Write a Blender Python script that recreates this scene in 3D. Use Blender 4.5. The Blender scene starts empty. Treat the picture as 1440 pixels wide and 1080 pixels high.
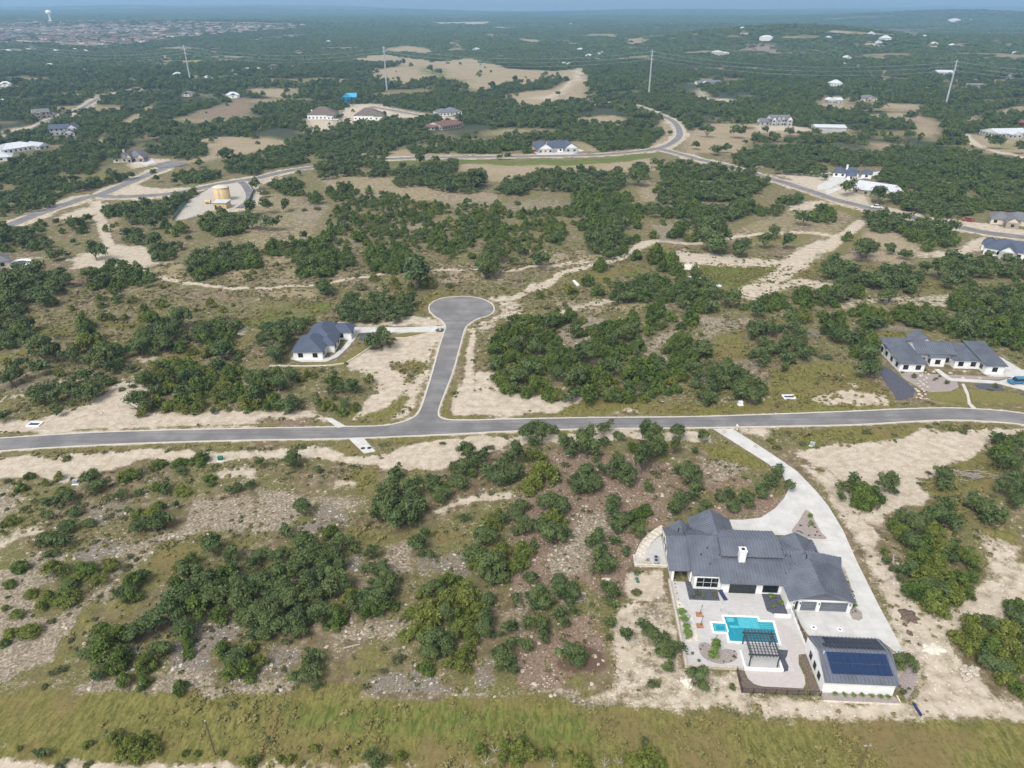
import bpy, bmesh, math, random
import numpy as np
from mathutils import Vector
random.seed(7)
R = math.radians
sc = bpy.context.scene
COL = sc.collection
# ------------------------------------------------------------------ camera model (used to survey ground points)
F, PITCH, CAMH, CX, CY = 1000.0, R(27.4), 95.0, 720.0, 540.0
SP, CP = math.sin(PITCH), math.cos(PITCH)

def _h2(ix, iy, s):
    n = (ix.astype(np.int64) * 374761393 + iy.astype(np.int64) * 668265263 + s * 1274126177) & 0x7fffffff
    n = ((n ^ (n >> 13)) * 1274126177) & 0x7fffffff
    return ((n ^ (n >> 16)) & 0xffff) / 65535.0

def vn(x, y, s=0):
    """value noise 0..1"""
    x = np.asarray(x, float); y = np.asarray(y, float)
    ix, iy = np.floor(x), np.floor(y)
    fx, fy = x - ix, y - iy
    fx = fx * fx * (3 - 2 * fx); fy = fy * fy * (3 - 2 * fy)
    a, b = _h2(ix, iy, s), _h2(ix + 1, iy, s)
    c, d = _h2(ix, iy + 1, s), _h2(ix + 1, iy + 1, s)
    return (a * (1 - fx) + b * fx) * (1 - fy) + (c * (1 - fx) + d * fx) * fy

def fbm(x, y, s=0, o=4):
    t, a, k = 0, 0.5, 0
    for i in range(o):
        t = t + a * vn(x * 2 ** i, y * 2 ** i, s + i); k += a; a *= .5
    return t / k

def H(x, y):
    """terrain height: level near the houses, rising to far ridges"""
    x = np.asarray(x, float); y = np.asarray(y, float)
    d = np.hypot(x, y)
    if d.max() <= 700: return d * 0
    az = np.arctan2(x, np.maximum(y, 1)) / R(36)
    t = np.maximum(d - 700, 0.)
    k = 0.0168 - 0.0026 * np.clip(az, -1.3, 1.3)
    h = k * t * t / (t + 500)
    far = np.clip(t / 1500, 0, 1)
    h = h + far * (fbm(x / 900., y / 900., 3, 3) - .5) * 26 + np.clip((t - 4000) / 6000, 0, 1) * (fbm(x / 3200., y / 3200., 9, 3) - .5) * 110
    for (bx, by, r, a) in HILLS:
        h = h + a * np.exp(-((x - bx) ** 2 + (y - by) ** 2) / (r * r))
    return h
HILLS = [(780, 2300, 330, 40), (1500, 2500, 500, 16), (-560, 1250, 200, 5), (2900, 5200, 800, 60), (-1200, 3600, 500, 22)]

def ray(px, py):
    u, v = (px - CX) / F, (py - CY) / F
    return np.array([u, CP - v * SP, -SP - v * CP])

def G(px, py, z=0.):
    """ground point seen at photo pixel (px, py), z above the terrain"""
    d = ray(px, py)
    if d[2] < -1e-4:
        t = (CAMH - z) / -d[2]
        if math.hypot(d[0] * t, d[1] * t) < 690:
            return (float(d[0] * t), float(d[1] * t))
    t = 300.
    while t < 40000:
        p = d * t
        g = CAMH + p[2] - z - float(H(p[0], p[1]))
        if g <= 0:
            lo, hi = t - st, t
            for _ in range(18):
                m = (lo + hi) / 2; p = d * m
                if CAMH + p[2] - z - float(H(p[0], p[1])) <= 0: hi = m
                else: lo = m
            p = d * hi
            return (float(p[0]), float(p[1]))
        st = max(3., g * .6); t += st
    p = d * 14000
    return (float(p[0]), float(p[1]))

def GZ(px, py):
    x, y = G(px, py); return Vector((x, y, float(H(x, y))))

def PXv(x, y, z):
    rz = z - CAMH
    d = y * CP - rz * SP; dn = -y * SP - rz * CP
    return CX + F * x / d, CY + F * dn / d

def inpoly(x, y, poly):
    x = np.asarray(x, float); y = np.asarray(y, float)
    r = np.zeros(x.shape, bool); n = len(poly)
    for i in range(n):
        x0, y0 = poly[i]; x1, y1 = poly[(i + 1) % n]
        if y0 == y1: continue
        r ^= ((y0 > y) != (y1 > y)) & (x < (x1 - x0) * (y - y0) / (y1 - y0) + x0)
    return r

def segdist(x, y, pts, closed=False):
    d = np.full(np.shape(x), 1e9); n = len(pts)
    for i in range(n if closed else n - 1):
        x0, y0 = pts[i]; x1, y1 = pts[(i + 1) % n]
        dx, dy = x1 - x0, y1 - y0; L = dx * dx + dy * dy + 1e-9
        t = np.clip(((x - x0) * dx + (y - y0) * dy) / L, 0, 1)
        d = np.minimum(d, np.hypot(x - x0 - t * dx, y - y0 - t * dy))
    return d

def smooth(pts, n=6, closed=False):
    p = [Vector(q).to_2d() if len(q) == 2 else Vector(q) for q in pts]; out = []; N = len(p)
    for i in range(N if closed else N - 1):
        a = p[(i - 1) % N] if closed or i > 0 else p[0] * 2 - p[1]
        b, c = p[i], p[(i + 1) % N]
        d = p[(i + 2) % N] if closed or i + 2 < N else c * 2 - b
        for k in range(n):
            t = k / n
            out.append(tuple(.5 * ((2 * b) + (c - a) * t + (2 * a - 5 * b + 4 * c - d) * t * t + (3 * b - a - 3 * c + d) * t ** 3)))
    if not closed: out.append(tuple(p[-1]))
    return out

def gp(pts): return [G(*q) for q in pts]
def parse(s, ox=0, oy=0, k=1.):
    return [(ox + float(a) / k, oy + float(b) / k) for a, b in (q.split(',') for q in s.split())]
# ------------------------------------------------------------------ objects
def tag(o, label=None, cat=None, group=None, kind=None):
    for k, v in (('label', label), ('category', cat), ('group', group), ('kind', kind)):
        if v: o[k] = v
    return o

def thing(name, label, cat, loc=(0, 0, 0), rot=0, group=None):
    o = bpy.data.objects.new(name, None); COL.objects.link(o)
    o.location = loc; o.rotation_euler = (0, 0, rot); o.empty_display_size = .3
    return tag(o, label, cat, group)

def link(name, me, parent=None, loc=None):
    o = bpy.data.objects.new(name, me); COL.objects.link(o)
    if parent: o.parent = parent
    if loc: o.location = loc
    return o

def copy_tree(o, parent=None):
    c = o.copy(); COL.objects.link(c); c.parent = parent
    for ch in o.children: copy_tree(ch, c)
    return c

class MB:
    def __init__(s): s.v = []; s.f = []; s.m = []
    def face(s, pts, m=0):
        i = len(s.v); s.v += [tuple(p) for p in pts]; s.f.append(list(range(i, i + len(pts)))); s.m.append(m); return s
    def prism(s, poly, z0, z1, m=0, mt=None):
        n = len(poly); a = sum(poly[i][0] * poly[(i + 1) % n][1] - poly[(i + 1) % n][0] * poly[i][1] for i in range(n))
        if a < 0: poly = poly[::-1]
        i = len(s.v); s.v += [(p[0], p[1], z0) for p in poly] + [(p[0], p[1], z1) for p in poly]
        s.f.append([i + n + k for k in range(n)]); s.m.append(m if mt is None else mt)
        s.f.append([i + n - 1 - k for k in range(n)]); s.m.append(m)
        for k in range(n):
            j = (k + 1) % n; s.f.append([i + k, i + j, i + n + j, i + n + k]); s.m.append(m)
        return s
    def box(s, x0, x1, y0, y1, z0, z1, m=0, mt=None):
        return s.prism([(x0, y0), (x1, y0), (x1, y1), (x0, y1)], z0, z1, m, mt)
    def obox(s, c, a, l, w, z0, z1, m=0):
        ca, sa = math.cos(a), math.sin(a)
        return s.prism([(c[0] + ca * u - sa * v, c[1] + sa * u + ca * v) for u, v in ((-l / 2, -w / 2), (l / 2, -w / 2), (l / 2, w / 2), (-l / 2, w / 2))], z0, z1, m)
    def tube(s, p0, p1, r0, r1=None, n=8, m=0, cap=True):
        p0, p1 = Vector(p0), Vector(p1); r1 = r0 if r1 is None else r1
        d = (p1 - p0).normalized(); u = d.orthogonal().normalized(); w = d.cross(u); i = len(s.v)
        for p, r in ((p0, r0), (p1, r1)):
            for k in range(n):
                a = 2 * math.pi * k / n; s.v.append(tuple(p + (u * math.cos(a) + w * math.sin(a)) * r))
        for k in range(n):
            j = (k + 1) % n; s.f.append([i + k, i + j, i + n + j, i + n + k]); s.m.append(m)
        if cap:
            s.f.append([i + n - 1 - k for k in range(n)]); s.m.append(m); s.f.append([i + n + k for k in range(n)]); s.m.append(m)
        return s
    def lathe(s, prof, n=16, m=0, c=(0, 0)):
        i = len(s.v)
        for r, z in prof:
            for k in range(n):
                a = 2 * math.pi * k / n; s.v.append((c[0] + r * math.cos(a), c[1] + r * math.sin(a), z))
        for q in range(len(prof) - 1):
            for k in range(n):
                j = (k + 1) % n; b = i + q * n; s.f.append([b + k, b + j, b + n + j, b + n + k]); s.m.append(m)
        s.f.append([i + (len(prof) - 1) * n + k for k in range(n)]); s.m.append(m)
        return s
    def blob(s, c, r, sz=1., seed=0, m=0, jag=.25, n=8, rings=5):
        rnd = random.Random(seed); i = len(s.v)
        for q in range(rings + 1):
            t = math.pi * (q + .001) / rings
            for k in range(n):
                a = 2 * math.pi * k / n; rr = r * (1 + jag * (rnd.random() - .5) * 2)
                s.v.append((c[0] + rr * math.sin(t) * math.cos(a), c[1] + rr * math.sin(t) * math.sin(a), c[2] + rr * sz * math.cos(t)))
        for q in range(rings):
            for k in range(n):
                j = (k + 1) % n; b = i + q * n; s.f.append([b + n + k, b + n + j, b + j, b + k]); s.m.append(m)
        return s
    def ribs(s, pts, sp, h=.14, w=.10, m=0):
        """standing seams up the slope of a roof plane"""
        P = [Vector(p) for p in pts]; nrm = Vector((0, 0, 0))
        for k in range(len(P)): nrm += P[k].cross(P[(k + 1) % len(P)])
        nrm.normalize()
        if nrm.z < 0: nrm = -nrm
        up = (Vector((0, 0, 1)) - nrm * nrm.z)
        if up.length < 1e-3: return s
        up.normalize(); ax = up.cross(nrm).normalized(); o = P[0]
        Q = [((p - o).dot(ax), (p - o).dot(up)) for p in P]
        u = min(q[0] for q in Q) + sp * .5; um = max(q[0] for q in Q)
        while u < um:
            ys = []
            for k in range(len(Q)):
                (a, b), (c, d) = Q[k], Q[(k + 1) % len(Q)]
                if (a > u) != (c > u): ys.append(b + (d - b) * (u - a) / (c - a))
            ys.sort()
            for k in range(0, len(ys) - 1, 2):
                c0 = o + ax * u + up * (ys[k] + .01); c1 = o + ax * u + up * (ys[k + 1] - .01)
                hw = ax * (w / 2); hh = nrm * h
                a = [c0 - hw, c0 + hw, c1 + hw, c1 - hw]; i = len(s.v)
                s.v += [tuple(p) for p in a] + [tuple(p + hh) for p in a]
                for f in ([4, 5, 6, 7], [0, 1, 5, 4], [1, 2, 6, 5], [2, 3, 7, 6], [3, 0, 4, 7]):
                    s.f.append([i + x for x in f]); s.m.append(m)
            u += sp
        return s
    def slab(s, pts, th=.14, m=0, rib=0, me=None):
        """a sloped roof plane with thickness"""
        n = len(pts); P = [Vector(p) for p in pts]
        a = sum(P[i].x * P[(i + 1) % n].y - P[(i + 1) % n].x * P[i].y for i in range(n))
        if a < 0: P = P[::-1]
        i = len(s.v); s.v += [tuple(p) for p in P] + [(p.x, p.y, p.z - th) for p in P]
        s.f.append([i + k for k in range(n)]); s.m.append(m)
        s.f.append([i + 2 * n - 1 - k for k in range(n)]); s.m.append(m if me is None else me)
        for k in range(n):
            j = (k + 1) % n; s.f.append([i + n + k, i + n + j, i + j, i + k]); s.m.append(m if me is None else me)
        if rib: s.ribs(P, rib, m=m)
        return s
    def gable(s, x0, x1, y0, y1, z, rise, ax='x', m=0, rib=0, th=.14):
        if ax == 'x':
            c = (y0 + y1) / 2
            s.slab([(x0, y0, z), (x1, y0, z), (x1, c, z + rise), (x0, c, z + rise)], th, m, rib)
            s.slab([(x0, c, z + rise), (x1, c, z + rise), (x1, y1, z), (x0, y1, z)], th, m, rib)
        else:
            c = (x0 + x1) / 2
            s.slab([(x0, y0, z), (c, y0, z + rise), (c, y1, z + rise), (x0, y1, z)], th, m, rib)
            s.slab([(c, y0, z + rise), (x1, y0, z), (x1, y1, z), (c, y1, z + rise)], th, m, rib)
        return s
    def hip(s, x0, x1, y0, y1, z, rise, m=0, rib=0, th=.14):
        w, d = x1 - x0, y1 - y0
        if w >= d:
            c = (y0 + y1) / 2; a, b = x0 + d / 2 * .9, x1 - d / 2 * .9
            A, B = (a, c, z + rise), (b, c, z + rise)
            s.slab([(x0, y0, z), (x1, y0, z), B, A], th, m, rib); s.slab([A, B, (x1, y1, z), (x0, y1, z)], th, m, rib)
            s.slab([(x1, y0, z), (x1, y1, z), B], th, m, rib); s.slab([(x0, y1, z), (x0, y0, z), A], th, m, rib)
        else:
            c = (x0 + x1) / 2; a, b = y0 + w / 2 * .9, y1 - w / 2 * .9
            A, B = (c, a, z + rise), (c, b, z + rise)
            s.slab([(x0, y0, z), A, B, (x0, y1, z)], th, m, rib); s.slab([A, (x1, y0, z), (x1, y1, z), B], th, m, rib)
            s.slab([(x0, y0, z), (x1, y0, z), A], th, m, rib); s.slab([(x1, y1, z), (x0, y1, z), B], th, m, rib)
        return s
    def gwall(s, x0, x1, y0, y1, z, rise, ax, m=0):
        """walls of a gabled block, gable ends included"""
        s.box(x0, x1, y0, y1, -.3, z, m)
        if ax == 'x':
            c = (y0 + y1) / 2
            for x in (x0, x1): s.face([(x, y0, z), (x, y1, z), (x, c, z + rise)], m)
        elif ax == 'y':
            c = (x0 + x1) / 2
            for y in (y0, y1): s.face([(x0, y, z), (x1, y, z), (c, y, z + rise)], m)
        return s
    def mesh(s, name, mats, flat=True):
        me = bpy.data.meshes.new(name); me.from_pydata(s.v, [], s.f)
        for m in (mats if isinstance(mats, (list, tuple)) else [mats]): me.materials.append(m)
        me.polygons.foreach_set('material_index', s.m)
        bm = bmesh.new(); bm.from_mesh(me); big = [f for f in bm.faces if len(f.verts) > 4]
        if big: bmesh.ops.triangulate(bm, faces=big)
        bm.to_mesh(me); bm.free()
        if not flat: me.polygons.foreach_set('use_smooth', [True] * len(me.polygons))
        me.update(); return me
    def build(s, name, mats, parent=None, flat=True, loc=None):
        return link(name, s.mesh(name, mats, flat), parent, loc)
# ------------------------------------------------------------------ materials
class NT:
    def __init__(s, name):
        s.mat = bpy.data.materials.new(name); s.mat.use_nodes = True; s.t = s.mat.node_tree
        s.b = s.t.nodes['Principled BSDF']
    def n(s, ty, **kw):
        nd = s.t.nodes.new(ty)
        for k, v in kw.items():
            if hasattr(nd, k) and k not in nd.inputs: setattr(nd, k, v)
            else: nd.inputs[k].default_value = v
        return nd
    def set(s, sock, v):
        if isinstance(v, bpy.types.NodeSocket): s.t.links.new(v, sock)
        elif v is not None:
            try: sock.default_value = v
            except Exception: sock.default_value = tuple(v) + (1,)
    def geo(s, scale=None):
        if not hasattr(s, '_g'): s._g = s.n('ShaderNodeTexCoord').outputs['Object']
        if scale is None: return s._g
        m = s.n('ShaderNodeMapping'); s.t.links.new(s._g, m.inputs['Vector']); m.inputs['Scale'].default_value = scale; return m.outputs[0]
    def noise(s, scale, detail=5, rough=.55, vec=None, dist=0):
        nd = s.n('ShaderNodeTexNoise'); nd.inputs['Scale'].default_value = scale; nd.inputs['Detail'].default_value = detail
        nd.inputs['Roughness'].default_value = rough; nd.inputs['Distortion'].default_value = dist
        s.t.links.new(vec or s.geo(), nd.inputs['Vector']); return nd.outputs['Fac']
    def vor(s, scale, vec=None, out='Distance', rnd=1.):
        nd = s.n('ShaderNodeTexVoronoi'); nd.inputs['Scale'].default_value = scale; nd.inputs['Randomness'].default_value = rnd
        s.t.links.new(vec or s.geo(), nd.inputs['Vector']); return nd.outputs[out]
    def math(s, op, a, b=None, c=None):
        nd = s.n('ShaderNodeMath'); nd.operation = op
        for i, q in enumerate((a, b, c)):
            if q is not None: s.set(nd.inputs[i], q)
        return nd.outputs[0]
    def step(s, v, a, b, lo=0., hi=1.):
        nd = s.n('ShaderNodeMapRange'); nd.interpolation_type = 'SMOOTHSTEP'
        s.set(nd.inputs[0], v)
        for i, q in enumerate((a, b, lo, hi)): nd.inputs[i + 1].default_value = q
        return nd.outputs[0]
    def mix(s, f, a, b, ty='MIX'):
        nd = s.n('ShaderNodeMix'); nd.data_type = 'RGBA'; nd.blend_type = ty
        s.set(nd.inputs[0], f); s.set(nd.inputs[6], a); s.set(nd.inputs[7], b); return nd.outputs[2]
    def attr(s, name, out='Fac'):
        nd = s.n('ShaderNodeAttribute'); nd.attribute_name = name; return nd.outputs[out]
    def bump(s, h, strength=.5, dist=.1):
        nd = s.n('ShaderNodeBump'); nd.inputs['Strength'].default_value = strength; nd.inputs['Distance'].default_value = dist
        s.t.links.new(h, nd.inputs['Height']); s.t.links.new(nd.outputs[0], s.b.inputs['Normal'])
    def done(s, col, rough=.8, metal=0, spec=None):
        s.set(s.b.inputs['Base Color'], col); s.set(s.b.inputs['Roughness'], rough); s.b.inputs['Metallic'].default_value = metal
        if spec is not None: s.b.inputs['Specular IOR Level'].default_value = spec
        return s.mat

def plain(name, c, rough=.7, var=.12, scale=2., metal=0, spec=None, bump=0):
    t = NT(name); nz = t.noise(scale, 6, .65)
    col = t.mix(t.step(nz, .3, .7), tuple(x * (1 - var) for x in c) + (1,), tuple(min(1, x * (1 + var)) for x in c) + (1,))
    if bump: t.bump(nz, .4, bump)
    return t.done(col, rough, metal, spec)

M = {}
M['white'] = plain('white_stucco', (.74, .74, .73), .75, .05, .7, bump=.01)
M['cream'] = plain('cream_stone', (.55, .49, .40), .8, .18, 2.)
M['limestone'] = plain('limestone', (.56, .51, .43), .85, .2, 1.6, bump=.03)
M['roofm'] = plain('charcoal_standing_seam_metal', (.172, .188, .226), .34, .16, .3, metal=.4)
M['roofw'] = plain('white_standing_seam_metal', (.56, .58, .61), .4, .06, .4, metal=.1)
def shingle(name, c):
    t = NT(name); v = t.vor(3.2, t.geo((1, 1, 2.5)), 'Color'); nz = t.noise(.5, 5)
    c1 = t.mix(v, tuple(x * .75 for x in c) + (1,), tuple(x * 1.25 for x in c) + (1,))
    return t.done(t.mix(t.step(nz, .3, .75), c1, tuple(x * 1.15 for x in c) + (1,)), .85)
M['shblue'] = shingle('slate_blue_shingles', (.060, .075, .115))
M['shgrey'] = shingle('grey_shingles', (.13, .13, .145))
M['shbrown'] = shingle('brown_shingles', (.12, .092, .084))
M['roofred'] = shingle('red_metal_roof', (.14, .07, .062))
M['dark'] = plain('dark_trim', (.018, .019, .022), .5, .1)
M['glass'] = NT('window_glass').done((.012, .017, .02, 1), .06, 0, .7)
M['pergola'] = plain('charcoal_pergola_metal', (.055, .06, .07), .5, .1)
M['frame'] = plain('black_frame', (.03, .03, .033), .4)
M['framew'] = plain('white_frame', (.72, .72, .70), .5, .04)
M['wood'] = plain('weathered_wood', (.14, .095, .06), .8, .3, 4.)
M['metal'] = plain('galvanised_metal', (.48, .50, .52), .45, .1, 1., metal=.5)
M['tankp'] = plain('tan_tank_paint', (.52, .38, .20), .5, .06, .5)
M['blue'] = plain('blue_paint', (.02, .16, .30), .3, .05)
M['navy'] = plain('navy_fabric', (.015, .03, .10), .8, .2)
M['redp'] = plain('red_paint', (.35, .03, .025), .3, .05)
M['whitep'] = plain('white_car_paint', (.78, .78, .78), .25, .02)
M['rubber'] = plain('rubber', (.02, .02, .02), .8)
M['terra'] = plain('terracotta', (.34, .16, .09), .8, .2)
M['greenp'] = plain('green_plastic', (.02, .14, .09), .5, .1)
M['wrap'] = plain('blue_house_wrap', (.04, .30, .50), .5, .25, .6)
def concrete():
    t = NT('concrete'); n1 = t.noise(.35, 6, .6); n2 = t.noise(6, 4); 
    bk = t.n('ShaderNodeTexBrick'); t.t.links.new(t.geo(), bk.inputs['Vector'])
    bk.inputs['Scale'].default_value = .28; bk.inputs['Mortar Size'].default_value = .008; bk.inputs['Brick Width'].default_value = 1.1; bk.inputs['Row Height'].default_value = 1.1; bk.offset = 0
    c = t.mix(t.step(n1, .3, .7), (.45, .44, .42, 1), (.56, .55, .53, 1)); c = t.mix(t.step(n2, .45, .8, 0, .25), c, (.40, .38, .36, 1))
    return t.done(t.mix(t.math('MULTIPLY', bk.outputs['Fac'], .7), c, (.36, .35, .34, 1)), .85)
M['conc'] = concrete()
M['kerb'] = plain('kerb_concrete', (.50, .465, .41), .85, .1, .8)
def paving(name, c, w, mort):
    t = NT(name); bk = t.n('ShaderNodeTexBrick'); t.t.links.new(t.geo(), bk.inputs['Vector']); bk.inputs['Scale'].default_value = 1
    bk.inputs['Brick Width'].default_value = w; bk.inputs['Row Height'].default_value = w * .6; bk.inputs['Mortar Size'].default_value = .012
    bk.inputs['Color1'].default_value = tuple(x * .93 for x in c) + (1,); bk.inputs['Color2'].default_value = tuple(x * 1.07 for x in c) + (1,); bk.inputs['Mortar'].default_value = tuple(x * mort for x in c) + (1,)
    return t.done(t.mix(t.step(t.noise(.6, 5), .3, .7, 0, .3), bk.outputs['Color'], tuple(x * .85 for x in c) + (1,)), .85)
M['patio'] = paving('patio_pavers', (.47, .455, .445), .6, .78)
M['paver2'] = paving('lower_patio_pavers', (.46, .42, .40), .4, .78)
def asphalt():
    t = NT('asphalt'); n1 = t.noise(.15, 5); n2 = t.noise(9, 3)
    st = t.noise(.5, 4, .5, t.geo((.05, 1.9, 1)))
    c = t.mix(t.step(n1, .35, .65), (.130, .126, .128, 1), (.212, .204, .20, 1)); c = t.mix(t.step(st, .42, .68, 0, .7), c, (.108, .104, .108, 1))
    return t.done(t.mix(t.step(n2, .4, .7, 0, .35), c, (.24, .23, .23, 1)), .9)
M['asph'] = asphalt()
def speck(name, a, b, sc_, e0=.35, e1=.5, bump=.04):
    t = NT(name); v = t.vor(sc_, None, 'Color'); nz = t.noise(.8, 5)
    c = t.mix(t.step(v, e0, e1 + .3), a + (1,), b + (1,)); c = t.mix(t.step(nz, .3, .8, 0, .45), c, tuple((x + y) / 2.4 for x, y in zip(a, b)) + (1,))
    t.bump(t.vor(sc_), .6, bump); return t.done(c, .95)
M['mulch'] = speck('brown_mulch', (.10, .07, .055), (.19, .145, .12), 9)
M['gravel'] = speck('taupe_gravel', (.24, .20, .185), (.38, .33, .31), 10)
M['gravelpad'] = speck('pale_gravel', (.36, .33, .29), (.50, .46, .41), 4)
M['darkgravel'] = speck('charcoal_gravel', (.045, .05, .07), (.11, .115, .14), 9)
M['soil'] = speck('dark_soil', (.09, .06, .045), (.17, .12, .095), 5)
M['rubble'] = plain('pale_rock', (.45, .40, .33), .9, .22, 3., bump=.05)
M['lawn'] = plain('lawn_grass', (.15, .135, .035), .95, .35, 3., bump=.05)
M['lawng'] = plain('green_lawn', (.06, .12, .03), .95, .3, 3., bump=.05)
def solar():
    t = NT('solar_panel'); bk = t.n('ShaderNodeTexBrick'); t.t.links.new(t.geo(), bk.inputs['Vector']); bk.offset = 0
    bk.inputs['Scale'].default_value = 1; bk.inputs['Brick Width'].default_value = .165; bk.inputs['Row Height'].default_value = .165; bk.inputs['Mortar Size'].default_value = .006
    bk.inputs['Color1'].default_value = (.008, .024, .072, 1); bk.inputs['Color2'].default_value = (.012, .032, .092, 1); bk.inputs['Mortar'].default_value = (.03, .05, .105, 1)
    return t.done(bk.outputs['Color'], .18, 0, .5)
M['solar'] = solar()
def solard():
    return NT('black_solar_panel').done((.008, .011, .026, 1), .25, 0, .4)
M['solard'] = solard()
M['plaster'] = plain('pool_plaster', (.018, .40, .50), .6, .12, 1.5)
M['plasterl'] = plain('pool_ledge_plaster', (.36, .72, .80), .6, .08, 1.5)
def water():
    t = NT('pool_water'); t.t.nodes.remove(t.b); out = t.t.nodes['Material Output']
    tr = t.n('ShaderNodeBsdfTransparent'); tr.inputs[0].default_value = (.72, .95, .97, 1)
    gl = t.n('ShaderNodeBsdfGlossy'); gl.inputs['Roughness'].default_value = .08
    fr = t.n('ShaderNodeFresnel'); fr.inputs[0].default_value = 1.33
    bp = t.n('ShaderNodeBump'); bp.inputs['Strength'].default_value = .25; bp.inputs['Distance'].default_value = .05
    t.t.links.new(t.noise(2.5, 3), bp.inputs['Height'])
    for q in (gl, fr): t.t.links.new(bp.outputs[0], q.inputs['Normal'])
    mx = t.n('ShaderNodeMixShader'); t.t.links.new(fr.outputs[0], mx.inputs[0]); t.t.links.new(tr.outputs[0], mx.inputs[1]); t.t.links.new(gl.outputs[0], mx.inputs[2])
    t.t.links.new(mx.outputs[0], out.inputs['Surface']); return t.mat
M['water'] = water()
def leafmat(name, a, b, c, vivid=.5):
    """foliage: per-plant hue, per-clump tone"""
    t = NT(name); oi = t.n('ShaderNodeObjectInfo').outputs['Random']; tn = t.attr('tone')
    base = t.mix(oi, a + (1,), b + (1,)); col = t.mix(t.step(tn, .1, .9), base, c + (1,)); dk = t.mix(t.step(tn, .0, .45, .55, 0), col, tuple(x * .45 for x in a) + (1,))
    return t.done(dk, .75, 0, .25)
M['oak'] = leafmat('oak_leaves', (.022, .048, .014), (.074, .092, .025), (.110, .150, .052))
M['juniper'] = leafmat('juniper_sprays', (.026, .060, .011), (.078, .104, .017), (.108, .156, .030))
M['juniper_y'] = leafmat('yellow_green_sprays', (.060, .092, .012), (.110, .122, .020), (.165, .188, .040))
M['shrub'] = leafmat('shrub_leaves', (.055, .075, .028), (.085, .088, .036), (.13, .14, .06))
M['bright'] = leafmat('garden_leaves', (.07, .14, .02), (.10, .17, .03), (.17, .26, .06))
M['weed'] = leafmat('dry_weeds', (.17, .14, .065), (.14, .135, .045), (.27, .23, .11))
M['meadow'] = leafmat('meadow_tufts', (.11, .115, .028), (.18, .145, .05), (.225, .20, .075))
M['bark'] = plain('bark', (.15, .125, .105), .9, .3, 5., bump=.03)
M['deadwood'] = plain('grey_deadwood', (.34, .31, .29), .9, .2, 4.)
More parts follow.
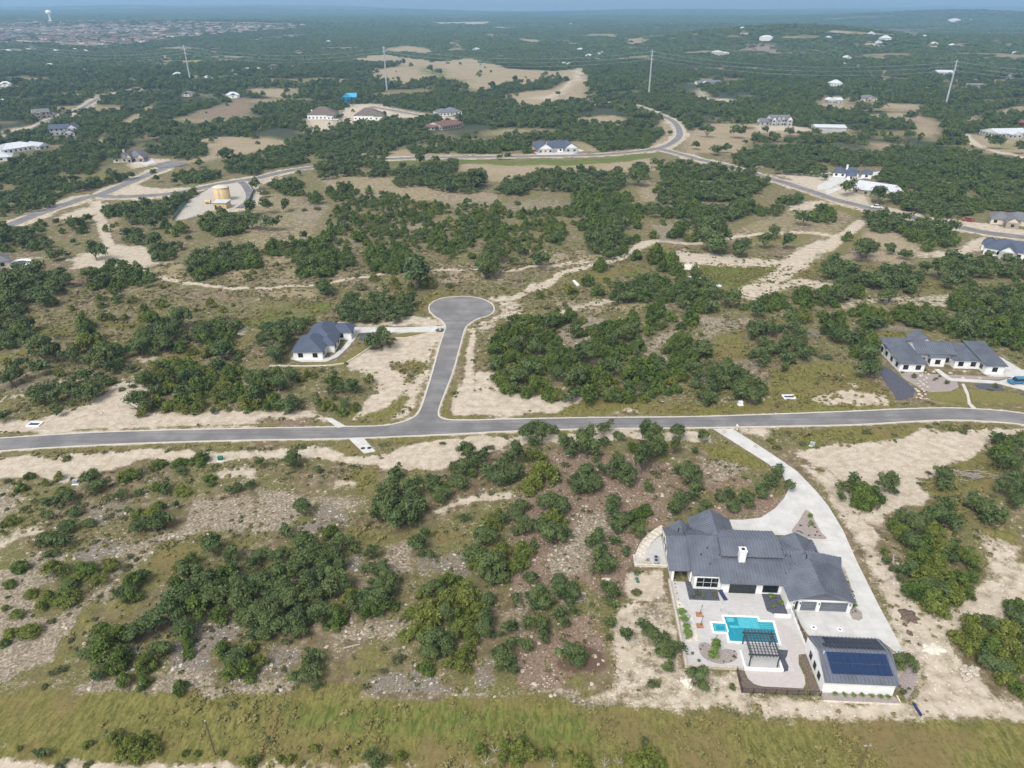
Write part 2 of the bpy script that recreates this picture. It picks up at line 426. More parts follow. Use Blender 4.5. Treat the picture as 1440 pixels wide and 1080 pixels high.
# ------------------------------------------------------------------ what covers the ground, as outlines surveyed from the photo
# channel: polygons given as (origin x, origin y, zoom) "x,y x,y ..." ; weight
CH = ['sand', 'rock', 'olive', 'green', 'red', 'gray', 'tan', 'wood']
MASK = [
# --- bottom meadow and its dirt track
('olive', 1.0, 0, 0, 1, "-500,985 -80,972 0,975 100,968 250,972 360,975 500,976 620,985 720,978 840,992 950,1000 1080,1012 1290,1008 1500,1014 1900,1030 1900,1140 -500,1140"),
('green', .55, 0, 0, 1, "380,985 620,990 830,998 850,1050 700,1055 500,1035 400,1020"),
('sand', 1.0, 0, 0, 1, "-120,1076 330,1073 560,1085 600,1150 -150,1150"),
('rock', .5, 0, 0, 1, "560,1072 680,1068 760,1070 760,1080 570,1082"),
('gray', .35, 0, 0, 1, "0,1056 150,1050 330,1052 560,1058 760,1062 760,1072 330,1066 0,1070"),
# --- slope left, above the meadow
('rock', 1.2, 0, 830, 4, "350,130 470,20 600,0 520,60 400,200 330,300 290,390 150,460 50,500 -60,520 -60,380 0,340 200,270 290,200"),
('rock', .9, 0, 830, 4, "-60,-20 200,0 200,80 160,140 260,150 330,160 250,230 60,310 -60,340"),
('rock', .8, 0, 590, 4, "200,740 400,760 330,900 180,960 100,980 -60,1000 -60,870 150,800"),
('rock', .9, 0, 590, 4, "470,1000 600,900 700,800 800,740 880,700 840,760 700,860 620,960 580,1000"),
('rock', .8, 0, 590, 4, "1100,450 1440,430 1440,630 1150,630 1000,690 860,720 700,780 640,750 780,690 960,640 1040,560"),
('rock', .75, 360, 590, 4, "-10,380 200,400 330,440 560,440 620,470 520,520 330,480 200,600 -10,640"),
('rock', .7, 0, 590, 4, "-60,330 80,380 150,440 60,560 30,660 -60,720"),
('gray', .65, 0, 590, 4, "380,760 560,650 740,680 720,740 640,760 560,800 480,790"),
('gray', .7, 0, 590, 4, "480,480 700,460 720,560 620,600 500,560"),
('gray', .6, 0, 590, 4, "800,330 970,290 980,330 860,380 760,380"),
('gray', .75, 360, 590, 4, "190,620 330,560 340,480 450,440 530,560 480,600 300,650"),
('gray', .65, 360, 590, 4, "500,780 600,760 620,860 520,880"), ('rock', .8, 360, 590, 4, "770,690 880,690 880,860 780,880 740,780"),
('gray', .6, 360, 590, 4, "880,760 1040,760 1200,750 1210,900 1060,880 900,870"),
('sand', .9, 360, 590, 4, "420,350 540,340 570,375 460,385"),
('sand', .8, 360, 590, 4, "970,520 1100,470 1240,420 1440,390 1440,430 1240,470 1090,520 1000,550"),
('olive', .7, 360, 590, 4, "540,270 740,290 700,440 560,430 480,330"), ('olive', .55, 360, 590, 4, "500,600 900,600 1180,640 1200,720 900,700 600,740 510,680"),
('olive', .55, 0, 590, 4, "900,720 1440,640 1440,720 1100,760 960,900 780,1000 660,1000 760,860"),
('olive', .55, 0, 830, 4, "520,60 680,40 900,60 700,200 520,220 400,340 330,470 300,560 180,560 250,440 330,320"),
('gray', .8, 0, 830, 4, "1090,200 1340,180 1370,280 1180,330 1160,440 960,470 940,320"),
('rock', 1.1, 0, 830, 4, "420,540 540,500 780,530 760,560 450,575"), ('rock', 1.2, 0, 830, 4, "860,560 900,490 1040,450 1160,450 1200,540 1440,540 1440,580 1160,585 900,570"),
('gray', .8, 0, 830, 4, "1160,450 1260,480 1300,520 1440,520 1440,420 1240,420"),
('rock', .9, 360, 830, 4, "-10,500 180,500 200,550 150,585 -10,585"), ('gray', .8, 360, 830, 4, "80,330 320,310 220,440 150,500 0,500"),
('rock', .7, 360, 830, 4, "420,230 640,160 820,170 840,240 700,280 420,300"), ('olive', .55, 360, 830, 4, "560,310 740,290 780,400 700,480 560,520 400,480 440,420"),
('gray', .75, 360, 830, 4, "600,530 760,440 900,450 1090,530 1180,570 1040,590 740,570"),
('rock', .8, 360, 830, 4, "720,565 1000,575 1180,590 1340,570 1340,620 1100,610 800,590"),
('gray', .6, 360, 830, 4, "1210,380 1340,380 1360,540 1240,560"),
('olive', .9, 360, 830, 4, "430,520 600,520 620,590 400,590 200,590 210,550"),
# --- reddish lot behind the house
('red', .8, 720, 590, 4, "60,420 200,170 560,180 880,230 1050,430 900,560 850,640 760,760 640,840 700,1000 480,1000 380,900 0,1000 0,420"),
('red', .7, 720, 590, 4, "1030,220 1300,340 1420,390 1100,410 1040,340"),
('red', 1.2, 720, 590, 4, "1030,540 1180,480 1440,450 1440,545 1260,550"), ('red', 1.2, 1080, 590, 4, "-20,420 100,420 80,480 0,555 -20,555"),
('rock', .75, 720, 590, 4, "380,520 520,520 560,640 460,740 380,880 240,900 180,780 330,640"),
('rock', .9, 720, 590, 4, "1060,310 1200,290 1280,320 1150,345"), ('rock', .7, 720, 590, 4, "1050,180 1240,230 1360,300 1200,300 1060,260"),
('olive', 1.0, 720, 590, 4, "1040,130 1200,130 1440,265 1440,290 1280,290 1150,200"),
('olive', .9, 720, 590, 4, "840,120 900,120 900,150 840,150"),
('rock', .7, 720, 830, 4, "-10,-10 380,-10 420,60 300,80 100,60 60,220 -10,300"),
('red', .9, 720, 830, 4, "-10,240 200,260 420,130 520,250 560,380 520,460 390,450 240,560 60,560 -10,420"),
('soil', 1, 720, 830, 4, "250,400 330,310 420,300 540,360 540,450 400,460 300,440"),
('olive', .6, 720, 830, 4, "260,500 380,480 520,580 500,610 400,590 300,540"),
('sand', .62, 720, 830, 4, "600,60 900,60 960,330 960,440 1300,455 1300,590 1440,600 1440,690 950,670 480,640 400,600 560,530 600,440 540,300"),
('sand', 1.1, 720, 590, 4, "640,850 840,840 870,1000 640,1000 620,920"), ('sand', .9, 720, 830, 4, "700,300 740,320 690,460 600,460 570,400"),
('rock', .9, 720, 830, 4, "740,90 820,70 900,120 860,150 760,130"), ('rock', .9, 720, 830, 4, "100,560 300,560 480,620 600,640 450,645 250,595 110,590"),
('olive', .6, 720, 830, 4, "720,480 860,470 920,560 840,600 740,580"),
# --- caliche lot right of the driveway
('sand', 1.2, 1080, 590, 4, "120,170 330,150 800,90 870,60 1560,40 1560,90 1230,90 1180,170 1000,240 830,340 880,430 780,480 660,520 640,620 560,560 420,330 300,260"),
('sand', .75, 1080, 590, 4, "60,170 330,280 420,340 560,560 640,640 620,720 720,860 790,1000 640,1000 560,830 440,600 350,450 250,300"),
('red', .55, 1080, 590, 4, "360,500 560,520 600,700 720,980 700,1000 600,900 480,660"),
('red', .5, 1080, 590, 4, "-20,100 60,170 260,330 330,440 300,420 200,300 60,200 -20,140"),
('olive', .95, 1080, 590, 4, "120,60 400,40 860,28 860,80 560,120 320,130 270,170 170,140"), ('green', .7, 1080, 590, 4, "140,90 300,100 300,170 180,160"),
('olive', .7, 1080, 590, 4, "830,330 1000,240 1180,180 1260,260 1200,400 1100,430 900,420"), ('gray', .7, 1080, 590, 4, "1050,280 1270,300 1260,340 1060,350"),
('olive', .9, 1080, 590, 4, "780,480 960,440 1080,460 1100,560 1280,640 1440,620 1440,720 1300,700 1140,600 900,500"),
('sand', .6, 1080, 590, 4, "1180,640 1440,700 1440,1000 1180,1000 1280,880 1250,760 1150,620"),
('sand', .78, 1080, 830, 4, "620,0 720,0 860,130 1000,160 1190,0 1560,-30 1560,30 1330,130 1150,140 1030,240 1050,330 1180,470 1280,590 1560,640 1560,720 750,715 300,740 -20,700 -20,590 310,620 760,640 830,540 830,380 760,340"),
('sand', .7, 1080, 830, 4, "1000,160 1190,0 1440,-20 1440,20 1330,130 1150,140 1040,230"),
('gray', .5, 1080, 830, 4, "900,320 1100,400 1180,460 1180,520 1080,480 960,430 880,350"),
('olive', .5, 1080, 830, 4, "960,690 1060,650 1200,660 1300,690 1200,715 1000,715"),
# --- verges of the main road
('sand', 1.2, 0, 590, 4, "-60,220 430,195 850,180 1180,190 1440,170 1440,200 1200,240 830,230 660,270 430,330 280,320 -60,330"),
('sand', .8, 0, 590, 4, "1220,280 1440,260 1440,330 1340,320 1230,330"),
('sand', 1.1, 360, 590, 4, "-10,165 420,165 500,210 700,215 820,160 1080,110 1430,90 1440,110 1320,180 1200,190 1050,290 720,270 500,240 -10,200"),
('olive', .9, 360, 590, 4, "420,150 520,130 590,190 690,215 760,190 800,150 700,110 1040,95 1040,115 860,130 760,180 690,216 500,210"),
('sand', 1.2, 720, 590, 4, "-10,70 300,75 640,60 1110,60 1130,110 600,105 560,120 230,130 -10,150"),
('sand', 1.0, 720, 590, 4, "1250,50 1440,50 1440,120 1360,100 1270,80"),
('sand', 1.1, 0, 350, 4, "-40,990 300,930 480,880 560,820 680,760 800,790 780,930 1000,930 1440,900 1460,1000 1300,1010 -40,1040"),
('sand', 1.0, 360, 350, 4, "-10,900 280,920 380,950 430,980 300,960 -10,950"), ('red', .7, 360, 350, 4, "60,960 230,930 360,985 300,1000 100,1000"),
('sand', 1.1, 360, 350, 4, "520,640 640,570 760,550 800,470 1080,460 980,640 880,640 760,650 700,700 860,700 840,800 700,920 560,960 640,860 720,800 700,700 540,680"),
('sand', .9, 360, 350, 4, "560,660 700,620 880,760 960,640 1000,600 930,820 880,940 760,980 860,840 800,800 700,760"),
('olive', .9, 360, 350, 4, "760,630 980,620 950,720 840,660 870,760 820,800 900,880 820,960 440,960 620,880 720,900 820,820 830,700"),
('sand', .8, 360, 350, 4, "380,410 700,420 860,380 980,390 1080,420 1080,440 540,440"),
('sand', 1.1, 360, 350, 4, "1190,460 1240,450 1220,640 1230,790 1300,880 1440,860 1440,920 1100,950 1090,900 1160,720"),
('sand', 1.1, 680, 350, 4, "-40,700 60,690 80,790 320,830 560,840 400,930 -30,940 -90,880"),
('sand', .8, 680, 350, 4, "700,920 820,900 900,930 720,935"), ('olive', .9, 680, 350, 4, "400,900 560,845 1440,860 1440,930 380,940"),
('olive', .7, 360, 350, 4, "1230,750 1310,720 1320,800 1230,810"), ('olive', .7, 360, 350, 4, "1280,850 1400,820 1440,860 1330,890"),
('olive', 1.0, 980, 350, 4, "-10,880 480,830 1140,900 1100,905 -10,935"), ('olive', .9, 980, 350, 4, "400,700 640,620 880,640 900,700 1020,740 1120,860 1140,890 900,880 500,830 360,830 420,780"),
('sand', 1.1, 980, 350, 4, "620,820 860,800 1060,810 1080,860 900,880 700,860"), ('sand', .8, 980, 350, 4, "100,850 420,840 340,870 200,860"),
('sand', .9, 980, 350, 4, "860,750 920,740 910,780 870,780"),
('olive', .7, 980, 350, 4, "100,470 290,460 280,560 440,600 200,640 60,560"),
('rock', .8, 980, 350, 4, "20,370 320,390 330,430 100,470 0,440"), ('gray', .6, 980, 350, 4, "80,630 280,590 360,680 140,720"),
('gray', .8, 980, 350, 4, "590,440 690,440 680,490 600,480"), ('gray', .6, 980, 350, 4, "860,400 1230,420 1230,450 980,460"),
# --- land north of the main road
('sand', .65, 680, 350, 4, "40,250 120,270 240,310 250,340 180,400 60,390 40,450 -20,470 -60,440 60,350"),
('rock', .8, 680, 350, 4, "420,440 600,380 700,390 620,500 560,560 480,540"), ('rock', .8, 680, 350, 4, "850,600 940,500 1060,430 1160,420 1000,540 1060,640 1040,690 850,680 880,640"),
('rock', .6, 680, 350, 4, "1160,440 1440,370 1440,430 1200,520"), ('gray', .7, 680, 350, 4, "1200,700 1440,580 1440,690 1300,700 1190,760"),
('green', .6, 360, 350, 4, "-10,350 140,320 430,290 440,345 330,400 120,400 -10,430"), ('green', .7, 0, 350, 4, "1350,400 1460,370 1460,440 1360,440"),
('olive', .7, 0, 350, 4, "180,450 420,430 420,480 220,500 160,490"), ('olive', .9, 0, 350, 4, "520,410 800,420 820,460 560,460"), ('green', .5, 0, 350, 4, "180,440 380,430 360,490 200,490"),
('olive', .8, 0, 350, 4, "0,590 180,540 420,560 300,560 160,580 30,620"), ('olive', .6, 0, 350, 4, "760,620 1060,560 1340,500 1440,470 1440,520 1240,560 1100,640 760,670"),
('olive', .5, 0, 350, 4, "-20,860 260,740 420,700 240,790 60,880 -20,910"), ('gray', .5, 0, 350, 4, "0,760 300,700 560,680 300,760 0,830"),
('sand', .7, 0, 350, 4, "720,620 940,610 860,640 740,650"), ('sand', .8, 0, 350, 4, "1320,450 1420,430 1400,470 1330,475"),
('sand', .8, 0, 350, 4, "560,810 660,780 640,800 580,830"), ('rock', .5, 0, 350, 4, "680,730 820,700 780,790 700,760"),
('sand', .95, 0, 350, 4, "360,50 640,70 700,0 820,-10 920,70 800,110 720,90 600,100 420,100"), ('sand', .9, 0, 200, 4, "450,340 540,330 560,380 600,580 700,580 800,600 860,650 820,720 380,720 430,640 560,600 520,520 520,440"),
('sand', .8, 0, 200, 4, "270,440 420,380 560,345 620,340 540,420 500,410 400,440"), ('tan', .7, 0, 200, 4, "560,420 690,420 690,500 570,500"),
('sand', .6, 0, 350, 4, "90,40 240,40 250,70 180,70 100,50"),
('tan', .7, 0, 350, 4, "940,60 1060,80 1040,160 1200,190 1440,190 1440,90 1240,120 1320,190 900,180 840,130"), ('red', .35, 0, 350, 4, "240,260 1440,200 1440,330 900,340 200,420"),
('tan', .4, 0, 350, 4, "160,170 480,180 900,230 760,250 240,270"),
('tan', .5, 360, 350, 4, "-10,30 180,40 240,140 600,140 600,180 300,210 -10,210"), ('red', .4, 360, 350, 4, "380,60 640,60 700,140 480,160"),
('tan', .6, 360, 350, 4, "-10,230 330,220 420,290 60,290 -10,300"), ('tan', .6, 360, 350, 4, "980,80 1440,90 1440,190 1020,210 980,140"), ('red', .4, 680, 350, 4, "60,110 420,110 400,200 100,180"),
('olive', .8, 360, 350, 4, "960,250 1120,240 1340,250 1380,300 1340,260 1140,255 980,300 940,360 900,340"), ('olive', .6, 360, 350, 4, "1350,300 1440,330 1440,380 1340,400 1200,420 1200,450 1330,400"),
('tan', .6, 680, 350, 4, "280,60 700,30 560,100 300,110"), ('olive', .6, 680, 350, 4, "460,140 820,90 900,120 700,180 440,240 240,280"), ('tan', .6, 680, 350, 4, "240,290 800,270 960,290 860,360 560,360 480,340"),
('sand', .9, 680, 350, 4, "370,75 480,70 600,70 600,85 480,88"), ('red', .6, 680, 350, 4, "920,90 1030,120 1020,150 940,140"), ('green', .7, 680, 350, 4, "760,140 880,120 860,170 780,170"),
('sand', .9, 680, 350, 4, "1020,10 1200,20 1440,30 1440,100 1260,90 1120,75 1040,60"),
('green', 1.3, 980, 350, 4, "-10,80 200,82 520,105 470,175 340,208 150,195 -10,165"), ('olive', .7, 980, 350, 4, "480,170 680,70 720,100 600,190 300,240 150,200"),
('sand', .78, 980, 350, 4, "20,30 200,25 450,70 560,0 660,0 680,40 600,110 520,140 460,110 200,90 40,70"), ('sand', .7, 980, 350, 4, "200,240 420,200 600,170 800,180 740,200 500,240 300,290"),
('sand', .5, 980, 350, 4, "690,310 900,270 1440,240 1440,320 1000,310 800,350"), ('sand', .6, 980, 350, 4, "1220,10 1340,0 1290,40 1240,50"),
('olive', .6, 980, 350, 4, "1240,160 1440,150 1440,240 1260,240"), ('green', 1.0, 980, 350, 4, "1300,70 1480,55 1500,100 1400,110 1300,90"), ('olive', .9, 1220, 450, 6.545, "80,100 160,85 560,90 460,170 150,170 80,200"),
('tan', .8, 980, 350, 4, "760,40 900,0 1100,0 1240,40 1180,90 1000,70"), ('olive', .6, 1300, 380, 1, "0,40 60,30 140,40 160,75 60,70"),
# --- scrubland between the culdesac and the far road
('rock', .55, 340, 200, 4, "420,330 520,360 440,440 440,500 260,440 280,400"), ('rock', .6, 340, 200, 4, "840,380 900,440 1100,450 1100,490 860,500"),
('rock', .5, 340, 200, 4, "560,530 720,560 740,620 480,640"), ('rock', .5, 340, 200, 4, "1000,320 1440,300 1440,400 1200,380"),
('tan', .6, 340, 200, 4, "400,200 800,190 1000,240 1440,290 1440,340 900,330 560,300"), ('tan', .5, 340, 200, 4, "60,300 300,280 440,380 420,560 100,600 0,560"),
('rock', .5, 660, 200, 4, "0,340 300,330 520,320 560,360 300,390 0,380"), ('rock', .6, 660, 200, 4, "480,470 570,460 580,520 500,530"), ('rock', .6, 660, 200, 4, "960,460 1160,450 1200,560 1040,560 1010,500"),
('tan', .6, 660, 200, 4, "920,230 1040,230 1060,330 940,350"), ('tan', .6, 660, 200, 4, "340,610 700,600 900,600 880,650 780,680 480,680 300,670"),
('olive', .8, 660, 200, 4, "980,590 1100,575 1180,590 1140,620 1000,610"), ('sand', .78, 660, 200, 4, "1120,610 1200,590 1300,640 1440,640 1440,690 1280,680 1130,650"),
('tan', 1.1, 660, 200, 4, "0,110 300,115 800,105 1050,95 1060,160 900,170 500,150 200,210 0,230"), ('green', .75, 660, 200, 4, "-100,95 300,105 700,95 960,65 1060,80 900,110 500,140 200,130 -100,110"),
('green', .7, 340, 200, 4, "800,110 1100,105 1440,100 1440,120 1000,140 820,140"), ('tan', .9, 340, 200, 4, "1020,140 1440,110 1440,170 1370,190 1200,160"),
('tan', .5, 980, 200, 4, "140,520 480,380 820,340 940,380 820,450 780,520 560,600 180,560"), ('olive', .8, 980, 200, 4, "540,270 720,320 940,380 900,420 780,380 640,360 560,300"),
('sand', .8, 980, 200, 4, "480,360 600,340 740,330 720,390 500,390"), ('olive', .6, 980, 200, 4, "770,520 940,480 960,560 700,640 740,580"), ('tan', .8, 980, 200, 4, "940,470 1100,490 1220,560 1300,610 1200,640 960,620 900,560"),
('olive', .7, 980, 200, 4, "320,520 720,520 560,590 300,560"), ('sand', .9, 980, 200, 4, "1290,610 1440,600 1440,640 1330,640"), ('sand', .8, 980, 200, 4, "1200,630 1310,610 1300,640"),
('red', .8, 980, 200, 4, "480,195 580,205 650,235 580,235"), ('red', .9, 980, 200, 4, "650,250 720,215 820,225 800,255 720,270"), ('sand', 1.0, 980, 200, 4, "440,180 540,180 640,160 760,190 900,230 960,310 1000,360 800,320 640,270 560,240 480,200"),
('sand', 1.0, 1150, 210, 4.966, "420,395 640,430 1000,490 1440,560 1440,600 1000,540 700,470 440,425"), ('red', .5, 1150, 210, 4.966, "1000,500 1250,515 1440,560 1440,580 1050,540"), ('red', .7, 1150, 210, 4.966, "960,140 1050,140 1060,190 1180,220 1060,215 1000,220"),
('sand', .9, 1150, 210, 4.966, "1060,640 1180,600 1200,700 1080,720 980,740 900,720"), ('tan', .7, 1150, 210, 4.966, "610,240 720,210 700,260 620,270"),
('sand', .8, 230, 235, 6.545, "450,150 700,170 730,270 600,330 700,400 420,400 340,440 90,500 200,330 380,290 440,230"), ('sand', .6, 230, 235, 6.545, "820,230 900,240 860,360 800,350"), ('sand', .7, 230, 235, 6.545, "800,140 1080,90 1060,130 880,180"),
('sand', 1.0, 0, 200, 4, "590,290 700,260 760,230 820,250 960,260 1100,250 1000,275 700,300 600,305"), ('sand', .7, 0, 200, 4, "740,190 830,150 800,180 740,200"), ('sand', .8, 0, 200, 4, "640,315 1000,290 1010,310 760,330"),
('olive', .6, 0, 200, 4, "360,170 520,160 700,170 740,190 600,230 450,250"), ('tan', .8, 0, 200, 4, "0,310 80,300 110,330 0,345"),
# --- beyond the far road
('tan', 1, 0, 0, 3, "830,585 1000,575 1240,600 1000,660 740,690 700,680 880,640"), ('red', .6, 0, 0, 3, "780,480 940,440 960,410 1040,410 1100,450 1060,490 960,505 830,505"),
('tan', 1, 0, 0, 3, "500,550 520,510 660,430 685,440 600,500 560,550"), ('tan', .9, 0, 0, 3, "160,690 330,620 460,570 470,590 300,660 180,712"), ('tan', .9, 0, 0, 3, "1040,375 1260,372 1260,410 1150,415 1040,400"),
('red', .45, 0, 0, 3, "1140,505 1290,480 1330,505 1290,555 1200,540"), ('sand', .9, 0, 0, 3, "1290,500 1440,510 1440,560 1290,560"), ('sand', .7, 0, 0, 3, "210,398 340,395 340,412 215,415"),
('sand', 1, 0, 0, 3, "0,552 130,532 220,492 340,447 420,405 520,380 590,368 590,385 520,403 430,425 345,475 220,520 130,560 0,590"), ('sand', .7, 0, 0, 3, "0,365 140,358 140,372 60,380 0,385"),
('olive', .9, 0, 0, 3, "165,485 215,480 215,505 165,505"), ('sand', .9, 0, 0, 3, "540,690 640,665 720,675 680,690 560,712"), ('lime', 1, 0, 0, 3, "500,290 700,260 900,250 1100,245 900,272 620,300"),
('tan', .9, 0, 0, 3, "650,240 745,232 745,250 650,252"), ('tan', .9, 0, 0, 3, "680,205 770,190 790,208 690,213"), ('pink', .7, 0, 0, 3, "0,98 200,85 700,92 1290,108 1200,125 900,150 480,200 0,185"),
('tan', 1.1, 480, 0, 3, "0,240 200,230 430,260 560,240 700,290 920,300 1000,285 1045,320 1040,420 820,460 680,430 680,400 860,380 960,340 900,320 840,350 620,370 600,385 400,340 240,365 120,322 130,300 250,275 100,262"),
('green', .6, 480, 0, 3, "300,280 440,285 480,320 560,340 540,360 420,345 330,310"), ('tan', .9, 480, 0, 3, "1030,425 1190,428 1210,445 1030,445"), ('tan', .9, 480, 0, 3, "970,500 1140,485 1240,510 1150,530 990,520"),
('sand', .9, 480, 0, 3, "-10,470 60,440 160,440 290,470 440,490 500,500 480,530 340,500 160,500 100,520 -10,530"), ('green', .6, 480, 0, 3, "400,490 480,485 480,502 400,505"),
('tan', .8, 480, 0, 3, "180,205 290,190 400,210 420,235 300,225 200,222"), ('tan', .9, 480, 0, 3, "450,180 490,170 510,210 470,215"), ('tan', .8, 480, 0, 3, "600,140 650,145 680,170 640,172"), ('sand', .6, 480, 0, 3, "340,95 500,92 660,88 640,103 400,103"), ('sand', .6, 480, 0, 3, "640,112 710,112 700,124 650,122"),
('tan', .8, 480, 0, 3, "700,155 860,170 850,190 740,175"), ('tan', .8, 480, 0, 3, "1060,140 1160,145 1190,165 1300,160 1290,180 1200,200 1190,172"), ('tan', .7, 480, 0, 3, "940,178 1010,180 1000,190 950,192"), ('sand', .9, 480, 0, 3, "1000,290 1018,290 1015,330 990,352 940,390 850,425 820,420 920,380 985,340"),
('tan', 1.0, 480, 0, 3, "1320,490 1380,520 1400,580 1330,620 1150,640 1020,640 1000,600 1100,630 1320,590"), ('sand', .7, 480, 0, 3, "795,615 900,640 1000,650 1150,645 1150,655 830,658"), ('tan', .8, 480, 0, 3, "60,650 280,630 340,645 800,645 800,655 100,665"),
('tan', .8, 960, 0, 3, "740,480 920,470 1000,480 1100,520 1110,560 1060,590 960,560 920,520 780,500"), ('red', .5, 960, 0, 3, "840,480 1000,480 1090,520 1080,550 960,540"),
('tan', .9, 960, 0, 3, "1190,560 1300,570 1440,570 1480,600 1480,670 1260,640 1210,600"), ('green', .5, 960, 0, 3, "1230,590 1440,600 1440,640 1280,630"), ('tan', 1, 960, 0, 3, "450,445 560,450 600,405 710,410 700,460 560,465"), ('tan', 1, 960, 0, 3, "770,430 1000,440 1010,465 800,450"),
('tan', .95, 960, 0, 3, "100,520 330,520 560,550 700,540 690,570 580,568 300,585 220,650 60,640 20,660 0,700 0,560"), ('sand', .8, 960, 0, 3, "300,530 420,525 560,545 540,558 330,550"), ('pink', .8, 960, 0, 3, "130,220 240,190 400,190 570,215 440,225"), ('sand', .8, 960, 0, 3, "50,375 70,370 110,410 260,422 200,432 50,430"),
('tan', .9, 960, 0, 3, "1390,448 1460,448 1460,490 1240,492 1290,520 1350,540 1200,522 1200,495"), ('tan', .6, 960, 0, 3, "720,590 900,600 1050,640 1000,680 830,640"), ('tan', .8, 960, 0, 3, "1150,710 1260,760 1280,775 1200,770"), ('sand', .7, 960, 0, 3, "600,130 700,132 720,145 640,145"), ('sand', .6, 960, 0, 3, "910,133 1010,140 1000,150 920,145"), ('sand', .6, 960, 0, 3, "820,300 865,297 862,345 830,345"), ('sand', .6, 960, 0, 3, "740,180 860,185 860,200 740,195"), ('tan', .7, 960, 0, 3, "1130,180 1240,182 1200,200 1140,200"), ('pink', .5, 960, 0, 3, "780,320 960,330 960,350 800,345"),
]
TRACKS = [  # dirt tracks: width m, weight, pixels
 (1.6, .9, [(185, 375), (215, 385), (250, 395), (290, 401), (360, 405), (405, 404), (445, 401), (510, 391), (547, 385), (570, 381), (610, 381), (660, 380), (720, 379), (790, 374)]),
 (2.6, .95, [(690, 420), (735, 415), (765, 400), (790, 385), (830, 374), (862, 366), (886, 355), (902, 344), (924, 338), (980, 341)]),
 (4.2, 1.0, [(1212, 310), (1180, 330), (1155, 345), (1130, 358), (1115, 372), (1085, 390), (1055, 408), (1040, 412)]), (4, .9, [(1145, 348), (1128, 372), (1100, 390), (1060, 407)]),
 (2.2, .7, [(785, 440), (820, 431), (855, 423), (893, 420)]), (3, .8, [(1020, 334), (1060, 329), (1105, 329), (1165, 329)]),
 (3.5, .9, [(130, 305), (138, 325), (147, 345), (170, 360)]), (2, .6, [(0, 566), (35, 553), (80, 538), (120, 528)]),
 (3., .8, [(820, 95), (815, 107), (795, 122), (760, 138)]), (4, .9, [(1360, 188), (1365, 198), (1385, 208), (1440, 222)]), (5, .8, [(878, 40), (882, 55), (890, 62)]),
 (2.5, .6, [(-20, 770), (20, 755), (50, 745)]), 
 (2.5, .5, [(1180, 790), (1215, 850), (1260, 900), (1290, 960), (1300, 990)]), (3, .7, [(1440, 800), (1400, 850), (1340, 875), (1290, 900), (1250, 950)]),
]
# far roads: width, centre line in photo pixels
ROADS = [
 (6.2, [(-30, 330), (12, 317), (50, 302), (85, 290), (117, 279), (140, 274), (160, 266), (200, 249), (222, 240), (240, 233)]),
 (6.0, [(140, 275), (160, 277), (190, 276), (212, 275), (250, 271), (295, 262), (325, 256), (360, 251), (402, 241), (440, 235), (470, 229), (510, 226), (547, 223.5), (615, 221.5), (700, 220.5), (760, 219.5), (835, 218), (880, 215), (915, 211), (932, 207), (948, 199), (956, 188), (948, 172), (928, 162), (903, 152), (880, 145)]),
 (6.2, [(926, 209.5), (938, 212), (960, 218), (985, 225), (1020, 232.5), (1045, 240), (1075, 249), (1105, 257.5), (1140, 269), (1175, 281), (1215, 291), (1255, 301), (1300, 309), (1351, 320), (1392, 328), (1440, 334), (1500, 345)]),
 (6, [(-20, 192), (0, 190), (43, 182), (73, 168), (113, 153), (140, 138), (173, 130), (197, 125)]), (5.5, [(520, 150), (533, 152), (577, 160), (640, 172)]),
 (4.5, [(338, 256), (345, 262), (351, 274), (349, 284), (337, 293)]),
]
N_EDGE_L = [(-420, 650), (-80, 622), (0, 617), (120, 609.5), (240, 605.5), (360, 603), (470, 601), (535, 599.5)]
CORNER = [(558, 596), (577, 590), (589, 581), (597, 562), (609, 523), (618, 490), (625, 468), (627, 459), (622, 451), (611, 444), (604.5, 436), (606, 428), (618, 421), (636, 418), (658, 417.5), (678, 421), (691, 428), (694, 436), (688, 443), (672, 448), (660, 455), (653, 463), (647, 484), (637, 520), (625, 552), (616, 577), (618, 587), (632, 591)]
N_EDGE_R = [(665, 591.5), (720, 590), (840, 588), (960, 587), (1080, 583.5), (1200, 579), (1280, 575.5), (1340, 574.5), (1400, 577.5), (1440, 582), (1530, 594), (1800, 640)]
S_EDGE = [(-420, 674), (-80, 643), (0, 634), (120, 626.5), (240, 621.5), (360, 618.5), (480, 616.5), (620, 611), (720, 606), (840, 602.5), (960, 601.5), (1080, 599.5), (1200, 597), (1280, 592.5), (1340, 590.5), (1400, 593), (1440, 597), (1530, 608), (1790, 660)]
NL, CO, NR, SE = (gp(q) for q in (N_EDGE_L, CORNER, N_EDGE_R, S_EDGE))
NORTH = smooth(NL + CO + NR, 5); SOUTH = smooth(SE, 5)
ROADG = [(w, smooth([G(*q) for q in pts], 6)) for w, pts in ROADS]
MAINC = gp([(-80, 632), (0, 625.5), (240, 613.5), (480, 609), (720, 598), (960, 594), (1200, 588), (1340, 582.5), (1440, 589.5), (1530, 601)])
STREETC = gp([(600, 600), (611, 560), (624, 520), (634, 485), (642, 455), (650, 433)])
DRIVE = "1003,603.5 1030,603 1060,622 1095,645 1121,663 1147,690 1165,712 1185,745 1205,790 1235,850 1276,927 1262,919 1236,899 1137,894 1127,880 1113,857 1192,861 1206,851 1188,800 1160,785 1110,753 1085,752 1025,750 1024,731 1045,731 1070,728 1090,715 1103,700 1109,688 1101,669 1080,652 1045,630"
DRIVEG = gp(parse(DRIVE))
PADS = [(DRIVEG, 0)] + [(gp(parse(s)), 0) for s in ("491,617.5 511,616 528,635 512,638", "457,588 466,588 487,600 475,602", "967.5,390 977.5,388.5 1015,402.5 1012,404.7", "805,395.5 808,394.5 815,401.5 812,403")]           # nothing grows on these outlines

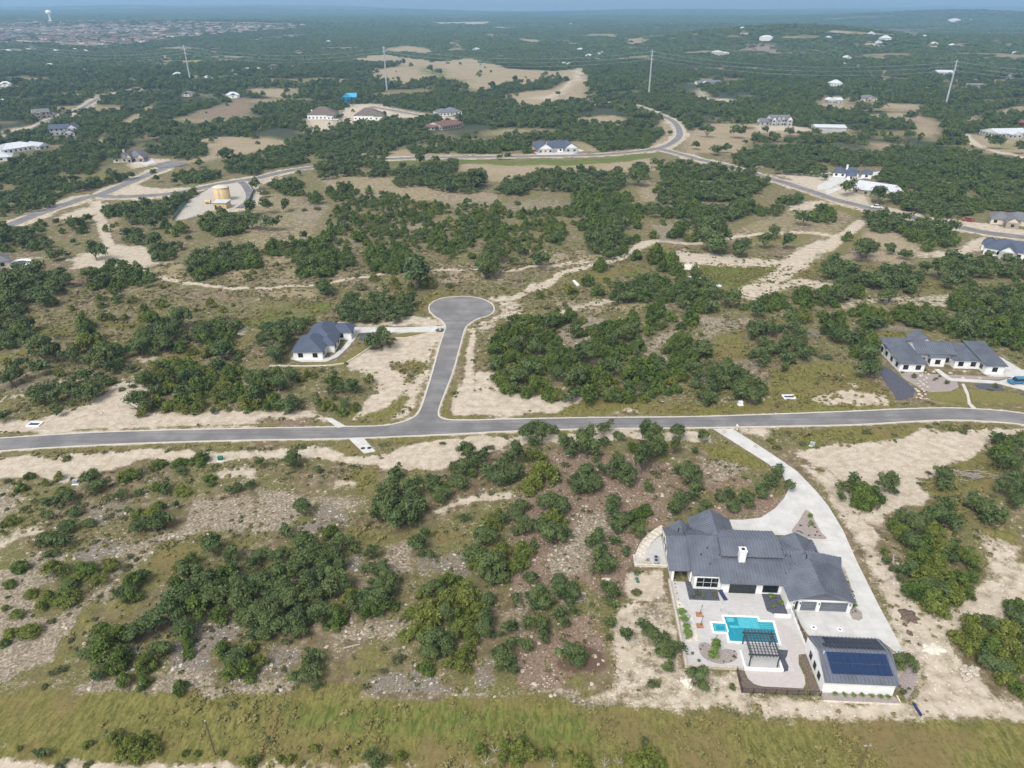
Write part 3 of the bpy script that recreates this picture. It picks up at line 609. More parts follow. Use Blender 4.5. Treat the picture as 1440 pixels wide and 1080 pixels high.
def build_ground():
    # rows of vertices dense near the houses, wider apart far away
    ys = [-6.]
    while ys[-1] < 12500: 
        y = ys[-1]; ys.append(y + max(.55, abs(y) * (.0052 if y < 900 else .009 if y < 4000 else .02)))
    ys = np.array(ys); nu = 720; us = np.linspace(-1.3, 1.3, nu)
    Y, U = np.meshgrid(ys, us, indexing='ij'); X = U * (Y * .93 + 36)
    Z = H(X, Y); x, y = X.ravel(), Y.ravel()
    d = np.hypot(x, y); nv = len(x)
    ch = {c: np.zeros(nv) for c in CH + ['lime', 'pink', 'soil']}
    # warped copies make the outlines ragged
    wsc = np.clip(d * .012, 1.2, 14)
    wx = x + (fbm(x / (wsc * 2.2), y / (wsc * 2.2), 11, 3) - .5) * wsc * 2.4; wy = y + (fbm(x / (wsc * 2.2), y / (wsc * 2.2), 21, 3) - .5) * wsc * 2.4
    for c, w, ox, oy, k, s in MASK:
        P = [G(*q) for q in parse(s, ox, oy, k)]
        xs = [p[0] for p in P]; yy = [p[1] for p in P]; cx, cy = np.mean(xs), np.mean(yy)
        sf = max(1.0, min(10., math.hypot(cx, cy) * .008))
        if math.hypot(cx, cy) > 600: sf = math.hypot(cx, cy) * .018
        I = np.nonzero((x > min(xs) - sf * 3) & (x < max(xs) + sf * 3) & (y > min(yy) - sf * 3) & (y < max(yy) + sf * 3))[0]
        if not len(I): continue
        ins = inpoly(wx[I], wy[I], P); sd = segdist(wx[I], wy[I], P, True) * np.where(ins, 1, -1)
        v = np.clip(.5 + sd / (2 * sf), 0, 1) * w
        ch[c][I] = np.maximum(ch[c][I], v)
    for w, wt, pts in TRACKS:
        P = smooth([G(*q) for q in pts], 4); sd = segdist(wx, wy, P)
        ch['sand'] = np.maximum(ch['sand'], np.clip(1.4 - sd / w, 0, 1) * wt)
    # verges
    nz = fbm(x / 9., y / 9., 31, 3)
    for w, P in ROADG:
        sd = segdist(x, y, P)
        ch['sand'] = np.maximum(ch['sand'], np.clip((w * .5 + 7.5 * (.3 + nz * 1.0) - sd) / 2.5, 0, 1) * .95)
        ch['olive'] = np.maximum(ch['olive'], np.clip(1 - abs(sd - w * .5 - 3) / 2.0, 0, 1) * .62 * (nz > .42))
        ch['sand'][(ch['olive'] > .45) & (sd < w * .5 + 5.5) & (sd > w * .5 + 1.)] *= .5
    for P in (NORTH, SOUTH):
        sd = segdist(x, y, P); k = np.clip(1 - abs(sd - 1.9) / 1.3, 0, 1) * np.clip((nz - .33) * 5, 0, 1)
        ch['olive'] = np.maximum(ch['olive'], k * .85); ch['sand'] *= 1 - .75 * k
        ch['sand'] = np.maximum(ch['sand'], np.clip(1.3 - sd / .8, 0, 1))
    sd = segdist(x, y, DRIVEG, True); ch['red'] = np.maximum(ch['red'], np.clip(1 - sd / 2.5, 0, 1) * .5)
    # wooded ground far away
    fw = np.clip((d - 520) / 250, 0, 1) * (.45 + .55 * np.clip((fbm(x / 55, y / 55, 41, 3) - .36) * 6, 0, 1))
    op = np.maximum.reduce([ch[c] for c in ('sand', 'tan', 'red', 'lime', 'pink', 'olive', 'green')])
    ch['wood'] = np.clip(fw * (1 - op * 1.2), 0, 1)
    gp_ = np.clip((gapn(x, y) - .61) * 9, 0, 1) * np.clip((d - 560) / 100, 0, 1); ch['wood'] *= 1 - gp_; ch['tan'] = np.maximum(ch['tan'], gp_ * .5 * (fbm(x / 70, y / 50, 91, 2) > .45))
    big = np.clip((d - 3500) / 2500, 0, 1); sp = np.clip((fbm(x / 420., y / 160., 51, 4) - .60) * 9, 0, 1)
    ch['wood'] = np.maximum(ch['wood'], big * (1 - .6 * sp)); ch['pink'] = np.maximum(ch['pink'], big * sp * .5)
    faces = []
    nr = len(ys); a = (np.arange(nr - 1)[:, None] * nu + np.arange(nu - 1)[None, :]).ravel()
    fc = np.stack([a, a + 1, a + nu + 1, a + nu], 1)
    me = bpy.data.meshes.new('ground'); me.vertices.add(nv)
    # small bumps so the land is not a table
    zz = Z.ravel() + (fbm(x / 3., y / 3., 61, 3) - .5) * np.clip(.35 * (1 - np.clip((150 - 0) / 1e9, 0, 1)), 0, 1) * flatmask(x, y)
    me.vertices.foreach_set('co', np.stack([x, y, zz], 1).ravel().astype(np.float32))
    me.loops.add(fc.size); me.loops.foreach_set('vertex_index', fc.ravel().astype(np.int32))
    me.polygons.add(len(fc)); me.polygons.foreach_set('loop_start', (np.arange(len(fc)) * 4).astype(np.int32))
    me.polygons.foreach_set('use_smooth', np.ones(len(fc), bool))
    me.update(calc_edges=True)
    for nm, arr in (('ma', ('sand', 'rock', 'olive', 'green')), ('mb', ('red', 'gray', 'tan', 'wood')), ('mc', ('lime', 'pink', 'soil', None))):
        at = me.attributes.new(nm, 'FLOAT_COLOR', 'POINT')
        at.data.foreach_set('color', np.stack([np.clip(ch[c], 0, 1.3) if c else np.ones(nv) for c in arr], 1).ravel().astype(np.float32))
    global CHS; CHS = (ys, us, ch)
    me.materials.append(ground_mat())
    o = link('ground', me); o['kind'] = 'structure'
    return o

def gapn(x, y): return fbm(x / 150, y / 85, 141, 4)

def flatmask(x, y):
    """0 on roads, pads and yards (level), 1 in the open"""
    m = np.ones(x.shape)
    near = y < 330
    for P in (NORTH + SOUTH[::-1],):
        s = segdist(x[near], y[near], P, True); ins = inpoly(x[near], y[near], P)
        m[near] = np.minimum(m[near], np.where(ins, 0, np.clip((s - .8) / 2.5, 0, 1)))
    for P, k in PADS:
        s = segdist(x[near], y[near], P, True); ins = inpoly(x[near], y[near], P)
        m[near] = np.minimum(m[near], np.where(ins, 0, np.clip((s - .4) / 2., 0, 1)))
    for w, P in ROADG:
        m = np.minimum(m, np.clip((segdist(x, y, P) - w * .5 - 1) / 3, 0, 1))
    return m

def ground_mat():
    t = NT('ground_cover'); at = {}
    for nm, keys in (('ma', 'sand rock olive green'), ('mb', 'red gray tan wood'), ('mc', 'lime pink soil x')):
        a = t.n('ShaderNodeAttribute'); a.attribute_name = nm
        sp = t.n('ShaderNodeSeparateColor'); t.t.links.new(a.outputs['Color'], sp.inputs[0])
        for k, q in zip(keys.split(), (sp.outputs[0], sp.outputs[1], sp.outputs[2], a.outputs['Alpha'])): at[k] = q
    fine = t.noise(2.2, 6, .7); mid = t.noise(.45, 7, .62); big = t.noise(.06, 6, .6); st = t.noise(.9, 5, .65, t.geo((1.6, .55, 1)), .8)
    pebble = t.vor(2.6, None, 'Color'); pd = t.vor(2.6); p2 = t.vor(1.1, None, 'Color'); p2d = t.vor(1.1)
    fl = t.math('MULTIPLY', t.step(pebble, .70, .80), t.step(pd, .42, .30)); fl2 = t.math('MULTIPLY', t.step(p2, .80, .86), t.step(p2d, .42, .30))
    flk = t.math('MAXIMUM', fl, fl2)
    clump = t.step(t.vor(.9), .18, .45)
    C = lambda *c: c + (1,)
    base = t.mix(t.step(mid, .3, .65), C(.105, .08, .046), C(.21, .162, .105)); base = t.mix(t.step(big, .36, .58), base, t.mix(t.step(fine, .3, .7), C(.075, .08, .026), C(.20, .178, .075)))
    base = t.mix(t.math('MULTIPLY', t.step(mid, .50, .68), t.step(fine, .42, .60)), base, C(.34, .285, .21))
    base = t.mix(t.math('MULTIPLY', flk, t.step(mid, .40, .6)), base, C(.48, .43, .36))
    def lay(base, key, col, soft=.24, jag=1.25, b2=.7):
        v = t.math('ADD', at[key], t.math('ADD', t.math('ADD', t.math('MULTIPLY', t.math('SUBTRACT', mid, .5), jag), t.math('MULTIPLY', t.math('SUBTRACT', fine, .5), .9)), t.math('MULTIPLY', t.math('SUBTRACT', big, .5), b2)))
        f = t.step(v, .5 - soft, .5 + soft); f = t.math('MULTIPLY', f, t.step(at[key], .02, .15))
        return t.mix(f, base, col)
    tan = t.mix(t.step(st, .3, .7), C(.215, .165, .105), C(.37, .30, .21)); tan = t.mix(t.math('MULTIPLY', t.step(mid, .5, .66), t.step(fine, .45, .6)), tan, C(.42, .37, .30)); tan = t.mix(t.step(big, .45, .65, 0, .5), tan, C(.22, .19, .08))
    wood = t.mix(mid, C(.030, .042, .026), C(.06, .068, .04))
    wood = t.mix(t.math('MULTIPLY', t.step(mid, .62, .75), t.step(big, .5, .6)), wood, C(.20, .16, .11))
    red = t.mix(t.step(fine, .35, .65), C(.145, .098, .068), C(.255, .19, .14)); red = t.mix(flk, red, C(.50, .44, .38)); red = t.mix(t.step(mid, .55, .75, 0, .6), red, C(.34, .27, .22))
    gray = t.mix(t.step(fine, .3, .65), C(.11, .09, .07), C(.25, .215, .18)); gray = t.mix(flk, gray, C(.56, .52, .50))
    olive = t.mix(t.step(st, .3, .7), C(.086, .092, .022), C(.21, .188, .06)); olive = t.mix(t.step(fine, .5, .75, 0, .5), olive, C(.27, .22, .105)); olive = t.mix(t.step(big, .46, .62, 0, .75), olive, C(.185, .135, .065))
    olive = t.mix(t.step(fine, .48, .30, 0, .7), olive, C(.06, .058, .02))
    green = t.mix(t.step(st, .3, .7), C(.058, .088, .018), C(.155, .18, .045)); green = t.mix(t.step(fine, .45, .3, 0, .6), green, C(.05, .055, .018))
    sand = t.mix(t.step(mid, .3, .7), C(.36, .298, .222), C(.52, .452, .365)); sand = t.mix(t.step(fine, .42, .25, 0, .45), sand, C(.31, .26, .20)); sand = t.mix(fl, sand, C(.64, .59, .52))
    sand = t.mix(t.step(t.noise(.35, 5, .6, t.geo((.35, 2.2, 1))), .48, .70, 0, .5), sand, C(.37, .31, .245))
    rock = t.mix(t.step(pebble, .30, .75), C(.175, .14, .095), C(.42, .36, .27)); rock = t.mix(t.step(p2d, .10, .50, .0, .55), rock, C(.16, .13, .095)); rock = t.mix(t.step(fine, .5, .68, 0, .7), rock, C(.54, .48, .39))
    lime = t.mix(st, C(.17, .17, .06), C(.30, .28, .11)); pink = t.mix(t.step(mid, .35, .65), C(.07, .07, .05), C(.33, .26, .225))
    c = base
    for k, col in (('tan', tan), ('wood', wood), ('red', red), ('gray', gray), ('lime', lime), ('pink', pink), ('olive', olive), ('green', green), ('sand', sand), ('rock', rock)): c = lay(c, k, col)
    c = lay(c, 'soil', t.mix(fine, C(.095, .06, .042), C(.15, .10, .075)))
    hb = t.math('ADD', t.math('MULTIPLY', fine, .6), t.math('MULTIPLY', mid, .8))
    t.bump(hb, .55, .35)
    return t.done(c, .95, 0, .15)

def ribbon(name, P, w, z, mat, zf=None):
    mb = MB(); L = []; 
    for i, p in enumerate(P):
        a = Vector(P[max(0, i - 1)]); b = Vector(P[min(len(P) - 1, i + 1)]); d = (b - a).normalized(); n = Vector((-d.y, d.x)) * (w / 2); p = Vector(p)
        L.append((p + n, p - n))
    for i in range(len(L) - 1):
        q = [L[i][1], L[i + 1][1], L[i + 1][0], L[i][0]]
        mb.face([(v.x, v.y, float(H(v.x, v.y)) + z) for v in q])
    o = mb.build(name, mat); o['kind'] = 'structure'; return o

def kerb(P, out=1, w=.42, h=.13):
    mb = MB(); n = len(P); L = []
    for i in range(n):
        a = Vector(P[max(0, i - 1)]); b = Vector(P[min(n - 1, i + 1)]); d = (b - a).normalized(); nn = Vector((-d.y, d.x)) * out; p = Vector(P[i]); L.append((p, p + nn * w))
    for i in range(n - 1):
        (a, b), (c, d) = L[i], L[i + 1]
        for q in (((a, .05), (c, .05), (c, h), (a, h)), ((a, h), (c, h), (d, h), (b, h)), ((b, h), (d, h), (d, -.1), (b, -.1))):
            mb.face([(v.x, v.y, z) for v, z in q])
    o = mb.build('kerb', M['kerb']); o['kind'] = 'structure'

def build_roads():
    mb = MB(); poly = SOUTH + NORTH[::-1]
    mb.face([(p[0], p[1], .06) for p in poly]); o = mb.build('road', M['asph']); o['kind'] = 'structure'
    kerb(SOUTH, -1); kerb(NORTH, 1)
    for i, (w, P) in enumerate(ROADG):
        z = .30 + .012 * i
        ribbon('kerb_strip', P, w + .9, z - .05, M['kerb']); ribbon('road', P, w, z, M['asph'])
    # turning head of the far left road
    c = G(240, 232); mb = MB(); mb.face([(c[0] + 11 * math.cos(a), c[1] + 11 * math.sin(a), .40) for a in np.linspace(0, 2 * math.pi, 28)[:-1]]); o = mb.build('road', M['asph']); o['kind'] = 'structure'
# ------------------------------------------------------------------ building parts
def win(par, f, pos, u0, u1, z0, z1, nm=1, nh=0, fm='frame', gm='glass', name='window', pane='pane', sub=True, b=.07):
    """a window or door on a wall that faces f (S, N, E, W) at coordinate pos"""
    s = {'S': -1, 'N': 1, 'W': -1, 'E': 1}[f]
    def bx(mb, a, c, z, zz, d):
        lo, hi = sorted((pos, pos + s * d))
        if f in 'SN': mb.box(a, c, lo, hi, z, zz)
        else: mb.box(lo, hi, a, c, z, zz)
    mb = MB()
    bx(mb, u0, u0 + b, z0, z1, .07); bx(mb, u1 - b, u1, z0, z1, .07); bx(mb, u0 + b, u1 - b, z1 - b, z1, .067); bx(mb, u0 + b, u1 - b, z0, z0 + b, .067)
    for k in range(1, nm): u = u0 + (u1 - u0) * k / nm; bx(mb, u - .03, u + .03, z0 + b, z1 - b, .06)
    for k in range(1, nh + 1): z = z0 + (z1 - z0) * k / (nh + 1); bx(mb, u0 + b, u1 - b, z - .03, z + .03, .055)
    w = mb.build(name, M[fm], par)
    g = MB(); bx(g, u0 + b * .6, u1 - b * .6, z0 + b * .6, z1 - b * .6, .03); g.build(pane, M[gm], w)
    return w

def winbox(par, f, pos, u0, u1, z0, z1, name='window', m='glass'):
    """small far window: one dark pane"""
    s = {'S': -1, 'N': 1, 'W': -1, 'E': 1}[f]; lo, hi = sorted((pos - s * .02, pos + s * .05)); g = MB()
    if f in 'SN': g.box(u0, u1, lo, hi, z0, z1)
    else: g.box(lo, hi, u0, u1, z0, z1)
    return g.build(name, M[m], par)

OX, OY, TH = 48.82, 77.18, R(-3.2)
def LW(x, y): return (OX + x * math.cos(TH) - y * math.sin(TH), OY + x * math.sin(TH) + y * math.cos(TH))
def WL(p): dx, dy = p[0] - OX, p[1] - OY; return (dx * math.cos(TH) + dy * math.sin(TH), -dx * math.sin(TH) + dy * math.cos(TH))
def LP(s, ox=0, oy=0, k=1): return [WL(G(*q)) for q in parse(s, ox, oy, k)]
def sheet(name, poly, z0, z1, mat, loc=None, kind='structure', parent=None):
    o = MB().prism(poly, z0, z1).build(name, mat, parent)
    if loc is None: PADS.append((list(poly), 0))
    if loc is not None: o.location = (loc[0], loc[1], 0); o.rotation_euler = (0, 0, loc[2])
    if kind: o['kind'] = kind
    return o
LOC = (OX, OY, TH)
def at(o): o.location = (OX, OY, 0); o.rotation_euler = (0, 0, TH); return o
def lt(name, label, cat, x, y, z=0, rot=0, group=None): p = LW(x, y); return thing(name, label, cat, (p[0], p[1], z), TH + rot, group)
PATIO = [(-20.2, 23.9), (-20.3, 4.2), (-11.05, 4.2), (-11.05, 3.4), (-10.9, 2.2), (-10.2, 1.2), (-9.0, .75), (-2.6, .75), (-2.0, 1.6), (-1.7, 3), (-1.9, 5.5), (-1.3, 7.6), (.25, 7.9), (.25, 17.8), (-.4, 17.9), (-.4, 21.4), (-11.9, 21.4), (-11.9, 23.9)]
PADS += [([LW(*p) for p in PATIO], 0), ([LW(*p) for p in [(-21, 3), (-21, 37), (13, 37), (13, 8), (12, -1.2), (-13, -1.2), (-13, 3)]], 0)]

def house_main():
    h = lt('house', 'white stucco house with charcoal standing-seam roof and a pool behind it', 'house', 0, 0)
    w = MB()
    w.gwall(-20.2, -12, 27.2, 35.8, 3.0, 1.9, '')       # west wing body
    w.box(-20.2, -19.75, 23.9, 27.2, -.3, 3.0); w.box(-16.75, -16.45, 23.9, 27.2, -.3, 3.0)
    w.box(-16.3, -11.4, 22.2, 30, -.3, 3.2); w.box(-11.4, -.5, 21.5, 34, -.3, 3.0); w.box(-.5, 9.2, 18, 28.6, -.3, 2.86)
    w.gwall(-14.4, -7.2, 30, 38.6, 3, 2.2, 'y'); w.box(9.2, 11.2, 18.3, 28.2, -.3, 2.85)
    w.gwall(1.6, 7.8, 28, 33, 2.9, 1.8, 'y'); w.box(-10.2, 0, 26.6, 33, 3, 4.95)
    # garage front piers and head
    w.box(.3, .75, 17.55, 18, -.1, 2.8); w.box(1.35, 1.8, 17.55, 18, -.1, 2.8); w.box(4.55, 5.2, 17.55, 18, -.1, 2.8); w.box(10.0, 10.6, 17.55, 18, -.1, 2.8); w.box(.75, 10.0, 17.58, 17.97, 2.35, 2.8)
    w.build('wall', M['white'], h)
    MB().face([(-.2, 17.56, 2.82), (10.5, 17.56, 2.82), (5.15, 17.56, 5.0)]).build('gable_panel', M['roofm'], h)
    MB().box(-19.6, -16.8, 27.0, 27.19, 0, 2.7).build('porch_back_wall', M['dark'], h)
    r = MB(); rb = .6
    # main east-west roof, south slope in three eave steps
    r.slab([(-16.7, 22.1, 3.30), (-11.9, 22.1, 3.30), (-11.9, 30.9, 5.5), (-16.7, 30.9, 5.5)], .16, 0, rb)
    r.slab([(-11.9, 20.75, 2.96), (6.9, 20.75, 2.96), (6.9, 28.2, 4.9), (-11.9, 28.2, 4.9)], .16, 0, rb)
    r.slab([(-11.9, 28.2, 4.9), (-8, 28.2, 4.9), (-8, 30.9, 5.5), (-11.9, 30.9, 5.5)], .16, 0, rb)
    r.slab([(-16.7, 30.9, 5.5), (-8, 30.9, 5.5), (-8, 36.2, 3.1), (-16.7, 36.2, 3.1)], .16, 0, rb)
    r.slab([(-8, 28.2, 4.9), (6.9, 28.2, 4.9), (8.6, 34, 3.0), (-8, 34, 3.0)], .16, 0, rb)
    # west wing
    r.slab([(-20.9, 23.6, 3.0), (-16.62, 23.6, 3.0), (-16.62, 30.75, 5.3), (-20.7, 30.75, 5.3)], .16, 0, rb)
    r.slab([(-20.7, 30.75, 5.3), (-14, 30.75, 5.3), (-14, 36.4, 3.0), (-20.5, 36.4, 3.0)], .16, 0, rb)
    r.gable(-19.0, -15.2, 31.5, 36.7, 3.35, 1.35, 'y', 0, rb); r.gable(-15.0, -6.4, 30.5, 39.4, 3.0, 2.62, 'y', 0, rb)
    # raised clerestory
    r.gable(-10.9, .5, 25.9, 33.7, 4.98, 1.0, 'x', 0, rb)
    # east gable and garage
    r.gable(.8, 8.6, 27.5, 33.6, 3.0, 2.05, 'y', 0, rb)
    r.slab([(-.65, 16.9, 2.95), (5.0, 16.5, 5.35), (5.0, 25.2, 5.35), (-.65, 27, 2.95)], .16, 0, rb); r.slab([(5.0, 16.5, 5.35), (10.9, 16.9, 2.95), (11.6, 26.2, 2.95), (5.0, 25.2, 5.35)], .16, 0, rb)
    r.slab([(5.0, 25.2, 5.35), (11.6, 26.2, 2.95), (12.6, 29.1, 2.9), (6.9, 27.9, 4.95)], .16, 0, rb); r.slab([(6.9, 27.9, 4.95), (12.6, 29.1, 2.9), (8.2, 29.6, 2.95)], .16, 0, rb)
    rf = r.build('roof', M['roofm'], h)
    c = MB(); c.box(-7.85, -6.65, 25.2, 26.4, 4.0, 6.6); c.box(-7.95, -6.55, 25.1, 26.5, 6.6, 6.82); c.build('chimney', M['white'], h)
    MB().box(-7.55, -6.95, 25.5, 26.1, 6.82, 6.92).build('chimney_flue', M['dark'], h)
    for k in range(5): winbox(h, 'S', 26.6, -10.1 + k * 2.03, -8.15 + k * 2.03, 4.35, 4.9, 'clerestory_window')
    for x, y, hh in ((-14.6, 26.4, .55), (-13.2, 28.1, .3), (-13.2, 24.6, .3), (-11.2, 26.6, .25), (1.2, 26.9, .5), (2.1, 26.9, .35), (1.7, 25.2, .25), (2.4, 25.2, .25), (.4, 23.2, .25), (4.9, 26.6, .3), (-17.8, 33.4, .45)):
        MB().tube((x, y, 3.3), (x, y, (5.5 - abs(30.9 - y) * .25 if x < 3 else 5.2) + hh), .09, n=8).build('roof_vent', M['dark'], h)
    win(h, 'S', 22.2, -16.0, -11.75, .45, 2.95, 3, 1, 'framew', b=.16)
    win(h, 'S', 21.5, -9.95, -5.1, .05, 2.3, 4, 0, name='sliding_door', b=.09)
    win(h, 'S', 21.5, -3.9, -1.1, .5, 2.75, 1, 0, b=.14); win(h, 'W', -20.2, 28.2, 29.6, .9, 2.2); win(h, 'W', -20.2, 31, 32.4, .9, 2.2); win(h, 'W', -20.2, 33.4, 34.6, .9, 2.2)
    win(h, 'N', 38.6, -12.2, -9.4, .6, 2.5, 2); win(h, 'N', 33.0, 3.8, 5.6, 0, 2.3, 1, name='door')
    for a, b in ((1.8, 4.55), (5.2, 10.0)):
        d = MB().box(a, b, 17.78, 17.99, 0, 2.35).build('garage_door', M['roofm'], h)
        for k in range(1, 4): MB().box(a + .04, b - .04, 17.765, 17.78, k * .59 - .015, k * .59 + .015).build('panel_groove', M['dark'], d)
    win(h, 'S', 17.97, .8, 1.33, .02, 2.25, name='door', b=.05)
    for x in (.52, 1.6, 4.9, 10.3):
        lmp = MB().box(x - .07, x + .07, 17.42, 17.55, 1.75, 2.15).build('wall_lamp', M['dark'], h)
    for k in range(7): MB().box(11.2, 11.26, 19 + k * 1.2, 19.3 + k * 1.2, 0, 2.6).build('downpipe', M['dark'], h) if k in (0, 6) else None
    # garage studio with solar roof
    s = lt('studio', 'white detached garage under a roof of blue solar panels', 'outbuilding', 0, 0)
    w = MB(); w.box(0, 11.0, .15, 8.7, -.4, 2.9)
    for x in (0.02, 10.98): w.face([(x, .15, 2.9), (x, 8.7, 2.9), (x, 5.1, 4.1)])
    w.build('wall', M['white'], s)
    r = MB(); r.slab([(-.15, -.35, 2.95), (11.25, -.35, 2.95), (11.95, 5.1, 4.3), (.45, 5.1, 4.3)], .16, 0, .6); r.slab([(.45, 5.1, 4.3), (11.95, 5.1, 4.3), (11.6, 9.0, 3.0), (.0, 9.0, 3.0)], .16, 0, .6)
    r.build('roof', M['roofm'], s)
    def arr(x0, x1, y0, y1, zf, nx, ny, mat):
        for i in range(nx):
            for j in range(ny):
                a, b = x0 + (x1 - x0) * i / nx + .02, x0 + (x1 - x0) * (i + 1) / nx - .02; c, d = y0 + (y1 - y0) * j / ny + .05, y0 + (y1 - y0) * (j + 1) / ny - .05
                MB().slab([(a, c, zf(c)), (b, c, zf(c)), (b + .0, d, zf(d)), (a, d, zf(d))], .05).build('solar_panel', M[mat], s)
    zs = lambda y: 2.95 + (y + .35) * 1.35 / 5.45 + .16; zn = lambda y: 4.3 - (y - 5.1) * 1.3 / 3.9 + .16
    arr(1.3, 10.7, .95, 4.55, zs, 9, 2, 'solar'); arr(2.1, 11.0, 5.5, 8.5, zn, 8, 2, 'solard'); arr(1.4, 2.1, 5.7, 6.7, zn, 1, 1, 'solard')
    MB().tube((.95, 4.3, 3.9), (.95, 4.3, 4.65), .07, n=8).build('roof_vent', M['whitep'], s)
    for y in (1.6, 3.6, 5.6): win(s, 'W', 0, y, y + 1.0, .9, 2.2)
    for x in (3.0, 6.0): winbox(s, 'N', 8.7, x, x + 2.6, 0, 2.3, 'garage_door', 'roofm')
    # paving
    sheet('patio', PATIO, -.1, .09, M['patio'], LOC)
    sheet('lower_patio', [(-11.0, 4.0), (-10.95, 2.4), (-10.2, 1.3), (-9, .85), (-2.7, .85), (-2.1, 1.7), (-1.8, 3.1), (-2.0, 5.5), (-1.4, 7.5), (.2, 7.8), (.2, 12), (-3.0, 15.5), (-3.0, 4)], .09, .095, M['paver2'], LOC)
    sheet('driveway', DRIVEG, -.05, .055, M['conc'], None)
    sheet('studio_bed', [(-.1, .05), (11.3, .0), (11.6, -1.5), (-.1, -1.35)], -.1, .10, M['gravel'], LOC)
    k = MB(); k.box(-.25, 11.75, -1.62, -1.42, -.2, .22); k.box(11.55, 11.75, -1.42, .1, -.2, .22); at(k.build('edging_wall', M['limestone'])); tag(bpy.data.objects['edging_wall'], 'low pale stone edging wall round the shrub bed below the solar garage', 'wall')
    beds = [('bed', [(-12.45, 3.9), (-12.55, -.6), (-2.3, -.5), (-2.75, .65), (-9, .72), (-10.4, 1.1), (-11.1, 2.1), (-11.2, 3.9)], 'mulch'), ('bed', LP("1127,921 1133,922 1138,932 1140,945 1145,958 1153,973 1136,977 1137,962 1132,945 1126,932"), 'mulch'),
            ('bed', [(-17.5, 24), (-17.5, 19.25), (-11.95, 19.25), (-11.95, 22.15), (-16.35, 22.15), (-16.45, 24)], 'darkgravel'), ('bed', [(-3.9, 21.45), (-.55, 21.45), (-.45, 16.4), (-3.0, 16.5), (-4.05, 17.3)], 'darkgravel'),
            ('bed', LP("1095,914 1108,915 1107,922 1104,928 1109,938 1108,944 1100,946"), 'darkgravel'), ('bed', smooth(LP("983,906 992,904 1000,908 1010,916 1022,913 1034,917 1037,925 1030,931 1015,934 1000,931 988,924 983,914"), 3, True), 'gravel'),
            ('bed', [(-20.0, 19.0), (-19.0, 18.3), (-17.6, 15.2), (-17.5, 9.5), (-19.8, 9.2)], 'limestone'), ('bed', LP("1192,857 1203,855 1212,862 1213,870 1208,873 1199,871"), 'gravel'), ('bed', LP("1258,960 1285,930 1290,948 1285,970 1275,985"), 'gravel')]
    for i, (n, P, m) in enumerate(beds): sheet('garden_bed', P, .0, .115 + .004 * i, M[m], LOC)
    isl = smooth(LP("1133,715.5 1139,720 1148,735 1156,750 1165,759 1161,761 1140,760 1122,756 1111,749 1113,744 1122,732 1128,721"), 3, True)
    sheet('island_kerb', isl, 0, .17, M['kerb'], LOC)
    c = Vector((sum(p[0] for p in isl) / len(isl), sum(p[1] for p in isl) / len(isl))); sheet('garden_bed', [tuple(c + (Vector(p) - c) * .9) for p in isl], .0, .20, M['gravel'], LOC)
    # pool
    p = lt('swimming_pool', 'turquoise swimming pool with pale tanning ledge, steps and a square spa', 'pool', 0, 0)
    out = [(-12.0, 15.4), (-12.0, 13.7), (-14.4, 13.7), (-14.4, 11.8), (-12.1, 11.8), (-12.2, 9.8), (-4.0, 9.8), (-3.75, 14.5), (-6.2, 14.5), (-6.25, 15.4)]
    cc = [(-12.4, 15.8), (-12.4, 14.1), (-14.8, 14.1), (-14.8, 11.4), (-12.5, 11.4), (-12.6, 9.4), (-3.6, 9.4), (-3.35, 14.9), (-5.85, 14.9), (-5.85, 15.8)]
    mb = MB(); n = len(out)
    for i in range(n):
        j = (i + 1) % n
        mb.face([(*cc[i], .15), (*cc[j], .15), (*out[j], .15), (*out[i], .15)]); mb.face([(*cc[i], .0), (*cc[j], .0), (*cc[j], .15), (*cc[i], .15)]); mb.face([(*out[i], .15), (*out[j], .15), (*out[j], .098), (*out[i], .098)])
    mb.build('coping', M['whitep'], p)
    MB().prism(out, .096, .100).build('basin', M['plaster'], p)
    st = MB(); st.box(-9.8, -6.25, 12.9, 15.3, .100, .104); [st.box(-6.2, -3.9, 13.0 + .4 * k, 13.2 + .4 * k, .100, .104) for k in range(4)]; st.box(-11.7, -10.4, 14.2, 15.2, .1, .104); st.box(-11.5, -9.9, 12.8, 13.4, .1, .103); st.box(-14.2, -14.0, 12, 13.5, .1, .104); st.box(-14.2, -12.3, 13.3, 13.5, .1, .1035); st.box(-12.4, -12.2, 12, 13.3, .1, .104); st.box(-14.0, -12.4, 12, 12.2, .1, .1037)
    st.build('tanning_ledge', M['plasterl'], p)
    MB().box(-12.15, -11.9, 11.8, 13.7, .1, .15).build('spa_wall', M['whitep'], p)
    MB().prism(out, .122, .126).build('water', M['water'], p)
    for x in (-12.4, -11.2):
        t = lt('handrail', 'curved metal pool handrail on the ' + ('house-side deck' if x < -12 else 'corner of the pool steps'), 'handrail', x, 16.6 if x < -12 else 15.9, .09, .5)
        m = MB(); a = [(0, 0, 0), (0, 0, .8), (.25, -.3, .95), (.6, -.7, .6), (.7, -.8, 0)]
        for q in range(4): m.tube(a[q], a[q + 1], .035)
        m.build('rail', M['metal'], t)
    # pergola with its seat wall
    g = lt('pergola', 'black slatted metal pergola between the pool and the low white seat wall', 'pergola', 0, 0)
    for x, y in ((-10.15, 9.3), (-5.6, 9.3), (-10.15, 4.7), (-5.6, 4.7)):
        MB().box(x - .09, x + .09, y - .09, y + .09, .09, 2.6).build('post', M['pergola'], g)
    b = MB(); b.box(-10.6, -5.2, 9.2, 9.4, 2.6, 2.85); b.box(-10.6, -5.2, 4.6, 4.8, 2.6, 2.85); b.box(-10.25, -10.06, 4.2, 9.8, 2.42, 2.6); b.box(-5.69, -5.5, 4.2, 9.8, 2.42, 2.6); b.build('beam', M['pergola'], g)
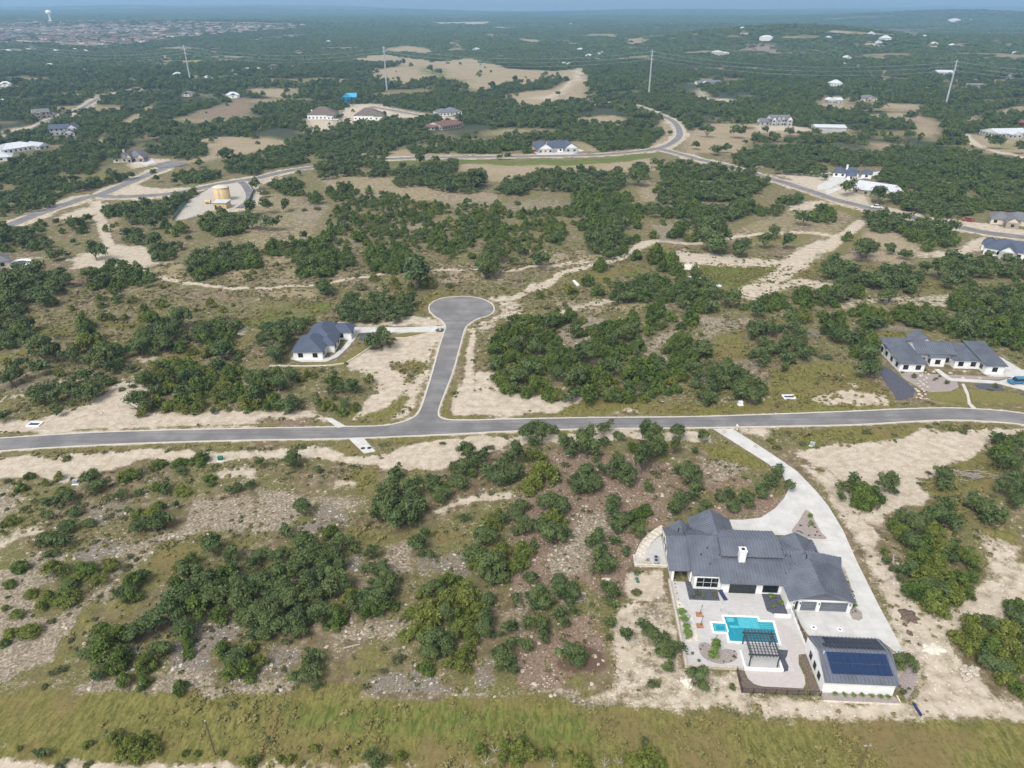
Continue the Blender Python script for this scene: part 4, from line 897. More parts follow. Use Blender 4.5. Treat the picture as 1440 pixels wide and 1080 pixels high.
    for k in range(9): MB().box(-10.1 + k * .545, -9.98 + k * .545, 4.1, 9.95, 2.85, 3.03).build('rafter', M['pergola'], g)
    for k in range(10): MB().box(-10.5, -5.3, 4.5 + k * .56, 4.55 + k * .56, 3.03, 3.09).build('slat', M['pergola'], g)
    q = MB(); q.box(-11.15, -10.8, 4.1, 7.6, .0, .55); q.box(-11.15, -4.85, 3.75, 4.1, .0, .55); q.box(-5.2, -4.85, 4.1, 7.0, .0, .55); tag(at(q.build('seat_wall', M['white'])), 'low white U-shaped seat wall around the pergola end of the patio', 'wall')
    sheet('pergola_floor', [(-10.8, 4.1), (-5.2, 4.1), (-5.2, 9), (-10.8, 9)], .095, .1, M['patio'], LOC)
    q = MB(); q.box(-3.1, -.2, 15.7, 16.2, 0, .55); tag(at(q.build('bench_wall', M['white'])), 'short white bench wall below the charcoal planting bed by the garage', 'wall')
    # boundary walls and fences
    q = MB(); q.box(-20.75, -20.35, 3.75, 23.8, -.5, .75); q.box(-20.35, -11.2, 3.75, 4.12, -.5, .6); tag(at(q.build('garden_wall', M['rubble'])), 'white rough stone wall along the west and south edge of the pool patio', 'wall')
    def fence(label, P, hh=1.2, z=.05):
        t = lt('fence', label, 'fence', 0, 0); rl = MB()
        for a, b2 in zip(P[:-1], P[1:]):
            a, b2 = Vector((*a, 0)), Vector((*b2, 0)); L = (b2 - a).length; n = max(1, round(L / 1.7))
            for k in range(n + 1): c = a.lerp(b2, k / n); MB().box(c.x - .04, c.x + .04, c.y - .04, c.y + .04, z, z + hh).build('post', M['dark'], t)
            for zz in (z + .12, z + hh - .05): rl.tube((a.x, a.y, zz), (b2.x, b2.y, zz), .022, n=5)
            m = int(L / .16)
            for k in range(m): c = a.lerp(b2, (k + .5) / m); rl.box(c.x - .009, c.x + .009, c.y - .009, c.y + .009, z + .12, z + hh - .05)
        rl.build('railing', M['dark'], t)
    fence('black metal railing fence curving round the outer edge of the lower paver patio', [(-12.35, 3.5), (-12.55, -.65), (-.3, -.55)], 1.1)
    q = MB(); q.box(.25, .55, 8.9, 17.5, 0, .5); tag(at(q.build('court_wall', M['white'])), 'low white wall between the garage court and the pool terrace', 'wall')
    fence('black railing on top of the low white wall beside the garage court', [(.4, 9.2), (.4, 17.3)], 1.0, .5)
    # west steps and service terrace
    t = lt('garden_steps', 'curved pale paver steps climbing beside the west wall of the pool house', 'steps', 0, 0)
    P0, P1 = LP("893,781 930,741"), LP("925,775 941,756")
    q0, q1 = Vector(P0[0]), Vector(P0[1]); dv = (q1 - q0); nn_ = Vector((dv.y, -dv.x)).normalized() * 1.9
    for k in range(9):
        bow = lambda u: q0 + dv * u + nn_ * (-.5 * math.sin(math.pi * u))
        a, b2 = bow(k / 9), bow((k + .86) / 9)
        MB().prism([tuple(a), tuple(a + nn_), tuple(b2 + nn_), tuple(b2)], -.2, .17 + .05 * k).build('step', M['limestone'], t)
    sheet('terrace', [(-26.3, 30.7), (-26.4, 28.0), (-20.3, 27.9), (-20.3, 37.0), (-21.5, 37.2)], -.1, .14, M['patio'], LOC)
    q = MB(); q.box(-26.6, -20.3, 27.65, 27.95, -.2, .5); q.box(-26.65, -26.35, 27.95, 30.6, -.2, .5); tag(at(q.build('retaining_wall', M['limestone'])), 'low stone retaining wall of the small terrace at the west end of the house', 'wall')
    for k, (x, y) in enumerate(((-22.3, 29.6), (-22.4, 28.6))):
        t = lt('air_conditioner', ('grey condenser unit standing nearer the steps on the west terrace', 'grey condenser unit standing nearer the stone retaining wall')[k], 'air conditioner', x, y, .14)
        MB().box(-.4, .4, -.4, .4, 0, .85).build('case', M['metal'], t); MB().tube((0, 0, .85), (0, 0, .89), .32, n=14).build('fan', M['dark'], t)
    for k, (x, y) in enumerate([(-25.0, 28.5), (-24.3, 28.4), (-23.6, 28.6), (-24.6, 29.0), (-25.4, 28.9)]):
        tag(MB().blob((0, 0, 0), .32, .7, k).build('boulder', M['rubble'], None, True, (*LW(x, y), .25)), 'pale round boulder in the row above the retaining wall of the west terrace', 'boulder', 'boulders on the west terrace')
    # yard things
    for k, (px, py) in enumerate(((983, 865), (984, 881))):
        x, y = WL(G(px, py)); t = lt('patio_umbrella', ('folded leaning umbrella on a brown base, the one nearer the house', 'folded leaning umbrella on a brown base, the one nearer the spa')[k], 'umbrella', x, y, .09)
        MB().box(-.55, .55, -.5, .5, 0, .22).build('base', M['terra'], t); MB().tube((.1, 0, .2), (.35, .1, 2.3), .05).build('pole', M['dark'], t); MB().tube((.24, .06, 1.3), (.42, .15, 2.5), .1, .05, 8).build('canopy', M['metal'], t)
    x, y = WL(G(1017, 840)); t = lt('sun_lounger', 'dark blue folded lounger lying on the patio by the sliding doors', 'lounger', x, y, .09, R(14))
    MB().box(-.36, .36, -1.0, .9, .18, .3).build('cushion', M['navy'], t); MB().slab([(-.36, .9, .3), (.36, .9, .3), (.36, 1.25, .65), (-.36, 1.25, .65)], .08).build('backrest', M['navy'], t)
    for u in (-.3, .3):
        for v in (-.9, .8): MB().box(u - .03, u + .03, v - .03, v + .03, 0, .18).build('leg', M['dark'], t)
    for k, (px, py) in enumerate(((1144, 882.5), (1181, 885.5))):
        x, y = WL(G(px, py)); o = MB().lathe([(.55, 0), (.55, .015), (.2, .02)], 14).build('court_drain', [M['whitep']], None, True, (*LW(x, y), .056)); tag(o, ('round pale drain with a dark centre in the garage court, nearer the pool', 'round pale drain with a dark centre in the garage court, nearer the driveway')[k], 'drain', 'drains in the garage court')
        MB().tube((0, 0, .02), (0, 0, .035), .19, n=12).build('grate', M['dark'], o)

# ------------------------------------------------------------------ other houses, each from an eave rectangle seen in the photo
WALLN = 0
def house(name, label, A, B, C, ze, blocks, wall, roof, rib=0, over=.5, ang=None, detail=1, chimneys=(), doors=(), extra=None, cat='house', wins=True, scale=1.):
    """A, B: near eave corners, C: far left corner (pixels); blocks in metres from A: x0,x1,y0,y1,h,type,rise (fractions when <=1.001)"""
    a, b, c = G(*A, ze), G(*B, ze), G(*C, ze); a, b, c = Vector(a), Vector(b), Vector(c)
    ax = (b - a).normalized(); ay = Vector((-ax.y, ax.x)); W = (b - a).length; D = max(4., (c - a).dot(ay)); D = min(D, .62 * W + 3) if a.length > 300 else D; rot = math.atan2(ax.y, ax.x); fr = 0 if a.length < 300 else 9 if a.length < 500 else 34
    zg = float(H(*(a + ax * W / 2 + ay * D / 2))); h = thing(name, label, cat, (a.x, a.y, zg), rot)
    PADS.append(([tuple(a + ax * u + ay * v) for u, v in ((-1, -1 - fr), (W + 1, -1 - fr), (W + 1, D + 1), (-1, D + 1))], 0))
    wm, rm = MB(), MB(); foot = []
    for i, (x0, x1, y0, y1, hh, ty, rs) in enumerate(blocks):
        x0, x1, y0, y1 = x0 * W, x1 * W, y0 * D, y1 * D; foot.append((x0, x1, y0, y1, hh)); e = .013 * i
        if ty == 'flat': wm.box(x0, x1, y0, y1, -1.5, hh); rm.box(x0 - over, x1 + over, y0 - over, y1 + over, hh, hh + .25); continue
        g = ty[1:] if ty[0] == 'g' else ''
        k = over * rs / (((y1 - y0) if g == 'x' else (x1 - x0) if g == 'y' else min(x1 - x0, y1 - y0)) / 2)
        wm.box(x0, x1, y0, y1, -1.5, hh)
        if g: wm.gwall(x0, x1, y0, y1, hh, rs, g)
        if g == 'x': rm.gable(x0 - over * .7, x1 + over * .7, y0 - over, y1 + over, hh - k + .16 + e, rs + k, 'x', 0, rib)
        elif g == 'y': rm.gable(x0 - over, x1 + over, y0 - over * .7, y1 + over * .7, hh - k + .16 + e, rs + k, 'y', 0, rib)
        elif ty == 'hip': rm.hip(x0 - over, x1 + over, y0 - over, y1 + over, hh - k + .16 + e, rs + k, 0, rib)
        elif ty == 'shS': rm.slab([(x0 - over, y0 - over, hh), (x1 + over, y0 - over, hh), (x1 + over, y1 + over, hh + rs), (x0 - over, y1 + over, hh + rs)], .16, 0, rib); wm.box(x0, x1, y1 - .2, y1, hh, hh + rs - .2)
        elif ty == 'shN': rm.slab([(x0 - over, y0 - over, hh + rs), (x1 + over, y0 - over, hh + rs), (x1 + over, y1 + over, hh), (x0 - over, y1 + over, hh)], .16, 0, rib); wm.box(x0, x1, y0, y0 + .2, hh, hh + rs - .2)
    wm.build('wall', M[wall], h); rm.build('roof', M[roof], h)
    for fx, fy, zz in chimneys:
        m = MB(); m.box(fx * W - .6, fx * W + .6, fy * D - .5, fy * D + .5, 1, zz); m.box(fx * W - .7, fx * W + .7, fy * D - .6, fy * D + .6, zz, zz + .2); m.build('chimney', M[wall], h)
    if wins:
        for i, (x0, x1, y0, y1, hh) in enumerate(foot):
            def hid(px, py): return any(j != i and q[0] - .1 < px < q[1] + .1 and q[2] - .1 < py < q[3] + .1 and q[4] >= hh - 1.5 for j, q in enumerate(foot))
            for f, u0, u1, pos in (('S', x0, x1, y0), ('E', y0, y1, x1), ('W', y0, y1, x0)):
                n = max(1, int((u1 - u0) / (3.6 * scale)))
                for k in range(n):
                    c = u0 + (u1 - u0) * (k + .5) / n; ww = .75 * scale
                    q = (c, pos - .4) if f == 'S' else (pos + (.4 if f == 'E' else -.4), c)
                    if hid(*q): continue
                    for fl in range(2 if hh > 5 else 1):
                        z0, z1 = .8 + 3 * fl, 2.25 + 3 * fl
                        if detail > 1: win(h, f, pos, c - ww, c + ww, z0, z1, 2)
                        else: winbox(h, f, pos, c - ww, c + ww, z0, z1)
    for f, pos, u0, u1, z1, mt in doors:
        winbox(h, f, pos * (D if f in 'SN' else W), u0 * (W if f in 'SN' else D), u1 * (W if f in 'SN' else D), 0, z1, 'garage_door', mt)
    return h, W, D

def houses():
    # dark-blue roofed house by the culdesac
    h, W, D = house('house', 'white house with slate-blue hipped shingle roof west of the turning circle', (411.5, 493.5), (461.5, 493.5), (446, 456), 3,
        [(0, .82, 0, .55, 3, 'hip', 2.6), (.15, 1.0, .35, 1.0, 3, 'hip', 3.0), (.6, 1.05, .25, .6, 2.9, 'hip', 1.6), (.75, 1.35, .72, .98, 3, 'hip', 1.7)], 'white', 'shblue', detail=2)
    sheet('yard_slab', gp(parse("408,505 413,500 462,503 470,499 487,484 492,470 500,472 492,486 475,502 458,509 424,509")), -.1, .06, M['conc'])
    sheet('driveway', gp(parse("492,461 500,460 560,460.5 625,458.5 623,466.5 560,467.5 505,468 497,480 488,487 484,486 490,478")), -.1, .07, M['conc'])
    sheet('lawn', gp(parse("428,512 470,509 486,503 505,489 525,480 548,471 575,467.8 600,467.8 570,474 545,474 526,484 505,497 484,511 460,514 430,514.5")), -.1, .09, M['lawn'])
    sheet('garden_bed', gp(parse("508,468.5 528,468.5 520,474 505,480")), -.1, .10, M['darkgravel'])
    q = MB(); P = gp(parse("380,515 430,515.5 462,514.5 486,511.5 508,497.5 528,484.5 547,475"))
    for a, b in zip(P[:-1], P[1:]): c = ((a[0] + b[0]) / 2, (a[1] + b[1]) / 2); q.obox(c, math.atan2(b[1] - a[1], b[0] - a[0]), math.dist(a, b) + .1, .35, -.2, .35)
    tag(q.build('garden_wall', M['limestone']), 'thin pale stone border wall curving below the lawn of the slate-blue roofed house', 'wall')
    # right-hand modern house
    h, W, D = house('house', 'white modern house with several dark sloping metal roofs beside the black rock bed', (1267, 509), (1415, 513), (1253, 480), 3.2,
        [(0, .24, .0, .75, 2.9, 'shS', 1.1), (.0, .30, .7, 1.0, 3.2, 'shS', 1.2), (.24, .60, .38, .95, 3.6, 'gx', 1.9), (.35, .52, .9, 1.35, 3.2, 'gy', 2.0), (.58, .82, .22, .85, 2.9, 'shS', 1.1), (.82, 1.0, .0, .9, 2.9, 'shS', 1.6), (.36, .5, .28, .4, 3.2, 'flat', .2)], 'white', 'roofm', .6, detail=2)
    q = "820,590"
    sheet('front_yard', gp(parse("1262,520 1300,526 1330,527 1420,531 1405,534 1345,534 1348,545 1335,551 1310,552 1295,547 1270,532")), -.1, .07, M['gravel'])
    sheet('driveway', gp(parse("1395,527 1440,520 1500,530 1500,560 1440,549 1405,540 1334,535.5 1314,520 1320,519 1338,532 1405,536 1425,531")), -.1, .09, M['conc'])
    sheet('driveway', gp(parse("1402,500 1412,505 1440,522 1440,530 1400,530 1385,527 1412,522")), -.1, .085, M['conc'])
    sheet('lawn', gp(parse("1306,552 1330,551 1352,549 1360,556 1361,566 1330,566.5 1310,563 1304,556")), -.1, .1, M['lawn']); sheet('lawn', gp(parse("1365,550 1390,548 1440,557 1500,571 1500,577 1440,569 1366,565")), -.1, .1, M['lawn'])
    sheet('path', gp(parse("1352,540 1356,540 1362,553 1365,567 1373,574.5 1367,575 1361,568 1359,556")), -.1, .11, M['kerb'])
    sheet('rock_bed', gp(parse("1231,514 1240,513 1256,522 1270,534 1287,547 1284,559 1262,563 1256,553 1243,535")), -.1, .09, M['darkgravel'])
    sheet('rock_bed', gp(parse("1371,541 1385,540 1408,543 1414,549 1395,550 1376,547")), -.1, .1, M['darkgravel']); sheet('rock_bed', gp(parse("1433,554 1445,551 1460,556 1450,560")), -.1, .1, M['darkgravel'])
    # houses further off
    house('house', 'white twin-gabled house with slate-blue roof beside the far bend in the road', (757, 209.5), (813, 208), (757, 198), 3.4, [(0, .36, 0, .9, 3.4, 'gy', 3.6), (.3, .75, .35, 1.0, 3.4, 'gx', 3.4), (.68, 1.0, .05, .9, 3.4, 'gy', 3.4), (.52, .66, .2, .5, 3.2, 'hip', 2.2)], 'white', 'shblue', doors=(('S', 0, .1, .28, 2.4, 'cream'),))
    sheet('driveway', gp(parse("746,206 757,207 766,212 782,214 812,209 822,212 805,216 830,218 800,218.5 758,219 752,214")), 0, .12, M['conc'])
    house('house', 'long white house with bright white metal roof beside the right-hand road', (1200, 264), (1254, 272), (1208, 254), 3, [(0, .95, 0, 1, 3, 'gx', 3.2), (.75, 1.1, -.2, .7, 3, 'gy', 2.6), (.25, .5, -.12, .4, 3.2, 'gx', 1.8)], 'cream', 'roofw', .9)
    house('house', 'pale house with many dark hipped roofs behind the white metal-roofed house', (1172, 243), (1212, 246), (1166, 233), 3, [(0, .45, .2, 1, 3, 'hip', 2.6), (.35, .9, .4, 1.1, 3, 'hip', 2.8), (.5, .8, -.3, .4, 3, 'hip', 2.2), (1.0, 1.35, .4, 1.0, 3, 'hip', 2.0)], 'white', 'shblue', chimneys=((.45, .7, 7),))
    sheet('driveway', gp(parse("1148,262 1160,256 1172,247 1180,249 1200,249 1240,240 1246,243 1210,252 1180,258 1166,266 1150,268")), 0, .14, M['conc']); sheet('driveway', gp(parse("1160,268 1180,263 1184,266 1172,271 1163,274")), 0, .15, M['conc'])
    house('house', 'grey hip-roofed house at the right edge beyond the far road', (1396, 309), (1450, 314), (1393, 296), 3, [(0, .5, .3, 1, 3, 'hip', 2.6), (.4, 1.1, .4, 1.2, 3, 'hip', 2.8), (.35, .7, -.2, .5, 3, 'gy', 2.2)], 'cream', 'shgrey')
    house('house', 'white tall-windowed house with dark blue roof at the right edge of the photo', (1385, 347), (1450, 357), (1387, 337), 3.4, [(0, 1.1, 0, 1, 3.4, 'hip', 3.0), (.35, .7, -.25, .5, 3.4, 'gy', 2.4), (-.1, .2, .5, 1.1, 3.2, 'hip', 2)], 'white', 'shblue')
    house('house', 'dark-roofed house with backyard pool at the left edge', (-30, 372), (12, 366), (-25, 352), 3, [(0, 1, 0, 1, 3, 'hip', 2.6)], 'cream', 'shgrey')
    house('house', 'grey-roofed stone house at the end of the left road circle', (157, 223), (196, 222), (155, 213), 3.2, [(0, .55, .1, 1, 3.2, 'hip', 2.8), (.45, 1.05, .2, 1.2, 3.6, 'hip', 3.6), (.55, .72, -.1, .4, 3.8, 'gy', 2.4), (.9, 1.15, 0, .6, 3.2, 'gy', 2.4)], 'cream', 'shgrey', chimneys=((.02, .6, 7), (.3, .7, 7.5)))
    sheet('driveway', gp(parse("182,230 200,226 208,222 214,223 218,229 206,233 196,230")), 0, .2, M['conc'])
    house('house', 'low house with a broad white roof near the left edge', (4, 211), (58, 203), (8, 201), 3.2, [(0, 1, 0, 1, 3.2, 'hip', 2.6), (.8, 1.08, -.3, .5, 3, 'gy', 2)], 'white', 'roofw', 1.0)
    house('house', 'white-roofed house cut by the left edge below the broad white roof', (-25, 223), (16, 220), (-22, 214), 3, [(0, 1, 0, 1, 3, 'hip', 2.6)], 'white', 'roofw', 1.0)
    house('house', 'two-storey white house with black roof and gables by the upper left road', (68, 182), (108, 180), (72, 174), 5.6, [(0, .7, .1, 1, 5.6, 'gx', 2.8), (.62, 1.0, 0, 1.1, 5.6, 'gy', 3), (.5, .9, -.4, .2, 3, 'gy', 1.8)], 'white', 'shblue')
    house('house', 'dark grey gabled house with bare walls beside the upper left road', (46, 159), (76, 157), (48, 151), 5.6, [(0, .8, 0, 1, 5.6, 'gx', 2.8), (.1, .35, -.2, .5, 5.6, 'gy', 2.4), (.8, 1.1, .1, .8, 3, 'hip', 1.8)], 'cream', 'shgrey')
    house('house', 'purple-brown hip-roofed house with chimney left of the bare slope', (432, 163), (470, 163), (440, 154), 3.4, [(0, 1, 0, 1.15, 4.6, 'hip', 6.4), (.75, 1.15, -.15, .5, 4.2, 'hip', 3.6)], 'white', 'shbrown', chimneys=((.1, .5, 8),))
    house('house', 'brown hip-roofed house right of the purple-brown one on the bare slope', (499, 164), (535, 164), (505, 155), 3.4, [(-.05, 1, 0, 1.15, 4.6, 'hip', 6.0), (.75, 1.15, -.1, .6, 4.2, 'hip', 3.4)], 'white', 'shbrown')
    house('house', 'pale grey hip-roofed house at the end of the sandy road', (618, 159), (650, 157), (622, 150), 3.2, [(0, .6, 0, 1, 3.2, 'hip', 3.0), (.4, 1.05, .2, 1.2, 3.2, 'hip', 3.4)], 'white', 'shgrey')
    house('house', 'red metal-roofed house half hidden in the trees', (622, 178), (655, 173), (630, 170), 3.2, [(0, .8, 0, 1, 3.2, 'gx', 2.8), (.75, 1.1, .3, 1, 3.2, 'hip', 2.0)], 'limestone', 'roofred')
    house('barn', 'small rust-roofed shed left of the red-roofed house', (596, 178), (611, 179), (597, 174), 2.8, [(0, 1, 0, 1, 2.8, 'gx', 1.6)], 'limestone', 'roofred', cat='shed')
    house('house', 'unfinished house wrapped in bright blue sheathing', (480, 137), (500, 137), (482, 131), 5.4, [(0, .6, 0, 1, 5.4, 'gy', 4), (.4, 1, .3, 1.1, 5.4, 'gx', 4)], 'wrap', 'wrap')
    house('house', 'white dormered house with grey roof above the right-hand clearing', (1085, 168), (1113, 168), (1087, 161), 5.8, [(0, 1, 0, 1, 5.8, 'gx', 3.2), (.0, .2, -.2, .5, 5.8, 'gy', 2.4), (.75, 1.02, -.2, .5, 5.8, 'gy', 2.6), (-.5, 0, .2, .9, 3.2, 'gx', 2.6), (.3, .45, -.05, .4, 7.0, 'gy', 1.2), (.5, .65, -.05, .4, 7.0, 'gy', 1.2)], 'white', 'shgrey')
    house('barn', 'long low white metal shed in the right-hand clearing', (1147, 179), (1191, 180), (1149, 174), 4.2, [(0, 1, 0, 1, 4.2, 'gx', 1.4)], 'white', 'roofw', 1.5, cat='barn', wins=False)
    house('house', 'white ranch building with pale roof at the right edge by the looped lane', (1404, 188), (1450, 187), (1408, 179), 3.4, [(0, 1, 0, 1, 3.4, 'gx', 2.6), (.3, .6, -.25, .4, 3.2, 'gy', 2)], 'white', 'roofw', 1.2)
    house('barn', 'small red shed behind the white ranch building', (1432, 172), (1446, 173), (1434, 168), 3.2, [(0, 1, 0, 1, 3.2, 'gx', 2)], 'redp', 'roofred', cat='shed')
    house('house', 'white barn-like house with grey roof in the tan clearing', (1166, 141), (1186, 141), (1168, 136), 4, [(0, .5, 0, 1, 4, 'gy', 2.2), (.45, 1, .1, 1, 4, 'gx', 2.2)], 'white', 'roofw', 1.5)
    house('house', 'grey-roofed house right of the barn-like house', (1211, 138), (1234, 138), (1214, 132), 4, [(0, 1, 0, 1, 4, 'hip', 3), (.3, .6, -.3, .5, 4, 'gy', 2.2)], 'cream', 'shgrey')
    house('house', 'white house with dark gable on the track at upper right', (977, 114), (1001, 117), (980, 109), 4, [(0, .7, 0, 1, 4, 'hip', 3.4), (.55, 1, -.2, .8, 4, 'gy', 3)], 'white', 'shgrey')
    house('house', 'white-roofed hipped house alone among trees under the power lines', (1169, 117), (1185, 117), (1171, 112), 4, [(0, 1, 0, 1, 4, 'hip', 4)], 'white', 'roofw')
    house('house', 'wide pale flat building on the hilltop at upper right', (1001, 74), (1025, 74), (1003, 70), 6, [(0, .6, 0, 1, 7, 'hip', 3), (.5, 1, .2, 1, 5, 'hip', 2)], 'cream', 'roofw')
    house('house', 'pale building with white roof near the top of the dark hill', (1068, 53), (1086, 53), (1069, 50), 7, [(0, 1, 0, 1, 7, 'hip', 4)], 'white', 'roofw')
    house('house', 'white building on the skyline ridge at upper right', (1333, 28), (1349, 28), (1334, 25), 10, [(0, 1, 0, 1, 10, 'hip', 6)], 'white', 'roofw')
    house('house', 'white house beside the base of the right-hand transmission pole', (1319, 102), (1342, 102), (1321, 98), 5, [(0, 1, 0, 1, 5, 'gx', 3)], 'white', 'roofw')
    house('house', 'long grey shed right of the right-hand transmission pole', (1360, 120), (1386, 120), (1362, 116), 4, [(0, 1, 0, 1, 4, 'gx', 2)], 'cream', 'shgrey')
    house('house', 'white domed-roof house far up on the right', (1242, 54), (1254, 54), (1243, 50), 6, [(0, 1, 0, 1, 6, 'hip', 6)], 'white', 'roofw')
    # tank compound
    sheet('gravel_pad', gp(parse('243,310 263,283 290,268 300,261 340,257 356,264 357,273 347,291 322,295 300,294 284,300 262,308')), -.1, .1, M['gravelpad'])
    c = G(310, 284); t = thing('water_tank', 'tan cylindrical water tank in the fenced gravel compound', 'water tank', (c[0], c[1] + 4, 0), 0)
    MB().lathe([(4.5, -.5), (4.5, 7.6)], 28).build('shell', M['tankp'], t, False); MB().lathe([(4.7, 7.6), (4.55, 7.85), (2.9, 8.4), (0.3, 8.8)], 28).build('roof', M['cream'], t, False)
    lad = MB(); [lad.box(-.3, .3, -4.75, -4.70, .3 + .5 * k, .35 + .5 * k) for k in range(14)]; lad.box(-.35, -.3, -4.76, -4.68, 0, 7.6); lad.box(.3, .35, -4.76, -4.68, 0, 7.6); lad.build('ladder', M['metal'], t)
    house('pump_house', 'small tan block building with flat white roof in front of the tan tank', (299, 285), (317, 285), (301, 280), 3.6, [(0, 1, 0, 1, 3.4, 'flat', .2)], 'tankp', 'roofw', wins=False, cat='shed', doors=(('S', 0, .1, .25, 2.2, 'dark'),))
    c = G(293, 287); t = thing('pressure_tank', 'small tan pressure tank left of the block pump building', 'tank', (c[0], c[1], 0))
    MB().tube((-1.6, 0, 1.5), (1.6, 0, 1.5), 1.1, n=16).build('vessel', M['tankp'], t); MB().box(-1.2, -.9, -.8, .8, 0, .9).build('leg', M['metal'], t); MB().box(.9, 1.2, -.8, .8, 0, .9).build('leg', M['metal'], t)
    for lab, P, m in (('green screened chain-link fence on the left side of the tank compound', [(243, 311), (263, 284)], 'greenp'), ('green screened chain-link fence on the right side of the tank compound', [(348, 291), (357, 271), (350, 259)], 'greenp')):
        Q = gp(P); t = thing('fence', lab, 'fence', (Q[0][0], Q[0][1], 0)); mb = MB()
        for a, b in zip(Q[:-1], Q[1:]):
            a = (a[0] - Q[0][0], a[1] - Q[0][1]); b = (b[0] - Q[0][0], b[1] - Q[0][1]); L = math.dist(a, b); mb.obox(((a[0] + b[0]) / 2, (a[1] + b[1]) / 2), math.atan2(b[1] - a[1], b[0] - a[0]), L, .05, .1, 2.0)
            n = int(L / 3)
            for k in range(n + 1): MB().tube((a[0] + (b[0] - a[0]) * k / n, a[1] + (b[1] - a[1]) * k / n, 0), (a[0] + (b[0] - a[0]) * k / n, a[1] + (b[1] - a[1]) * k / n, 2.2), .05, n=6).build('post', M['dark'], t)
        mb.build('mesh_panel', M[m], t)
    # pool of the left-edge house
    P = smooth(gp(parse("19,371 24,368 34,367 38,369 34,373 24,376 19,374")), 3, True); c = P[0]
    t = thing('swimming_pool', 'small freeform blue pool behind the dark-roofed house at the left edge', 'pool', (c[0], c[1], 0)); L = [(p[0] - c[0], p[1] - c[1]) for p in P]; cc = (sum(p[0] for p in L) / len(L), sum(p[1] for p in L) / len(L))
    MB().prism([(cc[0] + (p[0] - cc[0]) * 1.7, cc[1] + (p[1] - cc[1]) * 1.7) for p in L], -.2, .2).build('deck', M['whitep'], t); MB().prism(L, .2, .22).build('basin', M['plaster'], t); MB().prism(L, .235, .24).build('water', M['water'], t)
# ------------------------------------------------------------------ plants
def crown_mesh(name, kind, seed, mat, n, leaf):
    """leaf-sized faces in clumps through the crown; unit crown radius 1, base at z=0"""
    rg = np.random.default_rng(seed)
    if kind == 'oak':
        k = 24; th = rg.uniform(0, 2 * np.pi, k); cz = rg.uniform(-.55, 1, k); rr = np.sqrt(np.maximum(0, 1 - np.abs(cz) ** 1.6)) * rg.uniform(.30, 1.0, k)
        st = rg.uniform(.72, 1.15, 2); nl = int(rg.integers(1, 5)); lo = np.stack([*(rg.normal(size=(2, nl)) * .42 * (nl > 1)), rg.uniform(-.18, .12, nl)], 1); li = rg.integers(0, nl, k); q = .62 if nl > 1 else 1.
        C = np.stack([rr * np.cos(th) * st[0] * q, rr * np.sin(th) * st[1] * q, .96 + cz * .5 * (q + .2)], 1) + lo[li]; C[:, :2] *= min(1., .92 / (np.abs(C[:, :2]).max())); CR = rg.uniform(.17, .40, k); sq = rg.uniform(.65, 1., 1)[0]
    elif kind == 'juniper':
        k = 22; th = rg.uniform(0, 2 * np.pi, k); u = rg.uniform(0, 1, k); rr = .82 * (1 - u ** 1.7) * rg.uniform(.3, 1, k) ** .5
        C = np.stack([rr * np.cos(th), rr * np.sin(th), .22 + u * .95], 1); CR = rg.uniform(.22, .38, k) * (1.05 - .4 * u); sq = 1.15
    else:
        k = 12; th = rg.uniform(0, 2 * np.pi, k); u = rg.uniform(0, 1, k); rr = .7 * rg.uniform(.2, 1, k)
        C = np.stack([rr * np.cos(th), rr * np.sin(th), .16 + .45 * u * (1 - rr)], 1); CR = rg.uniform(.22, .38, k); sq = .9
    w = CR ** 2; ci = rg.choice(k, n, p=w / w.sum()); tone = rg.uniform(.0, 1, k)
    d = rg.normal(size=(n, 3)); d /= np.linalg.norm(d, axis=1)[:, None]; d[:, 2] = np.where(d[:, 2] < -.35, -d[:, 2], d[:, 2])
    rad = CR[ci] * rg.uniform(.55, 1.18, n) * (1 + .5 * (rg.random(n) > .90)); P = C[ci] + d * rad[:, None] * np.array([1, 1, sq])
    P[:, 2] = np.maximum(P[:, 2], .03)
    nn = d * .9 + rg.normal(size=(n, 3)) * .55 + np.array([0, 0, .35]); nn /= np.linalg.norm(nn, axis=1)[:, None]
    a = np.cross(nn, rg.normal(size=(n, 3))); a /= np.linalg.norm(a, axis=1)[:, None]; b = np.cross(nn, a)
    s = leaf * rg.uniform(.55, 1.35, n)[:, None]
    V = np.stack([P - a * s, P - b * s * .62, P + a * s, P + b * s * .62], 1).reshape(-1, 3)
    me = bpy.data.meshes.new(name); me.vertices.add(4 * n); me.vertices.foreach_set('co', V.ravel().astype(np.float32))
    me.loops.add(4 * n); me.loops.foreach_set('vertex_index', np.arange(4 * n, dtype=np.int32)); me.polygons.add(n); me.polygons.foreach_set('loop_start', np.arange(n, dtype=np.int32) * 4)
    me.update(calc_edges=True)
    at_ = me.attributes.new('tone', 'FLOAT', 'POINT'); tv = np.clip(tone[ci] * .6 + rg.random(n) * .45 - .02, 0, 1); at_.data.foreach_set('value', np.repeat(tv, 4).astype(np.float32))
    me.materials.append(mat); return me

